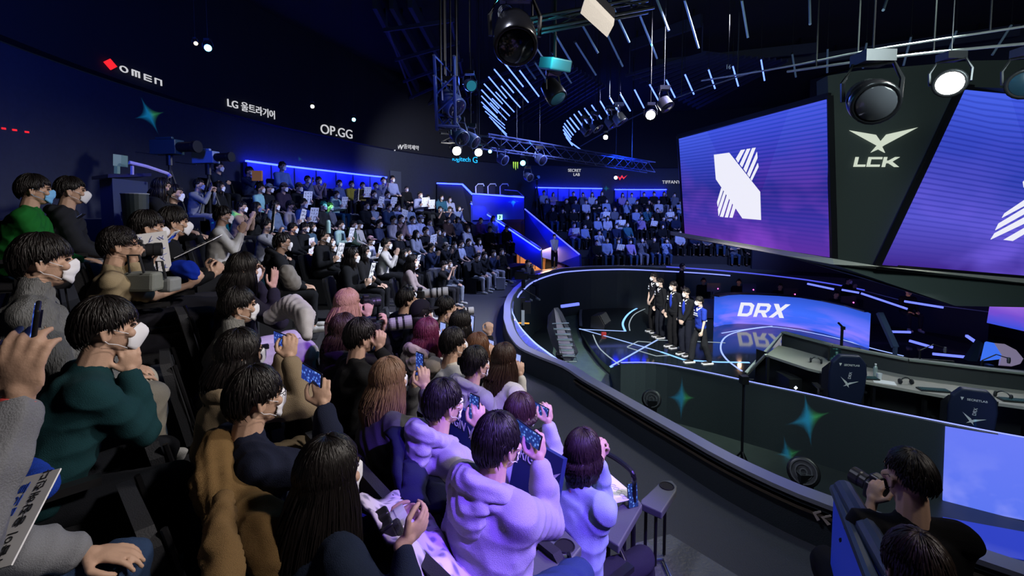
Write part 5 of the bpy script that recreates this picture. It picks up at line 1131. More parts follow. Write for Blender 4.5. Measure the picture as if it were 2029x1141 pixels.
board(MW(atd(303, 502, 3.35), 130, -15, 8), 'white paper sign held edge-on beside the curly-haired man', .2, .32, 1, seed=3)
r28, J, p = hero(294, 452, 3.45, 50, 'tee', 'man in black tee with white mask and an open white sign on his lap', pose='board', hair=('bowl', 0), hairn=300, top=BLK, mask='k', seatlabel='black seat under the man with the open white sign')
board(MW(atd(322, 488, 3.5), 60, -40, 0), 'open white handwritten sign held in front of the man in black tee', .3, .3, 1, seed=4)
r29, J, p = hero(345, 442, 3.75, 50, 'sweater', 'man in black sweatshirt with white mask, second from left in his row', pose='board', hair=('bowl', 0), hairn=300, top=BLK, mask='k', seatlabel='black seat under the man in black sweatshirt')
board(MW(atd(395, 487, 3.7), 60, -62, 10), 'large white sheet with faint handwriting held flat in gloved light', .32, .3, 0, seed=5)
r30, J, p = hero(70, 378, 3.75, 50, 'sweater', 'man in bright green sweater and blue mask at upper left', pose='lap', hair=('short', 0), hairn=300, top=(.01, .16, .025), leg=(.02, .05, .1), mask='p', maskc=(.2, .5, .85), w=1.15, seatlabel='black seat under the man in the green sweater')
r31, J, p = hero(142, 380, 4.1, 50, 'coat', 'person in open black jacket over a white shirt, beside the green sweater', pose='lap', hair=('short', 0), hairn=250, top=(.02, .022, .03), leg=(.35, .36, .42), mask='k', seatlabel='black seat under the person in the open black jacket')
phone(MW(atd(150, 435, 4.0), 60, -50), 'phone in the lap of the man in the green sweater')
# ---- mid-distance spectators: (px, py, pose, top kind, colour, hair, extras, label)
TPL = {}
HST = {'s': ('short', 90, 0.0, 5), 'b': ('bowl', 90, 0.0, 6), 'l': ('long', 110, .28, 7), 'o': ('bob', 90, .12, 8)}
HST2 = {'s': ('short', 0, 0.0, 5), 'b': ('bowl', 0, 0.0, 6), 'l': ('long', 0, .26, 7), 'o': ('bob', 0, .12, 8)}
def zpix(px, py, k, hz):
    R = R0(30) + RUN * k
    for _ in range(4):
        q = circ(px, py, R); t, _r = topol(q.x, q.y); R = R0(t) + RUN * k - .05
    return q
def sitter(px, py, pose, kind, color, hair='s', leg=BLK, label='', k=None, far=False, **kw):
    vox = .02 if far else .012; d = build(pose, POSES[pose], kind, vox, .0 if far else .004, 0, 1.0, 1.0, False, shoes=not far); hz = d['J']['head'].z
    best = None
    for kk in (range(NR) if k is None else [k]):
        try: q = zpix(px, py, kk, hz)
        except ValueError: continue
        e = abs(q.z - (ZK[kk] + hz))
        if best is None or e < best[0]: best = (e, kk, q)
    e, kk, q = best; s = max(.93, min(1.08, (q.z - ZK[kk]) / hz)); az = face_az(q.x, q.y) + random.uniform(-10, 10)
    off = Matrix.Rotation(-rad(az), 3, 'Z') @ (d['J']['head'] * s); pos = q - off; pos.z = max(ZK[kk], min(q.z - hz * s, ZK[kk] + .25)) if abs(q.z - hz * s - ZK[kk]) > .02 else ZK[kk]
    skin = random.choice([(.52, .33, .24), (.56, .37, .28), (.48, .3, .22)])
    r = place(d, pos, az, label, None, top=color, leg=leg, hair=(HST if not far else HST2)[hair], face=not far, s=s, strap=not far, **dict(dict(skin=skin), **kw)); USED.append((px, py, q.y)); r['row'] = kk
    c = chair(pos, az, 'x', SEATG, True); r['_'] = 0; del r['_']; SEATS.append((r, c)); return r, d['J'], az
SEATS = []
def held(r, J, az, what, label, **k):
    c = (J['wrR'] + J['wrL']) / 2; c = r.matrix_basis @ (c + V3(0, .05, .1))
    if what == 'phone': p = r.matrix_basis @ (J['wrR'] + V3(-.05, .0, .12)); return phone(MW(p, az, 0, 4), label, **k)
    if what == 'board': return board(MW(c + Vector((0, 0, .06)), az, -12, random.uniform(-8, 8)), label, k.get('w', .3), k.get('h', .38), k.get('ink', 0), seed=int(c.x * 100) % 97)
BL = (.2, .28, .45)
MID = [
 (395, 372, 'phone2', 'sweater', (.24, .25, .28), 's', 'man in grey jumper holding a phone up, left of the camera equipment', dict(leg=LGREY, held='phone')),
 (347, 384, 'lap', 'sweater', BLK, 's', 'spectator in black with flushed cheek, left of the man in grey jumper', {}),
 (322, 372, 'lap', 'coat', BLK, 'l', 'woman in black with a black mask below the camera crane', dict(maskc=(.01, .01, .01))),
 (436, 380, 'lap', 'sweater', BLK, 'l', 'woman in black with white mask beside the cyan light beam', {}),
 (443, 428, 'clap', 'sweater', (.6, .58, .55), 'b', 'man in white sweater raising his hands, mid left of the stand', dict(leg=(.1, .09, .07), maskc=(.75, .72, .8))),
 (480, 424, 'clap', 'hoodie', (.3, .2, .16), 's', 'spectator in tan hoodie with striped sleeve, right of the white sweater', {}),
 (509, 415, 'phone1', 'sweater', BLK, 'l', 'woman in black with phone by the tilted white sign', dict(held='phone')),
 (545, 408, 'lap', 'hoodie', (.12, .17, .28), 'b', 'man in slate blue jacket with green-lit face and white mask', {}),
 (517, 374, 'lap', 'tee', (.3, .6, .6), 's', 'spectator in striped teal tee, upper left of the stand', {}),
 (534, 374, 'lap', 'sweater', BLK, 's', 'spectator in pale blue cap beside the striped tee', dict(cap_=(.2, .26, .4))),
 (563, 372, 'lap', 'coat', (.03, .02, .04), 's', 'spectator in beige cap and dark open jacket', dict(cap_=(.2, .15, .15))),
 (593, 372, 'board', 'sweater', BLK, 's', 'spectator in brown cap holding a long white sign', dict(cap_=(.2, .14, .1), held='board')),
 (576, 408, 'board', 'shirt', (.4, .35, .38), 's', 'spectator in pale shirt and dark cap holding a bright sheet', dict(cap_=(.02, .02, .03), held='board', maskc=(.01, .01, .01))),
 (602, 404, 'board', 'coat', (.02, .06, .35), 's', 'spectator in bright blue jacket above a square white sign', dict(held='board')),
 (610, 356, 'phone1', 'sweater', (.14, .16, .25), 's', 'spectator in grey-blue top filming, under the blue lit panel', dict(held='phone')),
 (632, 358, 'clap', 'sweater', (.2, .15, .2), 's', 'spectator clapping below the blue panel, beside the filming one', {}),
 (581, 458, 'lap', 'sweater', BLK, 's', 'spectator in black lit warm orange behind the pink-lettered sign', dict(skin=(.7, .35, .2))),  # orange light on the face carried by the skin colour
 (604, 452, 'board', 'sweater', BLK, 'b', 'spectator in black holding the sign with pink letters', dict(held='pink')),
 (618, 460, 'lap', 'sweater', (.05, .1, .16), 'o', 'woman with bob and large white mask near the cyan bottle', {}),
 (642, 470, 'board', 'sweater', BLK, 's', 'spectator in black holding a white sign with blue letters', dict(held='board')),
 (667, 386, 'board', 'hoodie', (.5, .75, .6), 's', 'spectator lit bright mint green with sheet on lap', dict(leg=(.02, .1, .2), held='board')),  # mint light on a white hoodie put into its colour
 (641, 408, 'lap', 'shirt', (.02, .02, .02), 's', 'spectator in dark shirt left of the mint-lit spectator', {}),
 (654, 410, 'lap', 'sweater', GREY, 's', 'spectator in dark grey below the mint-lit spectator', {}),
 (673, 366, 'lap', 'sweater', (.1, .14, .3), 's', 'spectator in blue top under the left half of the blue panel', {}),
 (697, 368, 'lap', 'sweater', (.35, .28, .03), 's', 'spectator with yellow collar under the blue panel', {}),
 (719, 373, 'board', 'sweater', (.3, .22, .04), 's', 'spectator in mustard top holding a white sign up', dict(held='board')),
 (745, 368, 'lap', 'sweater', (.15, .16, .25), 's', 'spectator in greyish top leaning beneath the blue panel', {}),
 (760, 358, 'clap', 'sweater', (.2, .22, .4), 's', 'tall spectator with hand raised below the right half of blue panel', {}),
 (778, 355, 'lap', 'sweater', (.25, .28, .5), 's', 'spectator in pale blue against the blue panel, tall curly hair', {}),
 (741, 385, 'board', 'sweater', BLK, 's', 'spectator in black holding a pale sheet, left of the large white sign', dict(held='board')),
 (768, 386, 'board', 'sweater', (.3, .33, .5), 's', 'spectator in pale top behind a large white sign', dict(held='board')),
 (806, 375, 'lap', 'puffer', (.004, .004, .006), 's', 'broad spectator in black padded coat at the end of the blue panel', {}),
 (833, 386, 'board', 'sweater', (.3, .32, .5), 's', 'spectator holding a white sign by the door, left one', dict(held='board')),
 (848, 392, 'board', 'sweater', (.1, .07, .12), 'o', 'spectator holding a white sign by the door, right one', dict(held='board')),
 (726, 408, 'lap', 'sweater', BLK, 's', 'man in black with a white chest print, mid stand', {}),
 (741, 409, 'crossed', 'shirt', (.28, .32, .42), 's', 'spectator in checked pale shirt sitting back, mid stand', {}),
 (771, 411, 'lap', 'coat', (.02, .04, .1), 's', 'spectator in navy jacket with pale mask, mid stand', {}),
 (788, 411, 'board', 'sweater', (.3, .33, .55), 's', 'spectator in pale blue above a square sign', dict(held='board')),
 (813, 412, 'lap', 'sweater', (.3, .38, .55), 's', 'spectator in sky blue top, arms forward', {}),
 (780, 436, 'lap', 'shirt', (.55, .5, .55), 's', 'man in white shirt sitting sideways high above his neighbours', dict(leg=(.05, .04, .1))),
 (795, 434, 'phone1', 'sweater', (.2, .13, .13), 's', 'spectator in brown top with phone, right of the white-shirted man', dict(held='phone')),
 (818, 436, 'lap', 'tee', (.45, .48, .7), 's', 'spectator in bright white tee, right of the brown top', {}),
 (834, 434, 'lap', 'tee', (.4, .44, .65), 's', 'spectator with pale cap and white tee in the mid stand', dict(cap_=(.4, .4, .6))),
 (851, 440, 'lap', 'tee', (.4, .42, .65), 's', 'spectator in pale violet tee near the stand centre', {}),
 (675, 446, 'board', 'sweater', (.4, .6, .55), 's', 'spectator with mint-lit face holding a towel and sign', dict(held='board')),  # green light put into the colour of the top
 (701, 446, 'lap', 'hoodie', (.04, .07, .05), 's', 'man in dark green hoodie, mid stand', {}),
 (712, 447, 'lap', 'shirt', (.45, .42, .4), 's', 'spectator in cream shirt and dark cap beside the green hoodie', dict(cap_=(.02, .03, .04))),
 (698, 508, 'board', 'coat', BLK, 'l', 'woman with black hair holding a narrow white sign, lower mid stand', dict(held='board')),
 (735, 480, 'board', 'shirt', (.6, .6, .7), 's', 'spectator in pink cap and blue-white scarf holding a sign', dict(cap_=(.6, .35, .42), held='board')),
 (766, 484, 'clap', 'shirt', (.6, .58, .55), 's', 'man in white shirt with one hand raised flat', {}),
 (722, 500, 'lap', 'coat', (.01, .01, .012), 'l', 'spectator in black behind the pink cap', {}),
 (825, 464, 'lap', 'sweater', (.35, .36, .42), 'l', 'woman in light grey top and blue jeans with crossed arms', dict(leg=(.04, .12, .2))),
 (844, 458, 'board', 'tee', BLK, 's', 'spectator in black tee holding a blue and white sign', dict(held='board')),
 (868, 459, 'lap', 'coat', (.015, .015, .02), 's', 'man in black jacket, left of the stand centre', {}),
 (878, 462, 'lap', 'coat', (.01, .02, .025), 's', 'man in dark jacket, half hidden behind another in black', {}),
 (884, 490, 'clap', 'sweater', BLK, 's', 'man in bright cream cap and black top clapping', dict(cap_=(.6, .5, .4))),
 (900, 488, 'phone1', 'sweater', BLK, 's', 'spectator in black raising both hands beside the cream cap', {}),
 (914, 484, 'lap', 'tee', (.4, .45, .6), 's', 'spectator in pale tee and black trousers with white stripe', {}),
 (929, 480, 'lap', 'sweater', (.02, .03, .07), 's', 'spectator in navy behind the striped trousers', {}),
 (949, 478, 'crossed', 'sweater', (.35, .33, .5), 'l', 'woman with dark curls and lilac top, arms crossed', {}),
 (953, 437, 'lap', 'hoodie', (.12, .05, .3), 's', 'spectator in purple hood near the blue sloping wall', {}),
 (978, 502, 'clap', 'coat', (.012, .02, .06), 's', 'man in navy jacket and grey trousers, front right of the near stand', dict(leg=(.35, .35, .42))),
 (994, 502, 'phone1', 'sweater', BLK, 's', 'spectator in black filming, beside the blue coat on the rail', dict(held='phone')),
 (946, 512, 'lap', 'sweater', BLK, 's', 'front row man in black with pale grey trousers and white shoes', dict(leg=(.42, .42, .45))),
 (960, 508, 'phone1', 'sweater', BLK, 's', 'front row spectator in black with light trousers, phone raised', dict(leg=(.35, .35, .4))),
 (890, 534, 'phone1', 'coat', (.04, .05, .08), 's', 'spectator in dark jacket and glasses holding a camera up, front row', dict(leg=(.3, .34, .42))),
 (880, 552, 'phone2', 'tee', (.01, .01, .012), 'b', 'man in black tee with forearms raised beside the aisle', dict(leg=(.02, .02, .025))),
 (800, 540, 'phone1', 'coat', BLK, 'l', 'woman in black with silver ornament in dark hair, phone raised', dict(held='phone', leg=(.06, .07, .08))),
 (817, 518, 'lap', 'sweater', (.3, .25, .25), 'l', 'woman with black hair and white mask, grey scarf over a dusty top', {}),
 (808, 502, 'board', 'coat', (.01, .01, .015), 's', 'spectator with hanging white card in the front rows', dict(held='board')),
 (652, 478, 'lap', 'sweater', BLK, 'l', 'woman in black just right of the sign with blue letters', {}),
 (560, 482, 'lap', 'hoodie', BLK, 's', 'spectator in black hoodie with head bowed, above the white sneaker', {}),
 (530, 448, 'phone1', 'sweater', (.25, .25, .28), 's', 'spectator in light grey top under the slate blue jacket', {}),
 (752, 452, 'lap', 'sweater', (.04, .05, .1), 's', 'spectator in dark navy left of the white-shirted man', {}),
 (658, 520, 'lap', 'coat', BLK, 's', 'spectator in black coat with crossed legs and white sneakers', {}),
 (560, 330, 'lap', 'sweater', (.12, .2, .5), 's', 'person in blue-lit top standing out against the left end of the blue panel', {}),  # blue light on the top carried by its colour
]
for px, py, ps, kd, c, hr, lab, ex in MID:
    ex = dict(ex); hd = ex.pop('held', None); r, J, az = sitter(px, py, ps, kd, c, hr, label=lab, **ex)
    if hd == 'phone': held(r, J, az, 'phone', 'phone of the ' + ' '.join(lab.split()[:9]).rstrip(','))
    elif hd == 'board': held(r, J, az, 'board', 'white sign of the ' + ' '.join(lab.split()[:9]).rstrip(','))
    elif hd == 'pink': o = board(MW(atd(617, 493, r.location.y), az, -5, 3), 'white sign with big pink letters held in the mid stand', .24, .5, 2, seed=2)
for (px, py, w_, h_, D_, lb) in ((541, 433, .2, .33, 5.4, 'tilted white sign with handwriting leaning between two rows'), (706, 388, .36, .3, 10.5, 'large blank-looking white sign held high in the upper rows')):
    board(MW(atd(px, py, D_), 55, -8, -10), lb, w_, h_, 0, seed=px)
# ---- the rest of the near stand, row by row
ORD = ['front', 'second', 'third', 'fourth', 'fifth', 'sixth', 'top']
NTH = ['first', 'second', 'third', 'fourth', 'fifth', 'sixth', 'seventh', 'eighth', 'ninth', 'tenth', '11th', '12th', '13th', '14th', '15th', '16th', '17th', '18th', '19th', '20th', '21st', '22nd', '23rd', '24th', '25th', '26th', '27th', '28th', '29th', '30th', '31st', '32nd', '33rd', '34th', '35th', '36th', '37th', '38th', '39th', '40th']
PAL = [('white', (.45, .47, .6), 5), ('pale blue', (.25, .32, .55), 4), ('black', BLK, 8), ('navy', (.012, .02, .06), 4), ('grey', (.12, .13, .18), 3), ('lilac', (.3, .22, .5), 1), ('brown', (.12, .07, .06), 1), ('teal', (.03, .12, .18), 1)]
PP = [x for x in PAL for _ in range(x[2])]
PS = ['lap'] * 5 + ['clap', 'phone1', 'phone2', 'board', 'crossed', 'recline']
def auto(t, k, section, idx, far):
    R = R0(t) + RUN * k; nm, c, _ = random.choice(PP); ps = random.choice(PS); hr = random.choice('sssbblo'); kind = random.choice(['sweater', 'sweater', 'hoodie', 'tee']) if not far else 'sweater'
    d = build(ps, POSES[ps], kind, .02 if far else .012, 0, 0, 1.0, 1.0, False, shoes=not far)
    if far and (ps, kind) not in TPL: TPL[(ps, kind)] = 1
    pos = pol(t, R, ZK[k]) + Vector((random.uniform(-.05, .05), random.uniform(-.05, .05), 0)); az = face_az(pos.x, pos.y) + random.uniform(-12, 12); s = random.uniform(.95, 1.04)
    hw = Matrix.LocRotScale(pos, Euler((0, 0, -rad(az))), Vector((s, s, s))) @ d['J']['head']; x, y, D = proj(hw); rr = .36 * F / D
    if any(abs(x - u) < rr and abs(y - v) < rr * 1.1 and abs(D - w) < 2.2 for u, v, w in USED): return False
    if not far and (x < 425 or x > 1015): return False
    if far and (x > 1500 or x < 1060): return False
    act = {'lap': 'hands in lap', 'recline': 'leaning back', 'clap': 'hands together', 'phone1': 'phone raised', 'phone2': 'both hands raised', 'board': 'holding a sign', 'crossed': 'arms crossed'}[ps]
    lab = '%s top, %s, %s row of %s stand, %s from left' % (nm, act, ORD[k], section, NTH[idx % 40])
    r = place(d, pos, az, lab, None, top=c, leg=random.choice([BLK, BLK, JEAN, (.2, .2, .25)]), hair=(HST2 if far else HST)[hr], face=not far, s=s, strap=False, hc=random.choice([HB, HB, HBR]), mask=random.choice(['p', 'k']), maskc=(.7, .7, .78)); USED.append((x, y, D))
    c2 = chair(pos, az, 'x', SEATG, True); SEATS.append((r, c2))
    if ps == 'board': held(r, d['J'], az, 'board', 'white sign, %s row of %s stand, %s from left' % (ORD[k], section, NTH[idx % 40]), w=.36, h=.28)
    elif ps == 'phone1' and not far: held(r, d['J'], az, 'phone', 'phone, %s row of %s stand, %s from left' % (ORD[k], section, NTH[idx % 40]))
    return True
random.seed(21)
for k in range(NR - 1, -1, -1):
    t1 = TL1(k) - 2.8; R = R0(40) + RUN * k; step = math.degrees(.56 / R); t = t1 - step * 44; n = 0
    while t < t1:
        t += step; 
        if auto(t + .5 * step * (k % 2), k, 'near', n, False): n += 1
for k in range(NR - 1, -1, -1):
    R = R0(90) + RUN * k; step = math.degrees(.62 / R); t = 70.5 - .6 * k; n = 0
    while t < 118:
        t += step
        if 85.5 - .2 * k < t < 87.8 - .2 * k: continue
        if random.random() < (.04 if t < 96 else .12): continue
        if auto(t + .3 * step * (k % 2), k, 'far', n, True): n += 1
for r, c in SEATS:
    w_ = r['label'].split(', ')
    if 'row of' in r['label'] and 'from left' in r['label']: c['label'] = 'seat of the spectator in ' + w_[0] + ', ' + ', '.join(w_[-2:])
    else: c['label'] = 'seat of the ' + ' '.join(r['label'].split()[:13]).rstrip(',')
    if 'row' in r.keys(): del r['row']
# ================================================================ CEILING RIG
ZC = 8.58
random.seed(5)
def droprod(b, p, r=.012): b.tube([p, Vector((p.x, p.y, ZC))], r, 6)
def beamset():
    spec = [((742, 4), (905, 330)), ((775, 4), (960, 345)), ((812, 2), (1000, 350)), ((560, 120), (860, 330)), ((430, 60), (700, 270)), ((1250, 90), (1390, 40)), ((1380, 150), (2020, 60)), ((1300, 128), (1620, 95))]
    labs = ['long dark ceiling beam falling steeply from the top edge, leftmost of three', 'long dark ceiling beam, middle one of the steep three near the lamp column', 'long dark ceiling beam, the steep one nearest the lamp column', 'faint dark ceiling beam above the OP.GG sign', 'faint dark ceiling beam above the Korean sign', 'short dark ceiling beam over the unlit tubes', 'long dark ceiling beam above the winged logo', 'dark ceiling beam above the row of lit tubes']
    for ((a, c), lb) in zip(spec, labs):
        A, B = atz(*a, 8.2), atz(*c, 8.2) ; 
        if B.y > 26: B = A + (B - A) * ((26 - A.y) / (B.y - A.y))
        b = MB(); b.beam(A, B, .12, .35); o = b.obj('ceiling_beam', mat('beam_paint', (0.02, 0.025, 0.05), .6)); tag(o, lb, 'ceiling beam', 'dark ceiling beams')
        b = MB(); 
        for t in (.1, .5, .9): q = A.lerp(B, t); b.beam(q, Vector((q.x, q.y, ZC + .03)), .05)
        b.obj('hanger', M_DMETAL, o)
beamset()
# slatted ceiling raft lit blue behind the lit tubes
def rail(name, pts, r, m, label, cat='truss', hang=True):
    P = smooth_path([atd(*q) for q in pts], 6); b = MB(); b.tube(P, r, 6); o = b.obj(name, m); tag(o, label, cat, 'curved rig pipes')
    if hang:
        b = MB(); 
        for q in P[3::9]: droprod(b, q)
        b.obj('hanger_rod', M_DMETAL, o)
    return o
M_RAIL = mat('rig_pipe', (0.25, 0.26, 0.28), .4, .5)
rail('rig_pipe', [(1560, 142, 8), (1700, 122, 7), (1850, 104, 6.5), (2060, 84, 6)], .02, M_RAIL, 'bright curved pipe running above the winged logo to the right edge')
rail('rig_pipe', [(1390, 160, 9.5), (1560, 132, 8), (1700, 104, 7), (1850, 80, 6.5), (2060, 48, 6)], .016, M_RAIL, 'upper thin curved pipe with clamps near the right edge')
rail('rig_pipe', [(1150, 290, 17), (1240, 240, 13), (1350, 190, 10.5), (1500, 140, 9)], .015, mat('pipe_dark', (.05, .06, .1), .4), 'dark curved pipe below the lit tubes carrying lamps')
# tubes: lit and unlit
lit_r = [((1508, 118), (1515, 160)), ((1452, 131), (1463, 171)), ((1404, 138), (1417, 176)), ((1357, 147), (1375, 187)), ((1320, 158), (1338, 194)), ((1287, 167), (1307, 203)), ((1257, 177), (1276, 214)), ((1229, 186), (1249, 220)), ((1208, 193), (1228, 226)), ((1189, 200), (1208, 232)), ((1172, 208), (1192, 236)), ((1158, 214), (1178, 242)), ((1146, 220), (1166, 247)), ((1137, 226), (1156, 252)), ((1129, 233), (1148, 257)), ((1123, 238), (1141, 262)), ((1118, 244), (1136, 268)), ((1116, 250), (1132, 272)), ((1116, 257), (1131, 277)), ((1118, 264), (1131, 283)), ((1122, 272), (1134, 288)), ((1128, 280), (1150, 296))]
lit_l = [((997, 122), (1037, 172)), ((1029, 139), (1068, 191)), ((979, 137), (1018, 184)), ((1008, 157), (1047, 203)), ((968, 152), (1004, 195)), ((993, 170), (1031, 213)), ((959, 166), (996, 206)), ((982, 182), (1019, 222)), ((954, 178), (989, 215)), ((975, 195), (1010, 230)), ((954, 190), (986, 224)), ((971, 203), (1004, 238)), ((954, 202), (985, 233)), ((957, 210), (1000, 248)), ((961, 220), (1001, 255)), ((969, 231), (1004, 266)), ((978, 241), (1008, 274))]
def tube_(a, c, h1, h2, m, label, grp, r=.02):
    A = atd(*a, h1 / ray(*a).z); B = atd(*c, h2 / ray(*c).z); b = MB(); b.tube([A, B], r, 8); o = b.obj('light_tube', m); tag(o, label, 'light tube', grp)
    b = MB(); b.tube([A, A + (A - B).normalized() * .04], r * 1.3, 8); droprod(b, A, .005); b.obj('tube_cap', M_DMETAL, o); return o
for i, (a, c) in enumerate(lit_r): tube_(a, c, 3.5, 3.05, E_TUBE, 'glowing blue light tube in the right curved row, %s from its right end' % NTH[i], 'glowing blue tubes hung from the ceiling', .016 + .0006 * i)
for i, (a, c) in enumerate(lit_l): tube_(a, c, 3.7, 3.15, E_TUBE, 'glowing blue light tube in the left cluster, %s counted from its top' % NTH[i], 'glowing blue tubes hung from the ceiling', .018)
unl = [((1209, 2), (1247, 84)), ((1268, 31), (1302, 116)), ((1302, 0), (1325, 61)), ((1356, 0), (1384, 95)), ((1470, 2), (1482, 75)), ((1604, 0), (1605, 48)), ((1757, 0), (1750, 20)), ((1570, 108), (1577, 153)), ((1640, 98), (1639, 144)), ((1717, 86), (1710, 135)), ((1805, 74), (1790, 130)), ((1895, 62), (1874, 117)), ((2004, 50), (1966, 109)), ((1203, 68), (1234, 132)), ((1153, 48), (1185, 105)), ((1140, 84), (1181, 149)), ((1092, 55), (1132, 123)), ((1095, 105), (1132, 165)), ((1054, 83), (1096, 143)), ((1060, 124), (1096, 178)), ((1037, 122), (1061, 156))]
M_TOFF = mat('tube_off', (.22, .3, .38), .3)
for i, (a, c) in enumerate(unl): tube_(a, c, 3.9, 3.3, M_TOFF, 'unlit grey light tube, %s' % ['running off the top edge beside the beige lamp panel', 'long one right of the beige lamp panel', 'cut by the top edge, above the row of lit tubes', 'long one crossing the top edge above the sixteen mark', 'upright one crossing the top edge above the lit tubes', 'stub at the top edge above the winged logo', 'tiny stub at the top edge over the bright lamp', 'short one just right of the lit row', 'short one above the first video screen', 'short one left of the big dark lamp', 'short one right of the big dark lamp', 'tilted one above the bright white lamp', 'tilted one nearest the right edge', 'middle one under the beige lamp panel', 'thin one left of the beige lamp panel', 'steep one in the cyan lit group', 'thin one between cyan lit fixtures', 'one right of the cyan lit box', 'one in front of the cyan lit box', 'low one beneath the cyan lit box', 'short one beside the round dark lamp'][i], 'unlit tubes hung from the ceiling', .022)
# numeral 16 on a rig plate
o = text('rig_number', '16', .12, frame_matrix(atd(1443, 133, 9.0), (1, 0.2, 0), (0, 0, 1)), M_GREY); tag(o, 'small numeral 16 on the rig above the lit tubes', 'number plate')
b = MB(); b.tube([atd(1443, 128, 9.02), Vector((atd(1443, 128, 9.02).x, 9.02, ZC))], .006, 6); addp(b.obj('hanger', M_DMETAL), o)
# lamps
def lampfix(px, py, D, r, aim, face_m, label, kind='par', body=M_DMETAL, cat='stage lamp', group='stage lamps on the ceiling rig', lens=True):
    P = atd(px, py, D); d = (Vector(aim) - P).normalized(); e = empty('stage_lamp', tuple(P)); tag(e, label, cat, group)
    def A(o): return addp(o, e)
    b = MB(); n = 20
    if kind == 'head': b.lathe([(r * .55, -r * 2.4), (r * .95, -r * 2.1), (r * 1.12, -r * .9), (r * 1.12, 0), (r * 1.0, r * .12), (r * .9, .0)], P, n, d)
    else: b.lathe([(r * .6, -r * 1.7), (r * 1.0, -r * 1.4), (r * 1.08, 0), (r * 1.15, r * .1), (r * .98, r * .08)], P, n, d)
    A(b.obj('housing', body, smooth=True))
    if lens: b = MB(); b.lathe([(r * .92, 0), (r * .85, r * .07), (.001, r * .13)], P + d * r * .05, n, d); A(b.obj('lens', face_m, smooth=True))
    side = d.cross(Vector((0, 0, 1))).normalized(); c = P - d * r * 1.0; b = MB()
    b.tube([c + side * r * 1.25, c + side * r * 1.3 + Vector((0, 0, r * 1.0)), c + side * r * .9 + Vector((0, 0, r * 1.9)), c - side * r * .9 + Vector((0, 0, r * 1.9)), c - side * r * 1.3 + Vector((0, 0, r * 1.0)), c - side * r * 1.25], r * .12, 6); A(b.obj('yoke', body))
    b = MB(); b.box(c + Vector((0, 0, r * 2.2)), (r * 1.6, r * 1.2, r * .6)); b.tube([c + Vector((0, 0, r * 2.4)), Vector((c.x, c.y, ZC))], r * .05, 6); A(b.obj('clamp', M_DMETAL)); return e
ctr = (5, 10, -1.4); camp = (0, 0, 2.5)
M_BLUEB = mat('blue_lit_housing', (.06, .08, .2), .35)  # blue rig light on the housings put into their base colour
lampfix(1882, 165, 5.2, .135, camp, E_WHITE, 'blazing white round lamp above the second big screen')
lampfix(2032, 166, 5.6, .16, (2, 2, 2), mat('led_face', (.01, .03, .05), .3), 'dark round LED lamp cut by the right edge')
lampfix(1735, 205, 4.6, .19, (1.0, -1.0, 1.0), mat('fresnel_glass', (.05, .05, .06), .1, spec=.8), 'large dark lamp with glass drum in front of the winged logo panel', 'head', mat('gloss_black', (.008, .008, .01), .25))
lampfix(1022, 92, 4.2, .18, (0.2, 1.5, 1.0), mat('lens_dark', (.01, .02, .03), .12, spec=.8), 'large round dark moving lamp at the top centre', 'head', mat('gloss_black', (.008, .008, .01), .25))
lampfix(1289, 228, 9.0, .095, camp, E_WHITE, 'bright white lamp under the row of lit tubes')
lampfix(1322, 212, 8.6, .12, (5, 6, 0), M_GLASSB, 'black lamp with barn doors right of the bright one')
lampfix(1200, 272, 11.5, .06, camp, E_WHITE, 'small bright lamp low on the dark pipe')
for i, (x, y, D) in enumerate(((1166, 262, 11.8), (1185, 255, 11.5), (1215, 247, 10.8), (1232, 242, 10.4))): lampfix(x, y, D, .13, (6, 9, -1), M_GLASSB, ['cluster lamp hanging lowest at the left end of the dark pipe', 'second cluster lamp on the dark pipe', 'third cluster lamp on the dark pipe, chrome edged', 'fourth cluster lamp on the dark pipe, nearest the bright one'][i], body=M_METAL)
lampfix(905, 299, 10.5, .11, (2, 2, 1.5), E_WHITE, 'very bright white lamp above the blue lettering, left one')
lampfix(948, 302, 11, .10, (2.5, 2, 1.5), E_WHITE, 'very bright white lamp above the blue lettering, right one')
lampfix(971, 300, 12, .05, camp, E_CYAN, 'small cyan lamp right of the two bright white lamps')
lampfix(1036, 323, 13, .08, camp, E_CYAN, 'cyan glowing lamp beside the green claw mark')
lampfix(412, 95, 6.5, .05, camp, E_CYAN, 'cyan glowing lamp high at upper left')
lampfix(388, 86, 6.7, .03, (2, 1, 1.5), emat('warm_lamp', (1, .8, .5), 3), 'dim warm lamp beside the cyan lamp at upper left')
lampfix(619, 211, 9.5, .04, camp, emat('warm_lamp2', (1, .9, .6), 8), 'small warm white lamp above the OP.GG sign')
lampfix(701, 237, 11.5, .05, camp, E_CYAN, 'tiny cyan lamp right above the OP.GG sign')
lampfix(1220, 352, 18, .07, camp, emat('white_lamp_far', (.9, .95, 1), 14), 'small white lamp beside the red zigzag logo')
lampfix(934, 170, 5.0, .06, (1.5, .5, 2.0), emat('cyan_dim', (.03, .3, .45), .5), 'moving lamp with faint cyan face on the lamp column', 'head', M_BLUEB)
lampfix(905, 215, 6.0, .13, (2, 4, 1), M_GLASSB, 'blue lit moving lamp pointing down on the lamp column', 'head', M_BLUEB)
lampfix(916, 275, 7.5, .12, (2, 4, 1), M_GLASSB, 'blue lit moving lamp at the foot of the lamp column', 'head', M_BLUEB)
lampfix(942, 283, 8.0, .11, (3, 6, 1), M_GLASSB, 'second blue lit moving lamp at the foot of the lamp column', 'head', M_BLUEB)
lampfix(1105, 195, 7.0, .14, (3, 5, 0), mat('cyan_glass', (.05, .2, .25), .3), 'square-faced moving lamp below the cyan lit box', 'head')
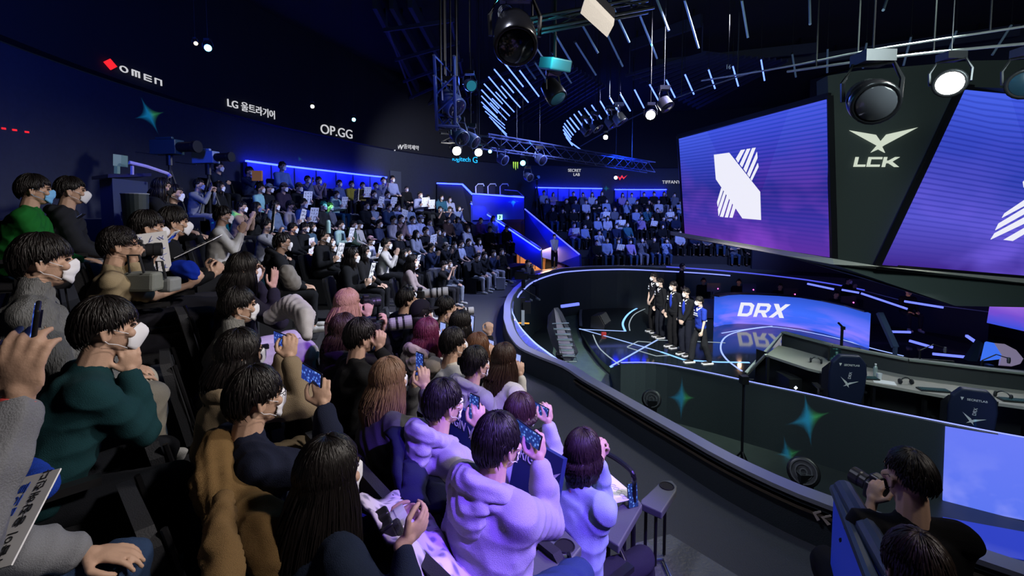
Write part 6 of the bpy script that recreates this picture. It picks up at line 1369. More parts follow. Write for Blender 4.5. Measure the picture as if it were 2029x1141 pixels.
lampfix(1050, 352, 16, .14, (6, 9, 0), M_GLASSB, 'blue lit lamp among the far rig, beside the cyan lamp', body=M_BLUEB)
lampfix(1075, 318, 15, .16, (6, 9, 0), M_GLASSB, 'blue rimmed square lamp among the far rig', body=M_BLUEB)
lampfix(1000, 318, 14, .15, (6, 9, 0), M_GLASSB, 'blue lit lamp between the white lamps and the claw mark', body=M_BLUEB)
# trusses
def truss(a, c, w, label, m=M_BLUEB):
    A, B = Vector(a), Vector(c); d = (B - A); n = max(3, int(d.length / .5)); s = d.cross(Vector((0, 0, 1))).normalized() * w; u = Vector((0, 0, w)); e = MB()
    off = [s + u, s - u, -s - u, -s + u]
    for o_ in off: e.tube([A + o_, B + o_], .022, 6)
    for i in range(n):
        p, q = A + d * i / n, A + d * (i + 1) / n
        for j in range(4): e.tube([p + off[j], q + off[(j + 1) % 4]], .011, 5)
    o = e.obj('lighting_truss', m); tag(o, label, 'truss', 'lighting trusses'); h = MB()
    for t in (.15, .85): q = A.lerp(B, t); h.tube([q, Vector((q.x, q.y, ZC))], .015, 6)
    h.obj('hanger_rod', M_DMETAL, o); return o
truss(atd(880, 130, 5.6), atd(884, 240, 6.2), .12, 'upright blue lit truss carrying the column of lamps')
truss(atd(960, 280, 14), atd(1290, 332, 19), .2, 'long dark blue truss above the far fascia signs')
truss(atd(868, 240, 6.2), atd(912, 243, 6.2), .07, 'short blue lit truss bar on the lamp column')
truss(atd(880, 272, 10), atd(960, 279, 11.5), .1, 'truss piece above the two bright white lamps', M_DMETAL)
truss(atd(1010, 60, 6.0), atd(1290, 8, 6.5), .08, 'dark truss behind the beige lamp panel', M_DMETAL)
# beige lamp panel and cyan lit box
pA = [atd(1160, -6, 4.3), atd(1216, 50, 4.6), atd(1203, 74, 4.5), atd(1150, 26, 4.2)]
e = empty('panel_lamp', tuple(pA[0])); tag(e, 'rectangular soft lamp with beige grid face at the top edge', 'stage lamp')
b = MB(); b.prism(pA, (0.03, .1, .1)); addp(b.obj('face', mat('beige_face', (.5, .47, .42), .8, bump=.6, bscale=80, emit=(.5, .47, .42), es=.12)), e)
b = MB(); b.prism([q + Vector((.03, .1, .1)) for q in pA], (0.06, .25, .2)); addp(b.obj('housing', M_DMETAL), e)
b = MB(); b.tube([pA[0] + Vector((.1, .3, .25)), pA[0] + Vector((.1, .3, 4.2))], .02, 6); addp(b.obj('hanger', M_DMETAL), e)
P = atd(1100, 128, 6.5); e = empty('box_fixture', tuple(P)); tag(e, 'angular box fixture lit cyan among the unlit tubes', 'stage fixture')
b = MB(); b.box(P, (.34, .34, .16), Matrix.Rotation(.5, 3, 'Z') @ Matrix.Rotation(.3, 3, 'X')); o = b.obj('case', mat('case_cyan_lit', (.08, .2, .22), .3)); bevel(o, .02); addp(o, e)  # cyan light on the box put into its base colour
b = MB(); b.tube([P, Vector((P.x, P.y, ZC))], .02, 6); addp(b.obj('hanger', M_DMETAL), e)
L('POINT', 'cyan_rig_light', atd(1095, 95, 6.0), (0, 0, 0), 22, (.1, .85, 1.0), .05)
L('POINT', 'blue_rig_light', atd(930, 190, 5.2), (0, 0, 0), 14, (.1, .2, 1.0), .1)
L('POINT', 'blue_tube_glow', atd(1330, 150, 8.6), (0, 0, 0), 60, (.08, .18, 1.0), .3)
L('POINT', 'blue_tube_glow', atd(1000, 175, 9.5), (0, 0, 0), 60, (.08, .18, 1.0), .3)
# ceiling slat rafts
for i, (poly, lb) in enumerate((([(1240, 150), (1400, 105), (1560, 120), (1380, 215)], 'raft of thin dark ceiling slats behind the row of lit tubes'), ([(930, 170), (1100, 110), (1200, 170), (1010, 290)], 'raft of thin dark ceiling slats behind the left tube cluster'), ([(760, 60), (900, 40), (950, 280), (860, 320)], 'raft of thin dark ceiling slats left of the lamp column'))):
    q = [atz(x, y, 7.6) for x, y in poly]; b = MB()
    for j in range(14): t = j / 13; b.beam(q[0].lerp(q[3], t), q[1].lerp(q[2], t), .05, .1)
    for j in (0.05, .95): b.beam(q[0].lerp(q[1], j) + Vector((0, 0, .08)), q[3].lerp(q[2], j) + Vector((0, 0, .08)), .06, .06); b.beam(q[0].lerp(q[1], j), Vector((q[0].lerp(q[1], j).x, q[0].lerp(q[1], j).y, ZC)), .03)
    o = b.obj('slatted_raft', mat('raft_paint', (.035, .04, .09), .5)); tag(o, lb, 'ceiling raft', 'slatted ceiling rafts')
# cable loops at the top
b = MB(); c = atd(1003, 26, 4.4); R_ = .075
for k in range(3): b.tube([c + Vector((R_ * math.cos(a) + .01 * k, .02 * k, R_ * 1.1 * math.sin(a))) for a in [2 * PI * j / 18 for j in range(18)]], .006, 5, True)
b.tube([c + Vector((0, 0, R_)), c + Vector((0, 0, 3.9))], .006, 5)
o = b.obj('cable_coil', mat('cable_grey', (.25, .27, .28), .5)); tag(o, 'coil of pale cable hanging near the top centre', 'cable coil')
# ================================================================ STAGE PEOPLE AND OBJECTS
BASEP = POSES
def stander(px_head, py_head, py_feet, px_feet, floor, az, posek, kind, label, vox=.01, fold=.004, **k):
    global NH
    NH += 1; over = k.pop('over', {}); p = dict(POSES[posek]); p.update(over); d = build('st%d' % NH, p, kind, vox, fold, NH, k.pop('w', 1.0), k.pop('wide', 1.25), False); f = atz(px_feet, py_feet, floor); hz = CAMZ + ray(px_head, py_head).z * f.y; s = (hz - floor) / (d['J']['head'].z + .12)
    r = place(d, (f.x, f.y, floor), az, label, None, s=s, **k); return r, d['J'], s
PL = [((1408, 588), (1387, 719), -100, 'walk', 'tee', (.02, .05, .42), 'player in blue jersey walking, nearest the camera on the stage', (.015, .016, .02)),
      ((1375, 571), (1358, 702), -118, 'stand_front', 'shirt', (.012, .013, .016), 'player in black jacket with hands folded, between the walking player and his teammates', (.012, .014, .025)),
      ((1350, 558), (1334, 687), -112, 'stand_side', 'shirt', (.012, .013, .016), 'player in open black jacket over a blue jersey, middle of the five', (.01, .01, .012)),
      ((1319, 552), (1308, 668), -105, 'stand_side', 'shirt', (.012, .013, .016), 'player in closed black jacket, second from the far left of the five', (.01, .012, .02)),
      ((1310, 541), (1295, 657), -108, 'stand_front', 'tee', (.02, .02, .025), 'player in black short-sleeved top with bare forearms, leftmost of the five', (.01, .01, .012))]
for i, ((hx, hy), (fx, fy), az, ps, kd, c, lb, lc) in enumerate(PL):
    r, J, s = stander(hx, hy, fy, fx, ZS, az, ps, kd, lb, top=c, leg=lc, hair=('bowl', 120, 0, 20 + i), mask='k', maskc=(.85, .85, .85), shoec=(.03, .03, .03), skin=(.62, .45, .36), topname='jersey' if kd == 'tee' else 'jacket')
    for q in 'RL':
        b = MB(); a = J['an' + q]; b.box((a.x, a.y + .05, .012), (.1, .3, .024)); o = b.obj('sole', M_WHITE, None); o.parent = r
    if i in (1, 2):
        b = MB(); v, f = ell(J['chest'] + V3(0, .1, -.02), (.05, .045, .2)); b.add(v, f); o = b.obj('jersey_front', M_CLOTH, None, color=(.02, .05, .45), smooth=True); o.parent = r
    b = MB()
    if i == 0:
        c = J['chest']; b.box((0, c.y + .145, c.z + .07), (.16, .006, .03)); b.box((0, c.y + .145, c.z + .02), (.2, .006, .022)); b.box((-.25, c.y, c.z - .08), (.01, .06, .03)); b.box((.07, c.y + .14, c.z + .14), (.03, .006, .03))
    else: c = J['chest']; b.box((.09, c.y + .135, c.z + .1), (.035, .006, .05)); b.box((-.09, c.y + .135, c.z + .12), (.03, .006, .02)); b.box((.23, c.y, c.z + .0), (.01, .05, .02)); b.box((.09, c.y + .137, c.z + .03), (.06, .006, .03))
    o = b.obj('chest_print', M_WHITE); o.parent = r
    b = MB(); b.tube([J['neck'] + V3(.07, .0, .02), J['neck'] + V3(.04, .07, -.02), J['neck'] + V3(0, .09, -.07), J['neck'] + V3(-.04, .07, -.02), J['neck'] + V3(-.07, 0, .02)], .016, 8); o = b.obj('collar', M_WHITE); o.parent = r
# guard, camera crew
r, J, s = stander(1100, 464, 531, 1098, 0.0, 165, 'stand_front', 'shirt', 'guard in white shirt and black trousers standing at the lit tunnel mouth', vox=.018, top=(.5, .52, .62), leg=(.006, .006, .01), hair=('short', 0, 0, 2), mask='p', face=False, strap=False)
r, J, s = stander(1345, 522, 612, 1348, ZS, 120, 'stand_side', 'shirt', 'crew member in black standing on the stage behind the five players', vox=.018, top=(.008, .008, .01), leg=(.006, .006, .008), hair=('short', 0, 0, 3), mask='p', face=False, strap=False)
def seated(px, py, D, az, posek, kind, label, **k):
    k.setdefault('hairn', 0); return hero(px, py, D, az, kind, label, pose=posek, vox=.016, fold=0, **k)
seated(1046, 522, 15.2, 150, 'camera', 'sweater', 'camera operator crouching behind the ring barrier at the far left bend', top=(.1, .1, .13), mask='p')
for i, (x, y, D) in enumerate(((1394, 557, 17.3), (1464, 559, 17.2), (1546, 568, 16.9), (1657, 584, 15.6))):
    r, J, p = seated(x, y, D, 200, 'lap', 'sweater', ['opposing player with orange-lit face left of the curved screen', 'opposing player in headset behind the left end of the curved screen', 'opposing player behind the middle of the curved screen', 'opposing player behind the right end of the curved screen'][i], top=(.006, .006, .01), skin=(.75, .42, .2), mask=None, ks=.05)  # warm glow on the faces put into the skin colour
    b = MB(); HM = Matrix.Translation(J['head']) @ J['HR'].to_4x4(); b.tube([HM @ V3(.088 * math.cos(a), -.01, .03 + .1 * math.sin(a)) for a in [PI * k / 10 for k in range(11)]], .009, 6)
    for s in (1, -1): b.lathe([(.035, -.012), (.035, .012)], HM @ V3(.09 * s, -.01, -.0), 12, (s, 0, 0))
    o = b.obj('headset', M_PLAST); o.parent = r
    P = atd(x + (20 if i < 3 else 24), y + 12, D - .55); b = MB(); b.box(P, (.5, .04, .32)); b.box(P - Vector((0, 0, .28)), (.05, .05, .3)); o = b.obj('monitor', M_PLAST); tag(o, 'dark monitor back on the far desk, %s from the left' % NTH[i], 'monitor', 'monitors on the far desk')
    b = MB(); b.lathe([(.02, 0), (.02, .01)], P + Vector((.15, -.03, -.05)), 10, (0, -1, 0)); b.obj('status_light', emat('pink_led', (1, .1, .6), 6), o)
    ch = chair((r.location.x, r.location.y, r.location.z), 200, 'seat of the opposing player, %s from the left' % NTH[i], 'seats at the far desk', False)
r, J, p = seated(1682, 556, 16.0, 160, 'clap', 'sweater', 'crew member in black with hands together under the hanging fascia', top=(.006, .006, .01), mask='p')
r, J, p = seated(1801, 578, 14.2, 190, 'lap', 'sweater', 'seated person with warm-lit face in the dark under the fascia', top=(.006, .006, .01), mask=None, skin=(.8, .45, .2))  # warm light on the face painted in as skin colour
L('POINT', 'desk_glow', atd(1801, 590, 13.6), (0, 0, 0), 3, (1, .6, .3), .05)
L('POINT', 'desk_glow', atd(1470, 566, 15.6), (0, 0, 0), 8, (1, .55, .3), .05)
b = MB(); P0 = atz(1375, 600, -1.4); pts = [Vector((atd(x, 0, D).x, D, -.66)) for x, D in ((1385, 16.75), (1470, 16.65), (1560, 16.3), (1700, 15.0))]
for a, c in zip(pts, pts[1:]): b.beam(a, c, .45, .05); b.beam(a + Vector((0, -.1, -.36)), c + Vector((0, -.1, -.36)), .04, .7)
o = b.obj('far_team_desk', M_PLAST); tag(o, 'long dark desk of the far team behind the curved screen', 'desk')
# ---- near team desk
ZD = -.35
fr = [(1518, 702), (1600, 729), (1700, 753), (1800, 771), (1880, 785), (1960, 796), (2080, 812)]; bk = [(2080, 775), (1960, 758), (1880, 747), (1800, 735), (1700, 716), (1620, 700), (1543, 684)]
e = empty('team_desk', tuple(atz(1700, 740, -1.1))); tag(e, 'long grey player desk of the near team with black front and slanted left end', 'desk')
b = MB(); b.prism([atz(x, y, ZD) for x, y in fr + bk], (0, 0, -.045)); addp(b.obj('desk_top', M_WOOD), e)
b = MB(); P = [atz(x, y, -.06) for x, y in ((1552, 658), (1652, 684), (1800, 712), (1960, 731), (2080, 744))]
for a, c in zip(P, P[1:]): b.prism([a, c, Vector((c.x, c.y, -1.1)), Vector((a.x, a.y, -1.1))], (0, .05, 0))
addp(b.obj('privacy_panel', mat('desk_panel', (.03, .035, .04), .4)), e)
b = MB()
for a, c in zip(P, P[1:]): b.beam(a, c, .12, .03)
addp(b.obj('panel_cap', mat('panel_cap_grey', (.2, .22, .2), .5)), e)
b = MB(); A, Bq, Cq, Dq = atz(1552, 658, -.06), atz(1543, 684, ZD), atz(1518, 702, ZD), atz(1470, 752, -1.12); E_ = Vector((P[0].x - .9, P[0].y - .1, -1.12))
b.prism([A, Cq, Dq, atd(1478, 738, A.y - .2)], (.04, .02, 0)); addp(b.obj('end_panel', mat('desk_panel', (.03, .035, .04), .4)), e)
b = MB(); b.beam(Cq, Dq, .06, .03); b.beam(A, atd(1478, 738, A.y - .2), .05, .03); addp(b.obj('end_trim', mat('pale_trim', (.55, .55, .52), .5)), e)
b = MB()
for x, y in ((1530, 712), (1640, 745), (1745, 766), (1850, 783), (1960, 800)): q = atz(x, y, ZD - .03); b.beam(q + Vector((0, .15, 0)), Vector((q.x, q.y + .15, -1.1)), .05)
addp(b.obj('leg_frame', M_DMETAL), e)
b = MB(); fp = [atz(x, y, ZD - .02) + Vector((0, .35, 0)) for x, y in fr]
for a, c in zip(fp, fp[1:]): b.prism([a, c, Vector((c.x, c.y, -1.1)), Vector((a.x, a.y, -1.1))], (0, .03, 0))
addp(b.obj('modesty_panel', M_PLAST), e)
def gaming_chair(px, py, D, az, label, zf=-1.1):
    P = atd(px, py, D); e = empty('gaming_chair', (P.x, P.y, zf), -rad(az)); tag(e, label, 'chair', 'gaming chairs at the near desk')
    h = P.z - zf   # local height of backrest centre
    def A(b, n, m, sm=False): o = b.obj(n, m, None, smooth=sm); o.parent = e; return o
    prof = [(-.15, .43), (.15, .43), (.25, .30), (.28, .12), (.27, -.2), (.24, -.42), (-.24, -.42), (-.27, -.2), (-.28, .12), (-.25, .30)]
    Rt = Matrix.Rotation(rad(6), 3, 'X'); O_ = V3(0, -.28, h)
    b = MB(); b.prism([O_ + Rt @ V3(x, 0, z) for x, z in prof], Rt @ V3(0, .11, 0)); o = A(b, 'backrest', mat('chair_navy_leather', (.012, .018, .05), .45)); bevel(o, .03, 3)
    for s in (1, -1): b = MB(); b.prism([O_ + Rt @ V3(s * .25, .05, .28), O_ + Rt @ V3(s * .29, .2, .1), O_ + Rt @ V3(s * .28, .2, -.3), O_ + Rt @ V3(s * .24, .05, -.4)], V3(.03 * s, 0, 0)); A(b, 'side_wing', M_SEAT)
    b = MB(); b.box((0, .02, h - .5), (.52, .5, .1)); o = A(b, 'seat', M_SEAT); bevel(o, .03, 3)
    for s in (1, -1): b = MB(); b.box((.32 * s, .02, h - .24), (.09, .3, .03)); b.box((.32 * s, -.05, h - .36), (.04, .08, .24)); A(b, 'armrest', M_PLAST)
    b = MB(); b.lathe([(.03, .08), (.03, h - .55)], n=12); A(b, 'gas_column', M_DMETAL)
    b = MB()
    for k in range(5): a = 2 * PI * k / 5; b.beam((0, 0, .1), (.32 * math.cos(a), .32 * math.sin(a), .06), .05, .04)
    A(b, 'base_star', M_PLAST)
    for k in range(5): a = 2 * PI * k / 5; b = MB(); b.lathe([(.028, -.02), (.028, .02)], (.32 * math.cos(a), .32 * math.sin(a), .03), 12, (math.sin(a), -math.cos(a), 0)); A(b, 'caster', M_PLAST)
    Mb = Matrix.Translation(O_ + Rt @ V3(0, -.006, 0)) @ Rt.to_4x4() @ Matrix.Rotation(PI / 2, 4, 'X')
    o = flat('wing_logo', [[(-.14, .06), (-.02, .0), (0, -.02), (.02, .0), (.14, .06), (.03, -.035), (.02, -.05), (.045, -.09), (0, -.06), (-.045, -.09), (-.02, -.05), (-.03, -.035)]], Mb @ Matrix.Translation((.0, -.03, 0)) @ Matrix.Rotation(-.25, 4, 'Z'), M_WHITE, None, .003); o.parent = e
    o = text('lettering', 'SECRETLAB', .045, Mb @ Matrix.Translation((.03, .27, 0)), M_WHITE, None, .002); o.parent = e
    o = flat('shield_logo', [[(-.03, .02), (.01, .02), (-.01, -.03)]], Mb @ Matrix.Translation((-.13, .28, 0)), M_WHITE, None, .003); o.parent = e
    o = text('lettering', 'DRX', .06, Mb @ Matrix.Translation((.02, .09, 0)) @ Matrix.Rotation(PI / 2 - .1, 4, 'Z'), M_WHITE, None, .002); o.parent = e
    return e
gaming_chair(1664, 742, 7.75, 12, 'dark blue gaming chair with white wing logo, at the left part of the near desk')
gaming_chair(1912, 812, 6.95, 28, 'dark blue gaming chair with a cyan star cast on it, nearer the right edge')
def monitor(px, py, D, w, h, az, label, scr_=True, zb=ZD):
    P = atd(px, py, D); e = empty('monitor', (P.x, P.y, zb), -rad(az)); tag(e, label, 'monitor', 'monitors on the near desk'); z = P.z - zb
    def A(b, n, m): o = b.obj(n, m, None); o.parent = e; return o
    b = MB(); b.box((0, 0, z), (w, .035, h)); bevel(A(b, 'bezel', M_PLAST), .006)
    b = MB(); b.box((0, -.019, z), (w * .9, .002, h * .86)); A(b, 'display', game_mat())
    b = MB(); b.box((0, .04, (z) / 2), (.05, .03, max(z, .05))); b.box((0, .0, .008), (.24, .2, .016)); A(b, 'stand', M_PLAST)
def game_mat():
    if 'game_img' in MATS: return MATS['game_img']
    m = bpy.data.materials.new('game_img'); m.use_nodes = True; nt = m.node_tree; nt.nodes.clear(); N = nt.nodes.new; out = N('ShaderNodeOutputMaterial'); em = N('ShaderNodeEmission'); nt.links.new(em.outputs[0], out.inputs[0]); em.inputs[1].default_value = .5
    tc = N('ShaderNodeTexCoord'); vo = N('ShaderNodeTexVoronoi'); vo.inputs['Scale'].default_value = 14; cr = N('ShaderNodeValToRGB'); nt.links.new(tc.outputs['Object'], vo.inputs[0]); nt.links.new(vo.outputs['Distance'], cr.inputs[0]); e = cr.color_ramp.elements
    e[0].color = (.3, .45, .4, 1); e[1].color = (.01, .02, .025, 1); e[1].position = .5; q = e.new(.25); q.color = (.03, .12, .12, 1); nt.links.new(cr.outputs[0], em.inputs[0]); MATS['game_img'] = m; return m
monitor(1672, 704, 8.6, .56, .32, 8, 'monitor half hidden behind the left gaming chair, teal picture'); monitor(1849, 730, 7.9, .6, .33, 14, 'monitor showing a dark game lobby, centre of the near desk'); monitor(1995, 748, 7.6, .5, .3, 18, 'monitor with green picture by the right edge')
def desk_item(name, build_, label, cat, px, py, z=ZD, group=None, az=0):
    P = atz(px, py, z); e = empty(name, tuple(P), -rad(az)); tag(e, label, cat, group)
    for n, b, m in build_: o = b.obj(n, m, None); o.parent = e
    return e
def headset():
    b = MB(); b.tube([(.08 * math.cos(a), .0 + .03, .02 + .09 * math.sin(a)) for a in [PI * k / 10 for k in range(11)]], .009, 6)
    c = MB(); 
    for s in (1, -1): c.lathe([(.04, -.014), (.045, 0), (.04, .014)], (.085 * s, .03, .045), 14, (1, 0, 0))
    return [('headband', b, M_PLAST), ('ear_cup_pair', c, M_SEAT)]
desk_item('headset', headset(), 'black headset on the desk left of the left gaming chair', 'headset', 1617, 720, az=30)
desk_item('headset', headset(), 'black headset on the desk before the centre monitor', 'headset', 1797, 762, az=10)
desk_item('headset', headset(), 'black headset on the desk at the right edge', 'headset', 1986, 790, az=60)
def kb(b=None):
    b = MB(); b.box((0, 0, .012), (.42, .14, .022)); c = MB()
    for i in range(13):
        for j in range(4): c.box((-.18 + i * .03, -.045 + j * .03, .027), (.024, .024, .01))
    return [('case', b, M_PLAST), ('key_field', c, mat('key_cap_screen_glow', (.02, .03, .035), .4, emit=(.05, .5, .6), es=.04))]  # screen reflection on the keys put in as faint cyan emission
desk_item('keyboard', kb(), 'black keyboard with faint cyan glow before the centre monitor', 'keyboard', 1850, 774, az=12); desk_item('keyboard', kb(), 'black keyboard partly hidden behind the left gaming chair', 'keyboard', 1712, 750, az=10); desk_item('keyboard', kb(), 'black keyboard on the desk near the right edge', 'keyboard', 2015, 795, az=15)
b = MB(); b.lathe([(.03, 0), (.042, .11), (.04, .11), (.029, .006)], n=20); desk_item('paper_cup', [('cup', b, M_WHITE)], 'white paper cup on the near desk', 'cup', 1742, 752)
b = MB(); b.lathe([(.032, 0), (.034, .13), (.03, .16), (.013, .19), (.013, .2)], n=16); c = MB(); c.lathe([(.015, .2), (.015, .22)], n=12); desk_item('water_bottle', [('bottle', b, mat('clear_plastic', (.4, .5, .5), .1, alpha=.5)), ('cap', c, M_WHITE)], 'clear water bottle behind the paper cup', 'bottle', 1734, 745)
b = MB(); b.box((0, 0, .002), (.3, .2, .003)); desk_item('paper_sheet', [('sheet', b, M_PAPER)], 'white sheet of paper in front of the paper cup', 'paper', 1752, 757, az=30)
def micarm(px, py, label, hgt=.55):
    b = MB(); b.tube([(0, 0, 0), (0, 0, hgt)], .012, 8); b.tube([(0, 0, hgt), (.18, -.05, hgt + .12), (.36, -.08, hgt + .06)], .009, 6); c = MB(); c.lathe([(.02, 0), (.026, .05), (.02, .1)], (.36, -.08, hgt - .02), 12)
    desk_item('microphone_arm', [('arm', b, M_DMETAL), ('microphone', c, M_METAL)], label, 'microphone', px, py, z=-.1)
micarm(1822, 716, 'bent microphone arm above the centre monitor', .2); micarm(1945, 728, 'bent microphone arm near the tall wedge panel', .12)
b = MB(); b.beam((0, 0, 0), (0, 0, .42), .035); b.beam((0, 0, .42), (-.08, 0, .5), .03); c = MB(); c.box((0, -.02, .4), (.06, .05, .06)); desk_item('desk_camera', [('post', b, M_DMETAL), ('camera_head', c, M_PLAST)], 'small camera on a post behind the left gaming chair', 'camera', 1667, 690, z=-.1)
for i, (x, y, D) in enumerate(((1563, 738, 8.6), (1753, 792, 7.9), (1951, 822, 7.2))):
    P = atd(x, y, D); b = MB(); b.box((P.x, P.y, -.85), (.24, .45, .48)); o = b.obj('computer_tower', M_PLAST); bevel(o, .01); tag(o, ['computer tower under the slanted left end of the desk', 'computer tower right of the left gaming chair', 'computer tower under the right gaming chair'][i], 'computer', 'computers under the near desk')
    b = MB(); s_ = .035; z_ = -.78; b.prism([(P.x, P.y - .232, z_ + s_), (P.x + s_, P.y - .232, z_), (P.x, P.y - .232, z_ - s_), (P.x - s_, P.y - .232, z_)], (0, .004, 0)); b.obj('power_badge', emat('badge_white', (.8, .85, 1), 3), o)
# led end piece and wedge near the right edge
pq = plane_of(atd(1942, 715, 9.0), atd(2008, 725, 9.0), atd(1951, 678, 9.3)); e = empty('light_fin', tuple(atd(1975, 705, 9.0))); tag(e, 'rounded glowing fin, half blue half mauve, beside the right edge monitors', 'light fin')
o = px_flat('mauve_face', [[(1966, 681), (1987, 683), (2010, 695), (2024, 712), (2018, 722), (2004, 726), (1978, 724), (1981, 705)]], pq, mat('mauve_glow', (.3, .26, .36), .6, emit=(.4, .32, .55), es=.35), None, .04, 0); addp(o, e)
o = px_flat('blue_face', [[(1942, 715), (1951, 678), (1966, 681), (1981, 705), (1978, 712), (1960, 714)]], pq, emat('fin_blue', (.05, .18, .95), .9), None, .04, .001); addp(o, e)
b = MB(); b.prism([atd(1918, 715, 8.8), atd(1943, 676, 9.2), atd(1950, 682, 9.2), atd(1936, 716, 8.8)], (.05, .15, 0)); b.beam(atd(1960, 722, 8.9), Vector((atd(1960, 722, 8.9).x, 8.9, -1.4)), .1); addp(b.obj('support', mat('fin_dark', (.01, .02, .05), .4)), e)
b = MB(); b.beam(atd(1743, 620, 10.5), atd(1774, 688, 10.0), .12, .08); b.beam(atd(1774, 686, 10.0), Vector((atd(1774, 686, 10).x, 10.0, -1.4)), .06); o = b.obj('slanted_post', mat('post_blue_grey', (.08, .12, .25), .4)); tag(o, 'slanted blue-grey post right of the curved screen', 'post')
# ---- stage items
def wedge(px, py, label, s=1.0, az=30, z=ZS, m=M_PLAST):
    P = atz(px, py, z); e = empty('stage_monitor', tuple(P), -rad(az)); tag(e, label, 'speaker'); b = MB(); b.prism([V3(-.3 * s, -.2 * s, 0), V3(-.3 * s, .22 * s, 0), V3(-.3 * s, .2 * s, .36 * s), V3(-.3 * s, -.05 * s, .42 * s), V3(-.3 * s, -.22 * s, .14 * s)], V3(.6 * s, 0, 0)); o = b.obj('cabinet', m); o.parent = e; bevel(o, .015)
    b = MB(); b.prism([V3(-.26 * s, -.07 * s, .41 * s), V3(.26 * s, -.07 * s, .41 * s), V3(.26 * s, -.222 * s, .16 * s), V3(-.26 * s, -.222 * s, .16 * s)], V3(0, -.012, .008)); o = b.obj('grille', mat('speaker_grille', (.05, .055, .055), .6, bump=.5, bscale=200)); o.parent = e
wedge(1190, 648, 'black wedge stage speaker at the left of the stage', 1.15, -60)
b = MB(); P = atz(1196, 664, ZS); b.box(P + Vector((0, 0, .05)), (.16, .12, .1)); o = b.obj('red_floor_box', mat('dull_red', (.3, .01, .01), .5)); bevel(o, .01); tag(o, 'small red box on the stage floor beside the light lines', 'box')
# dark rack of fixtures in the pit, left
P = atz(1118, 700, -1.6); e = empty('equipment_rack', tuple(P)); tag(e, 'dark curved rack of coiled fixtures in the pit inside the ring', 'equipment rack')
prof = [atd(1098, 610, 9.8), atd(1106, 620, 9.7), atd(1120, 650, 9.3), atd(1130, 680, 9.0), atd(1138, 700, 8.8), atd(1126, 718, 8.5), atd(1110, 706, 8.7), atd(1092, 680, 9.1), atd(1084, 650, 9.5), atd(1086, 625, 9.8)]
b = MB(); b.prism(prof, (.1, .15, -.02)); addp(b.obj('back_board', mat('rack_black', (.006, .007, .009), .5)), e)
for i in range(7):
    t = i / 6; a = atd(1092 + 20 * t, 640 + 62 * t, 9.2 - .6 * t); b = MB(); b.tube([a + Vector((.02, -.05, 0)), a + Vector((.35 - .1 * t, -.08, .02)), a + Vector((.4 - .1 * t, -.06, -.12)), a + Vector((.05, -.05, -.12))], .014, 6, True); addp(b.obj('handle', M_METAL), e)
b = MB(); b.beam(atd(1112, 700, 8.8), Vector((atd(1112, 700, 8.8).x, 8.8, -1.6)), .2); addp(b.obj('foot', M_DMETAL), e)
# tripod stand before the booth wall
def stand_(px, py0, py1, D, label):
    A, B = atd(px + 3, py0, D), atd(px, py1, D); zf = -1.6; b = MB(); b.tube([A, Vector((B.x, B.y, zf + .2))], .02, 8); e = empty('light_stand', (B.x, B.y, zf)); tag(e, label, 'stand'); addp(b.obj('pole', M_DMETAL), e)
    for k in range(3): a = 2.1 * k + .5; b = MB(); b.tube([(B.x, B.y, zf + .55), (B.x + .35 * math.cos(a), B.y + .35 * math.sin(a), zf + .02)], .014, 6); addp(b.obj('leg', M_DMETAL), e)
    b = MB(); b.box(A, (.1, .1, .12)); b.tube([A, A + Vector((.12, -.05, .02))], .012, 6); addp(b.obj('clamp_head', M_DMETAL), e)
stand_(1471, 752, 880, 6.6, 'black tripod stand in the trench before the booth wall')
def trench_lamp(px, py, D, label, r=.15):
    lampf = atd(px, py, D); e = empty('floor_lamp_unit', (lampf.x, lampf.y, -1.6)); tag(e, label, 'stage lamp'); d = (Vector((0, 0, 3)) - lampf).normalized(); b = MB(); b.lathe([(r * .6, -r * 1.8), (r, -r * 1.2), (r * 1.05, 0), (r * .9, .01)], lampf, 20, d); addp(b.obj('housing', M_PLAST, smooth=True), e)
    b = MB(); 
    for q in (.85, .55, .25): b.lathe([(r * q, .012), (r * q, .02), (r * (q - .08), .02), (r * (q - .08), .012)], lampf, 20, d)
    addp(b.obj('lens_ring', M_METAL), e); b = MB(); b.beam(lampf, (lampf.x, lampf.y, -1.6), .12); b.box((lampf.x, lampf.y, -1.55), (.36, .3, .1)); addp(b.obj('base', M_PLAST), e)
trench_lamp(1291, 791, 6.3, 'black round floor lamp in the trench, under the left cyan star', .13); trench_lamp(1592, 935, 4.1, 'larger black round floor lamp in the trench near the photographer', .13)
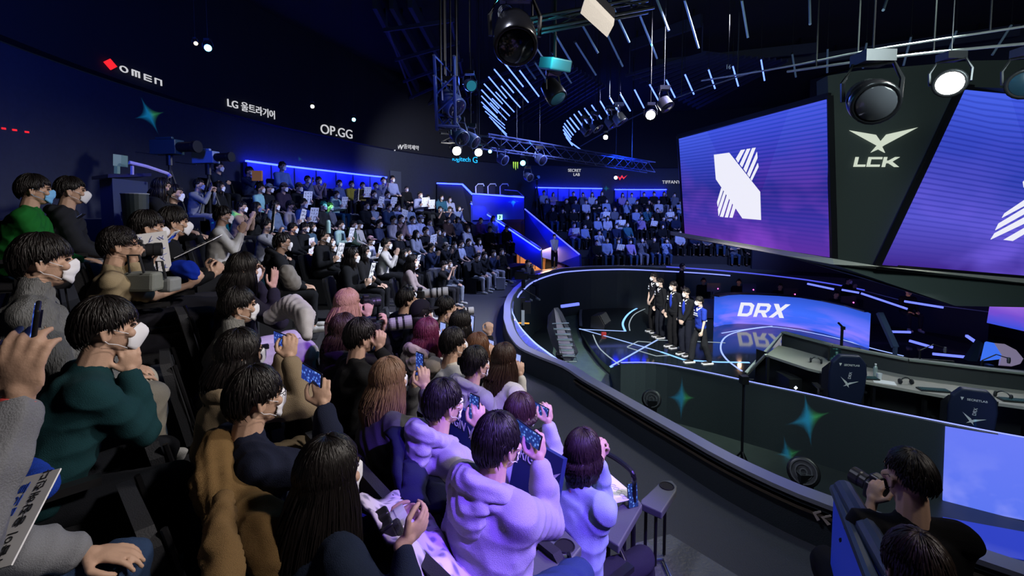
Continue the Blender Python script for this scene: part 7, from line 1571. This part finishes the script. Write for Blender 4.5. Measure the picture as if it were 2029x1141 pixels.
# broadcast camera at the barrier bend and tracks inside the ring
def bcam(px, py, D, zf, az, label, s=1.0, m=M_PLAST):
    P = atd(px, py, D); e = empty('broadcast_camera', (P.x, P.y, zf), -rad(az)); tag(e, label, 'camera'); h = P.z - zf
    def A(b, n, mm): o = b.obj(n, mm, None); o.parent = e; return o
    b = MB(); b.box((0, -.05, h), (.17 * s, .45 * s, .22 * s)); b.box((0, -.1, h + .14 * s), (.06, .3 * s, .05)); bevel(A(b, 'body', m), .015)
    b = MB(); b.lathe([(.06 * s, .16), (.075 * s, .2), (.075 * s, .42 * s), (.09 * s, .46 * s), (.09 * s, .5 * s)], (0, 0, h), 18, (0, 1, 0)); A(b, 'lens', M_PLAST)
    b = MB(); b.box((-.14 * s, -.12, h + .08), (.14 * s, .06, .1)); A(b, 'viewfinder', m)
    b = MB(); b.lathe([(.06, h - .35), (.06, h - .11)], n=12); b.lathe([(.03, .4), (.03, h - .3)], n=10); A(b, 'pan_head', M_DMETAL)
    for k in range(3): a = 2.1 * k; b = MB(); b.tube([(0, 0, h - .4), (.4 * math.cos(a), .4 * math.sin(a), .0)], .02, 6); A(b, 'leg', M_DMETAL)
    b = MB(); b.tube([(.08, -.2, h - .15), (.16, -.6, h - .1)], .012, 6); A(b, 'pan_handle', M_METAL)
bcam(1037, 547, 13.4, 0.0, 110, 'broadcast camera on a tripod at the left bend of the ring barrier', .9)
bcam(335, 292, 9.0, 1.9, 100, 'tall broadcast camera rig with teal highlights behind the stand, upper left', 1.3, mat('camera_teal', (.03, .07, .08), .35))
bcam(412, 312, 9.3, 1.9, 100, 'pale blue broadcast camera beside the dark rig, upper left', 1.1, mat('camera_pale', (.25, .32, .5), .4))
bcam(1064, 352, 24.0, 2.2, 170, 'small tripod camera above the right tunnel wall', .8)
# control desk upper left
P = [atd(222, 352, 6.6), atd(292, 348, 7.4), atd(297, 430, 7.4), atd(222, 440, 6.6)]
e = empty('control_desk', tuple(atd(255, 420, 7))); tag(e, 'dark navy control counter at the upper left of the stand', 'counter')
b = MB(); b.prism([Vector((P[0].x, P[0].y, 3.0)), Vector((P[1].x, P[1].y, 3.0)), Vector((P[1].x, P[1].y, 1.6)), Vector((P[0].x, P[0].y, 1.6))], (-.5, .35, 0)); addp(b.obj('carcass', mat('counter_navy', (.02, .03, .07), .6)), e)
b = MB(); b.prism([atd(214, 345, 6.5), atd(300, 343, 7.5), atd(300, 349, 7.5), atd(214, 352, 6.5)], (-.6, .4, 0)); addp(b.obj('counter_top', M_PLAST), e)
b = MB(); b.lathe([(.13, 0), (.15, .5)], tuple(atd(268, 402, 6.1) - Vector((0, 0, .38))), 20); o = b.obj('bin', mat('bin_dark', (.02, .03, .025), .5)); tag(o, 'round dark bin with pale lid edge beside the counter', 'bin')
b = MB(); c_ = atd(268, 402, 6.1) + Vector((0, 0, .12)); b.tube([c_ + Vector((.15 * math.cos(a), .15 * math.sin(a), 0)) for a in [2 * PI * k / 20 for k in range(20)]], .008, 5, True); b.obj('rim', M_GREY, o)
b = MB(); b.prism([atd(224, 305, 6.8), atd(240, 307, 6.9), atd(240, 330, 6.9), atd(224, 328, 6.8)], (.0, .12, 0)); b.beam(atd(232, 329, 6.85), atd(232, 344, 6.85), .05); o = b.obj('equipment_monitor', mat('lit_console', (.08, .12, .1), .4, emit=(.1, .2, .15), es=.3)); tag(o, 'small lit console box on the control counter', 'console')
b = MB(); b.tube([atd(256, 322, 6.9), atd(290, 330, 7.1), atd(332, 344, 7.4), atd(338, 350, 7.4)], .03, 8); b.beam(atd(262, 324, 6.95), atd(262, 346, 6.95), .03); o = b.obj('crane_arm', mat('arm_mauve', (.35, .3, .5), .4)); tag(o, 'pale mauve camera crane arm sloping over the counter', 'crane arm')
b = MB(); q = [atd(499, 338, 11.5), atd(518, 338, 11.5), atd(518, 358, 11.5), atd(499, 358, 11.5)]; b.prism(q, (0, .06, 0)); o = b.obj('lit_desk_screen', mat('orange_lit', (.3, .15, .05), .6, emit=(.8, .35, .08), es=.12)); tag(o, 'small orange lit panel on the desk left of the blue panel', 'panel')
# commentary chairs on the balcony
for i, x in enumerate((951, 975, 999)):
    P = atd(x, 374, 21.3); b = MB(); b.box((P.x, P.y, P.z - .1), (.36, .12, .62)); o = b.obj('commentary_chair', M_SEAT); bevel(o, .05, 2); tag(o, ['white edged chair on the balcony, left one', 'white edged chair on the balcony, middle one', 'white edged chair on the balcony, right one'][i], 'chair', 'chairs on the commentary balcony')
    b = MB(); b.tube([P + Vector((-.18, -.08, -.3)), P + Vector((-.19, -.08, .1)), P + Vector((-.08, -.08, .22)), P + Vector((.16, -.08, .22)), P + Vector((.2, -.08, .12))], .03, 6); b.obj('white_edging', M_WHITE, o)
# ---- aisle furniture at bottom centre
def ptable(name, poly, z, th, label, hole=None, legs=None, zf=.2, col=(.09, .1, .1)):
    e = empty(name, tuple(atz(*poly[0], z))); tag(e, label, 'side table', 'fold-out side tables'); b = MB(); P = [atz(x, y, z) for x, y in poly]; b.prism(P, (0, 0, -th)); o = b.obj('table_top', mat('laminate', col, .45, bump=.1, bscale=100)); bevel(o, .008); addp(o, e)
    if hole: c = atz(*hole, z + .001); b = MB(); b.lathe([(.045, 0), (.045, .002)], c, 20); addp(b.obj('cup_hole', mat('hole_black', (.002, .002, .003), .9)), e); b = MB(); b.tube([c + Vector((.046 * math.cos(a), .046 * math.sin(a), .002)) for a in [2 * PI * k / 20 for k in range(20)]], .004, 5, True); addp(b.obj('hole_ring', M_DMETAL), e)
    for (x, y) in legs or []:
        a = atz(x, y, z - th); b = MB(); b.tube([a, (a.x, a.y, zf + .01)], .011, 8); addp(b.obj('leg', M_DMETAL), e)
    return e, P
e, P = ptable('side_table', [(1311, 952), (1331, 951), (1341, 962), (1340, 972), (1311, 1015), (1269, 996), (1270, 990)], .64, .05, 'grey side table with round cup hole on thin legs beside the aisle', (1321, 963), [(1280, 1000), (1300, 1008), (1318, 990)])
b = MB(); q = atz(1300, 1015, .64); b.tube([(q.x - .14, q.y - .05, .22), (q.x + .1, q.y - .02, .22), (q.x + .1, q.y + .14, .22), (q.x - .14, q.y + .12, .22)], .01, 6, True); addp(b.obj('foot_frame', M_METAL), e)
e, P = ptable('side_table', [(1245, 982), (1260, 981), (1273, 1000), (1226, 1082), (1179, 1052)], .66, .05, 'grey side table with a phone standing on it, left of the one with thin legs', None, [], col=(.1, .11, .12))
b = MB(); 
for (x, y) in ((1236, 1060), (1205, 1050)): a = atz(x, y, .6); b.tube([a, (a.x, a.y, .0)], .016, 8)
a = atz(1225, 1075, .62); b.tube([a, (a.x + .03, a.y - .1, .55), (a.x + .03, a.y - .12, .05)], .014, 8); addp(b.obj('support_frame', M_DMETAL), e)
phone(MW(atz(1253, 1003, .66) + Vector((0, 0, .075)), -20, -8), 'phone in dark case standing on the side table', hero=True, group='phones lying about')
e, P = ptable('side_table', [(1095, 1052), (1120, 1050), (1153, 1083), (1080, 1175), (1000, 1175), (1010, 1150)], .9, .05, 'dark side table with cup hole cut by the bottom edge', (1119, 1082), [], col=(.03, .035, .05))
b = MB(); a = atz(1120, 1140, .85); b.beam(a, (a.x, a.y, 0), .06); addp(b.obj('leg', M_DMETAL), e)
b = MB(); R_ = [atz(1135, 865, .95), atz(1165, 880, .95), atz(1215, 905, .95), atz(1248, 930, .95), atz(1256, 948, .9), atz(1256, 975, .75), Vector((atz(1256, 975, .75).x, atz(1256, 975, .75).y, 0.0))]; b.tube(smooth_path(R_, 4), .016, 8); q = R_[0]; b.tube([q, (q.x, q.y, 0)], .016, 8); o = b.obj('hand_rail', M_DMETAL); tag(o, 'curved black handrail in front of the woman with bobbed hair', 'handrail')
o = MB().prism([atz(1208, 938, .72), atz(1255, 978, .72), atz(1245, 990, .72), atz(1204, 1000, .72)], (0, 0, -.004)).obj('cheering_sign', M_PAPER); tag(o, 'white sketched sheet lying before the woman with bobbed hair', 'sign')
b = MB(); 
for i in range(5): c = atz(1215 + i * 6, 962 + i * 6, .7215); b.tube([c + Vector((.018 * math.cos(a), .012 * math.sin(a), 0)) for a in [2 * PI * k / 8 for k in range(8)]], .0012, 4, True)
b.obj('doodle', M_GREY, o)
# stair step
b = MB(); b.prism([atz(x, y, .2) for x, y in ((1327, 1058), (1560, 1200), (1480, 1290), (1180, 1290), (1215, 1110), (1262, 1075))], (0, 0, -.2)); struct(b.obj('floor_step', mat('step_vinyl', (.1, .11, .12), .5, bump=1.0, bscale=45)))
# chevrons on the outer face of the ring wall
def ringface(px, py):
    lo, hi = 1.5, 8.0
    for _ in range(50):
        m_ = (lo + hi) / 2; p = atd(px, py, m_); t_, R = topol(p.x, p.y); q = rim(t_)
        if R < math.hypot(q.x - C0.x, q.y - C0.y) + .045 or p.z < 0.002: hi = m_
        else: lo = m_
    return atd(px, py, lo)

cr3 = crop(1200, 741, 2.4475); b = MB()
for P_ in ([(1005, 668), (1042, 662), (1046, 670), (1022, 677), (1040, 706), (1028, 711)], [(1045, 690), (1090, 682), (1096, 690), (1062, 697), (1092, 728), (1078, 732)]): b.prism([ringface(*cr3(x, y)) for x, y in P_], (-.006, -.004, 0))
o = b.obj('direction_arrow', mat('arrow_paint', (.6, .5, .42), .6)); tag(o, 'pair of white chevron arrows at the foot of the ring barrier', 'direction marking')
# parapet at bottom right
e = empty('low_parapet', tuple(atz(1660, 980, 1.1))); tag(e, 'blue panelled low parapet with two dark rounded rails at the lower right', 'parapet')
A, B = atz(1672, 968, 1.12), atz(1880, 1330, 1.12); b = MB(); b.tube([A, B], .045, 12); addp(b.obj('rail', mat('rail_blue_black', (.03, .045, .08), .35)), e)
A2, B2 = atz(1656, 970, 1.10), atz(1800, 1330, 1.10); b = MB(); b.tube([A2, B2], .028, 10); addp(b.obj('rail', mat('rail_blue_black', (.03, .045, .08), .35)), e)
b = MB(); b.prism([A2 - Vector((.01, 0, .02)), B2 - Vector((.01, 0, .02)), Vector((B2.x - .01, B2.y, 0)), Vector((A2.x - .01, A2.y, 0))], (.05, 0, 0)); addp(b.obj('panel', mat('parapet_blue', (.03, .06, .4), .35, emit=(.01, .03, .5), es=.25)), e)
# photographer and neighbour at bottom right
r, J, p = hero(1800, 948, 1.95, 14, 'tee', 'photographer in black tee seen from behind, raising a camera at lower right', R=((1790, 1010, 2.3),), Lh=((1728, 996, 2.16), (.3, .3, .9), (.6, .3, 0), .8), pose='camera', hair=('crop', 0), hairn=420, top=(.006, .006, .008), leg=BLK, mask='k', maskc=(.01, .01, .012), w=1.15, yaw=-12)
dslr(MW(atd(1738, 968, 2.25), -20, 5), 'black camera raised by the photographer at lower right', lens=.08, lr=.036)
r, J, p = hero(1812, 1128, 1.5, 10, 'tee', 'dark-haired person cut by the bottom edge below the photographer', hair=('bowl', 0), hairn=420, top=(.006, .006, .01), leg=BLK, hc=(.015, .009, .006), mask='p')
# ---- loose clothing, bags, signs in the near rows
def softblob(name, pts, rs, vox, color, label, cat, m=M_FUR, fold=.01):
    P = []
    for i in range(len(pts) - 1): P.append(cap(pts[i], pts[i + 1], rs[i], rs[i + 1]))
    me = blob(P, vox, name, 3, fold, 18, 3); me.materials.append(m); o = obj(name, me, None, None, color); tag(o, label, cat); return o
softblob('fleece_coat', [atd(432, 880, 1.75), atd(428, 960, 1.65), atd(470, 1010, 1.6), atd(530, 1060, 1.5), atd(545, 1100, 1.45)], [.06, .09, .1, .1, .08], .012, (.27, .165, .07), 'tan fleece coat hung over the seat of the man in navy', 'coat')
softblob('fleece_coat', [atd(440, 1000, 1.45), atd(432, 1080, 1.35), atd(445, 1150, 1.3)], [.04, .055, .06], .012, (.25, .155, .07), 'tan fleece sleeve hanging beside the tan coat', 'coat')
def cloth(name, grid, label, cat, m, color=None, th=.012, wav=.02):
    """grid: rows of points"""
    n, k = len(grid), len(grid[0]); b = MB(); N = 6; rows = []
    for i in range((n - 1) * N + 1):
        a, f = divmod(i / N, 1); a = int(min(a, n - 2)); f = i / N - a; row = []
        for j in range((k - 1) * N + 1):
            c, g = divmod(j / N, 1); c = int(min(c, k - 2)); g = j / N - c; p = grid[a][c].lerp(grid[a][c + 1], g).lerp(grid[a + 1][c].lerp(grid[a + 1][c + 1], g), f); row.append(p + Vector((0, 0, wav * math.sin(j * .9 + i * .5) + wav * .6 * math.sin(i * 1.3 - j * .4))))
        rows.append(row)
    w = len(rows[0])
    for r_ in rows: b.v += [tuple(p) for p in r_]
    for i in range(len(rows) - 1):
        for j in range(w - 1): b.f.append((i * w + j, i * w + j + 1, (i + 1) * w + j + 1, (i + 1) * w + j))
    o = b.obj(name, m, None, True, color=color); md = o.modifiers.new('t', 'SOLIDIFY'); md.thickness = th; tag(o, label, cat); return o
def plaid():
    m = mat('plaid', (.4, .36, .48), .9); nt = m.node_tree; N = nt.nodes.new; tc = N('ShaderNodeTexCoord'); mx = None; prev = None
    w1 = N('ShaderNodeTexWave'); w1.bands_direction = 'X'; w1.inputs['Scale'].default_value = 6; w2 = N('ShaderNodeTexWave'); w2.bands_direction = 'Y'; w2.inputs['Scale'].default_value = 6
    for w in (w1, w2): nt.links.new(tc.outputs['Object'], w.inputs[0])
    ad = N('ShaderNodeMath'); ad.operation = 'ADD'; nt.links.new(w1.outputs['Fac'], ad.inputs[0]); nt.links.new(w2.outputs['Fac'], ad.inputs[1]); cr = N('ShaderNodeValToRGB'); nt.links.new(ad.outputs[0], cr.inputs[0]); e = cr.color_ramp.elements; e[0].color = (.22, .2, .3, 1); e[0].position = .2; e[1].color = (.62, .55, .7, 1); e[1].position = .9
    nt.links.new(cr.outputs[0], nt.nodes['Principled BSDF'].inputs['Base Color']); return m
cloth('blanket', [[atd(700, 985, 1.75), atd(760, 975, 1.95), atd(815, 985, 2.1)], [atd(740, 1020, 1.6), atd(820, 1030, 1.75), atd(860, 1035, 1.95)], [atd(800, 1090, 1.5), atd(860, 1100, 1.6), atd(900, 1090, 1.75)], [atd(830, 1180, 1.4), atd(900, 1190, 1.5), atd(960, 1170, 1.6)]], 'lilac plaid blanket over the lap of the long-haired woman', 'blanket', plaid())
softblob('white_coat', [atd(540, 625, 3.1), atd(580, 605, 3.1), atd(602, 625, 3.0), atd(608, 665, 2.9)], [.06, .085, .07, .04], .012, (.6, .58, .62), 'white coat draped over knees, lit violet, behind the grey turtleneck', 'coat', M_CLOTH, .008)
softblob('blue_jacket', [atd(352, 530, 3.5), atd(375, 535, 3.5), atd(384, 545, 3.5)], [.06, .07, .05], .012, (.01, .04, .5), 'bright blue fluffy jacket under the held signs', 'jacket')
cloth('dark_jacket', [[atd(772, 870, 2.3), atd(800, 850, 2.4), atd(840, 870, 2.4)], [atd(775, 940, 2.1), atd(820, 930, 2.2), atd(860, 950, 2.2)], [atd(800, 1010, 2.0), atd(850, 1020, 2.0), atd(890, 1030, 2.0)]], 'dark blue padded jacket hung over a seat left of the lilac hoodies', 'jacket', M_CLOTH, (.012, .015, .05), .05, .02)
def tote(px, py, D, w, h, c, label, zt=0):
    P = atd(px, py, D); e = empty('tote_bag', tuple(P)); tag(e, label, 'bag'); b = MB(); b.prism([P + Vector((-w / 2, 0, -h / 2)), P + Vector((w / 2, 0, -h / 2)), P + Vector((w / 2 * 1.1, 0, h / 2)), P + Vector((-w / 2 * 1.1, 0, h / 2))], (0, .12, 0)); o = b.obj('bag_body', M_CLOTH, color=c); bevel(o, .02); addp(o, e); b = MB(); b.tube([P + Vector((-w * .25, 0, h / 2)), P + Vector((-w * .2, -.02, h / 2 + .12)), P + Vector((w * .2, -.02, h / 2 + .12)), P + Vector((w * .25, 0, h / 2))], .008, 6); addp(b.obj('strap', M_SEAT), e)
tote(272, 560, 3.0, .19, .13, (.25, .27, .25), 'pale grey handbag with black bow beside the curly-haired man'); tote(322, 566, 3.1, .1, .1, (.3, .32, .33), 'small pale pouch right of the grey handbag')
softblob('backpack', [atd(568, 540, 5.4), atd(578, 560, 5.4)], [.1, .11], .014, (.28, .26, .24), 'grey backpack with flap on the step below the white sneaker', 'bag', M_CLOTH, .006); tote(992, 562, 14.6, .28, .4, (.4, .4, .45), 'white shopping bag at the feet of the front row')
# navy seat covers with lettering
def cover(px, py, D, az, label, w=.44, h=.5):
    e = empty('seat_cover', tuple(atd(px, py, D))); tag(e, label, 'seat cover', 'navy printed seat covers'); M = MW(atd(px, py, D), az, -14); b = MB(); b.box((0, 0, 0), (w, .03, h)); o = b.obj('cover', mat('cover_navy', (.008, .02, .12), .7)); o.matrix_world = M; bpy.context.view_layer.update(); addp(o, e)
    Mt = M @ Matrix.Translation((0, -.017, .08)) @ Matrix.Rotation(PI / 2, 4, 'X'); t = text('lettering', 'ORIGIN', .07, Mt @ Matrix.Translation((-.07, 0, 0)), M_WHITE, None, .001); addp(t, e)
    t = flat('wing_logo', [[(-.05, .03), (0, 0), (.05, .03), (.012, -.015), (.02, -.03), (0, -.02), (-.02, -.03), (-.012, -.015)]], Mt @ Matrix.Translation((.12, -.01, 0)), M_WHITE, None, .001); addp(t, e)
cover(1062, 948, 2.3, 50, 'navy seat cover with white lettering right of the pale hoodie man', .34, .34); cover(912, 868, 2.7, 50, 'navy seat cover with white lettering beside the lilac hoodie boy', .34, .34)
# paper sign lower left
M = frame_matrix(atd(30, 1030, .86), atd(75, 950, .92) - atd(-5, 1090, .82), atd(-40, 1010, .9) - atd(50, 1045, .84))
e = empty('cheering_sign', tuple(atd(30, 1030, .86))); tag(e, 'white paper with black and blue Korean handwriting at the lower left corner', 'sign', 'handmade cheering signs')
o = flat('sheet', [[(-.09, -.058), (.085, -.05), (.095, .085), (-.085, .08)]], M, M_PAPER, None, .003); addp(o, e)
o = text('handwriting', '가슴이 웅장해진다', .024, M @ Matrix.Translation((-.0, -.022, .004)), M_INKB, None, .0005); addp(o, e); o = text('handwriting', '응원의 힘으로', .026, M @ Matrix.Translation((0.0, .018, .004)), M_INKBL, None, .0005); addp(o, e)
softblob('blue_bag', [atd(48, 935, 1.05), atd(80, 962, 1.0)], [.035, .035], .006, (.01, .05, .4), 'blue crinkled bag behind the paper at the lower left corner', 'bag', M_CLOTH, .003)
# blue coat on the tunnel rail, cyan bottle, box
b = MB(); q = atd(650, 448, 6.6); b.lathe([(.035, 0), (.035, .16), (.02, .19)], q - Vector((0, 0, .1)), 14); o = b.obj('water_bottle', mat('cyan_bottle', (.3, .5, .55), .3)); tag(o, 'pale cyan bottle standing between rows in the mid stand', 'bottle')
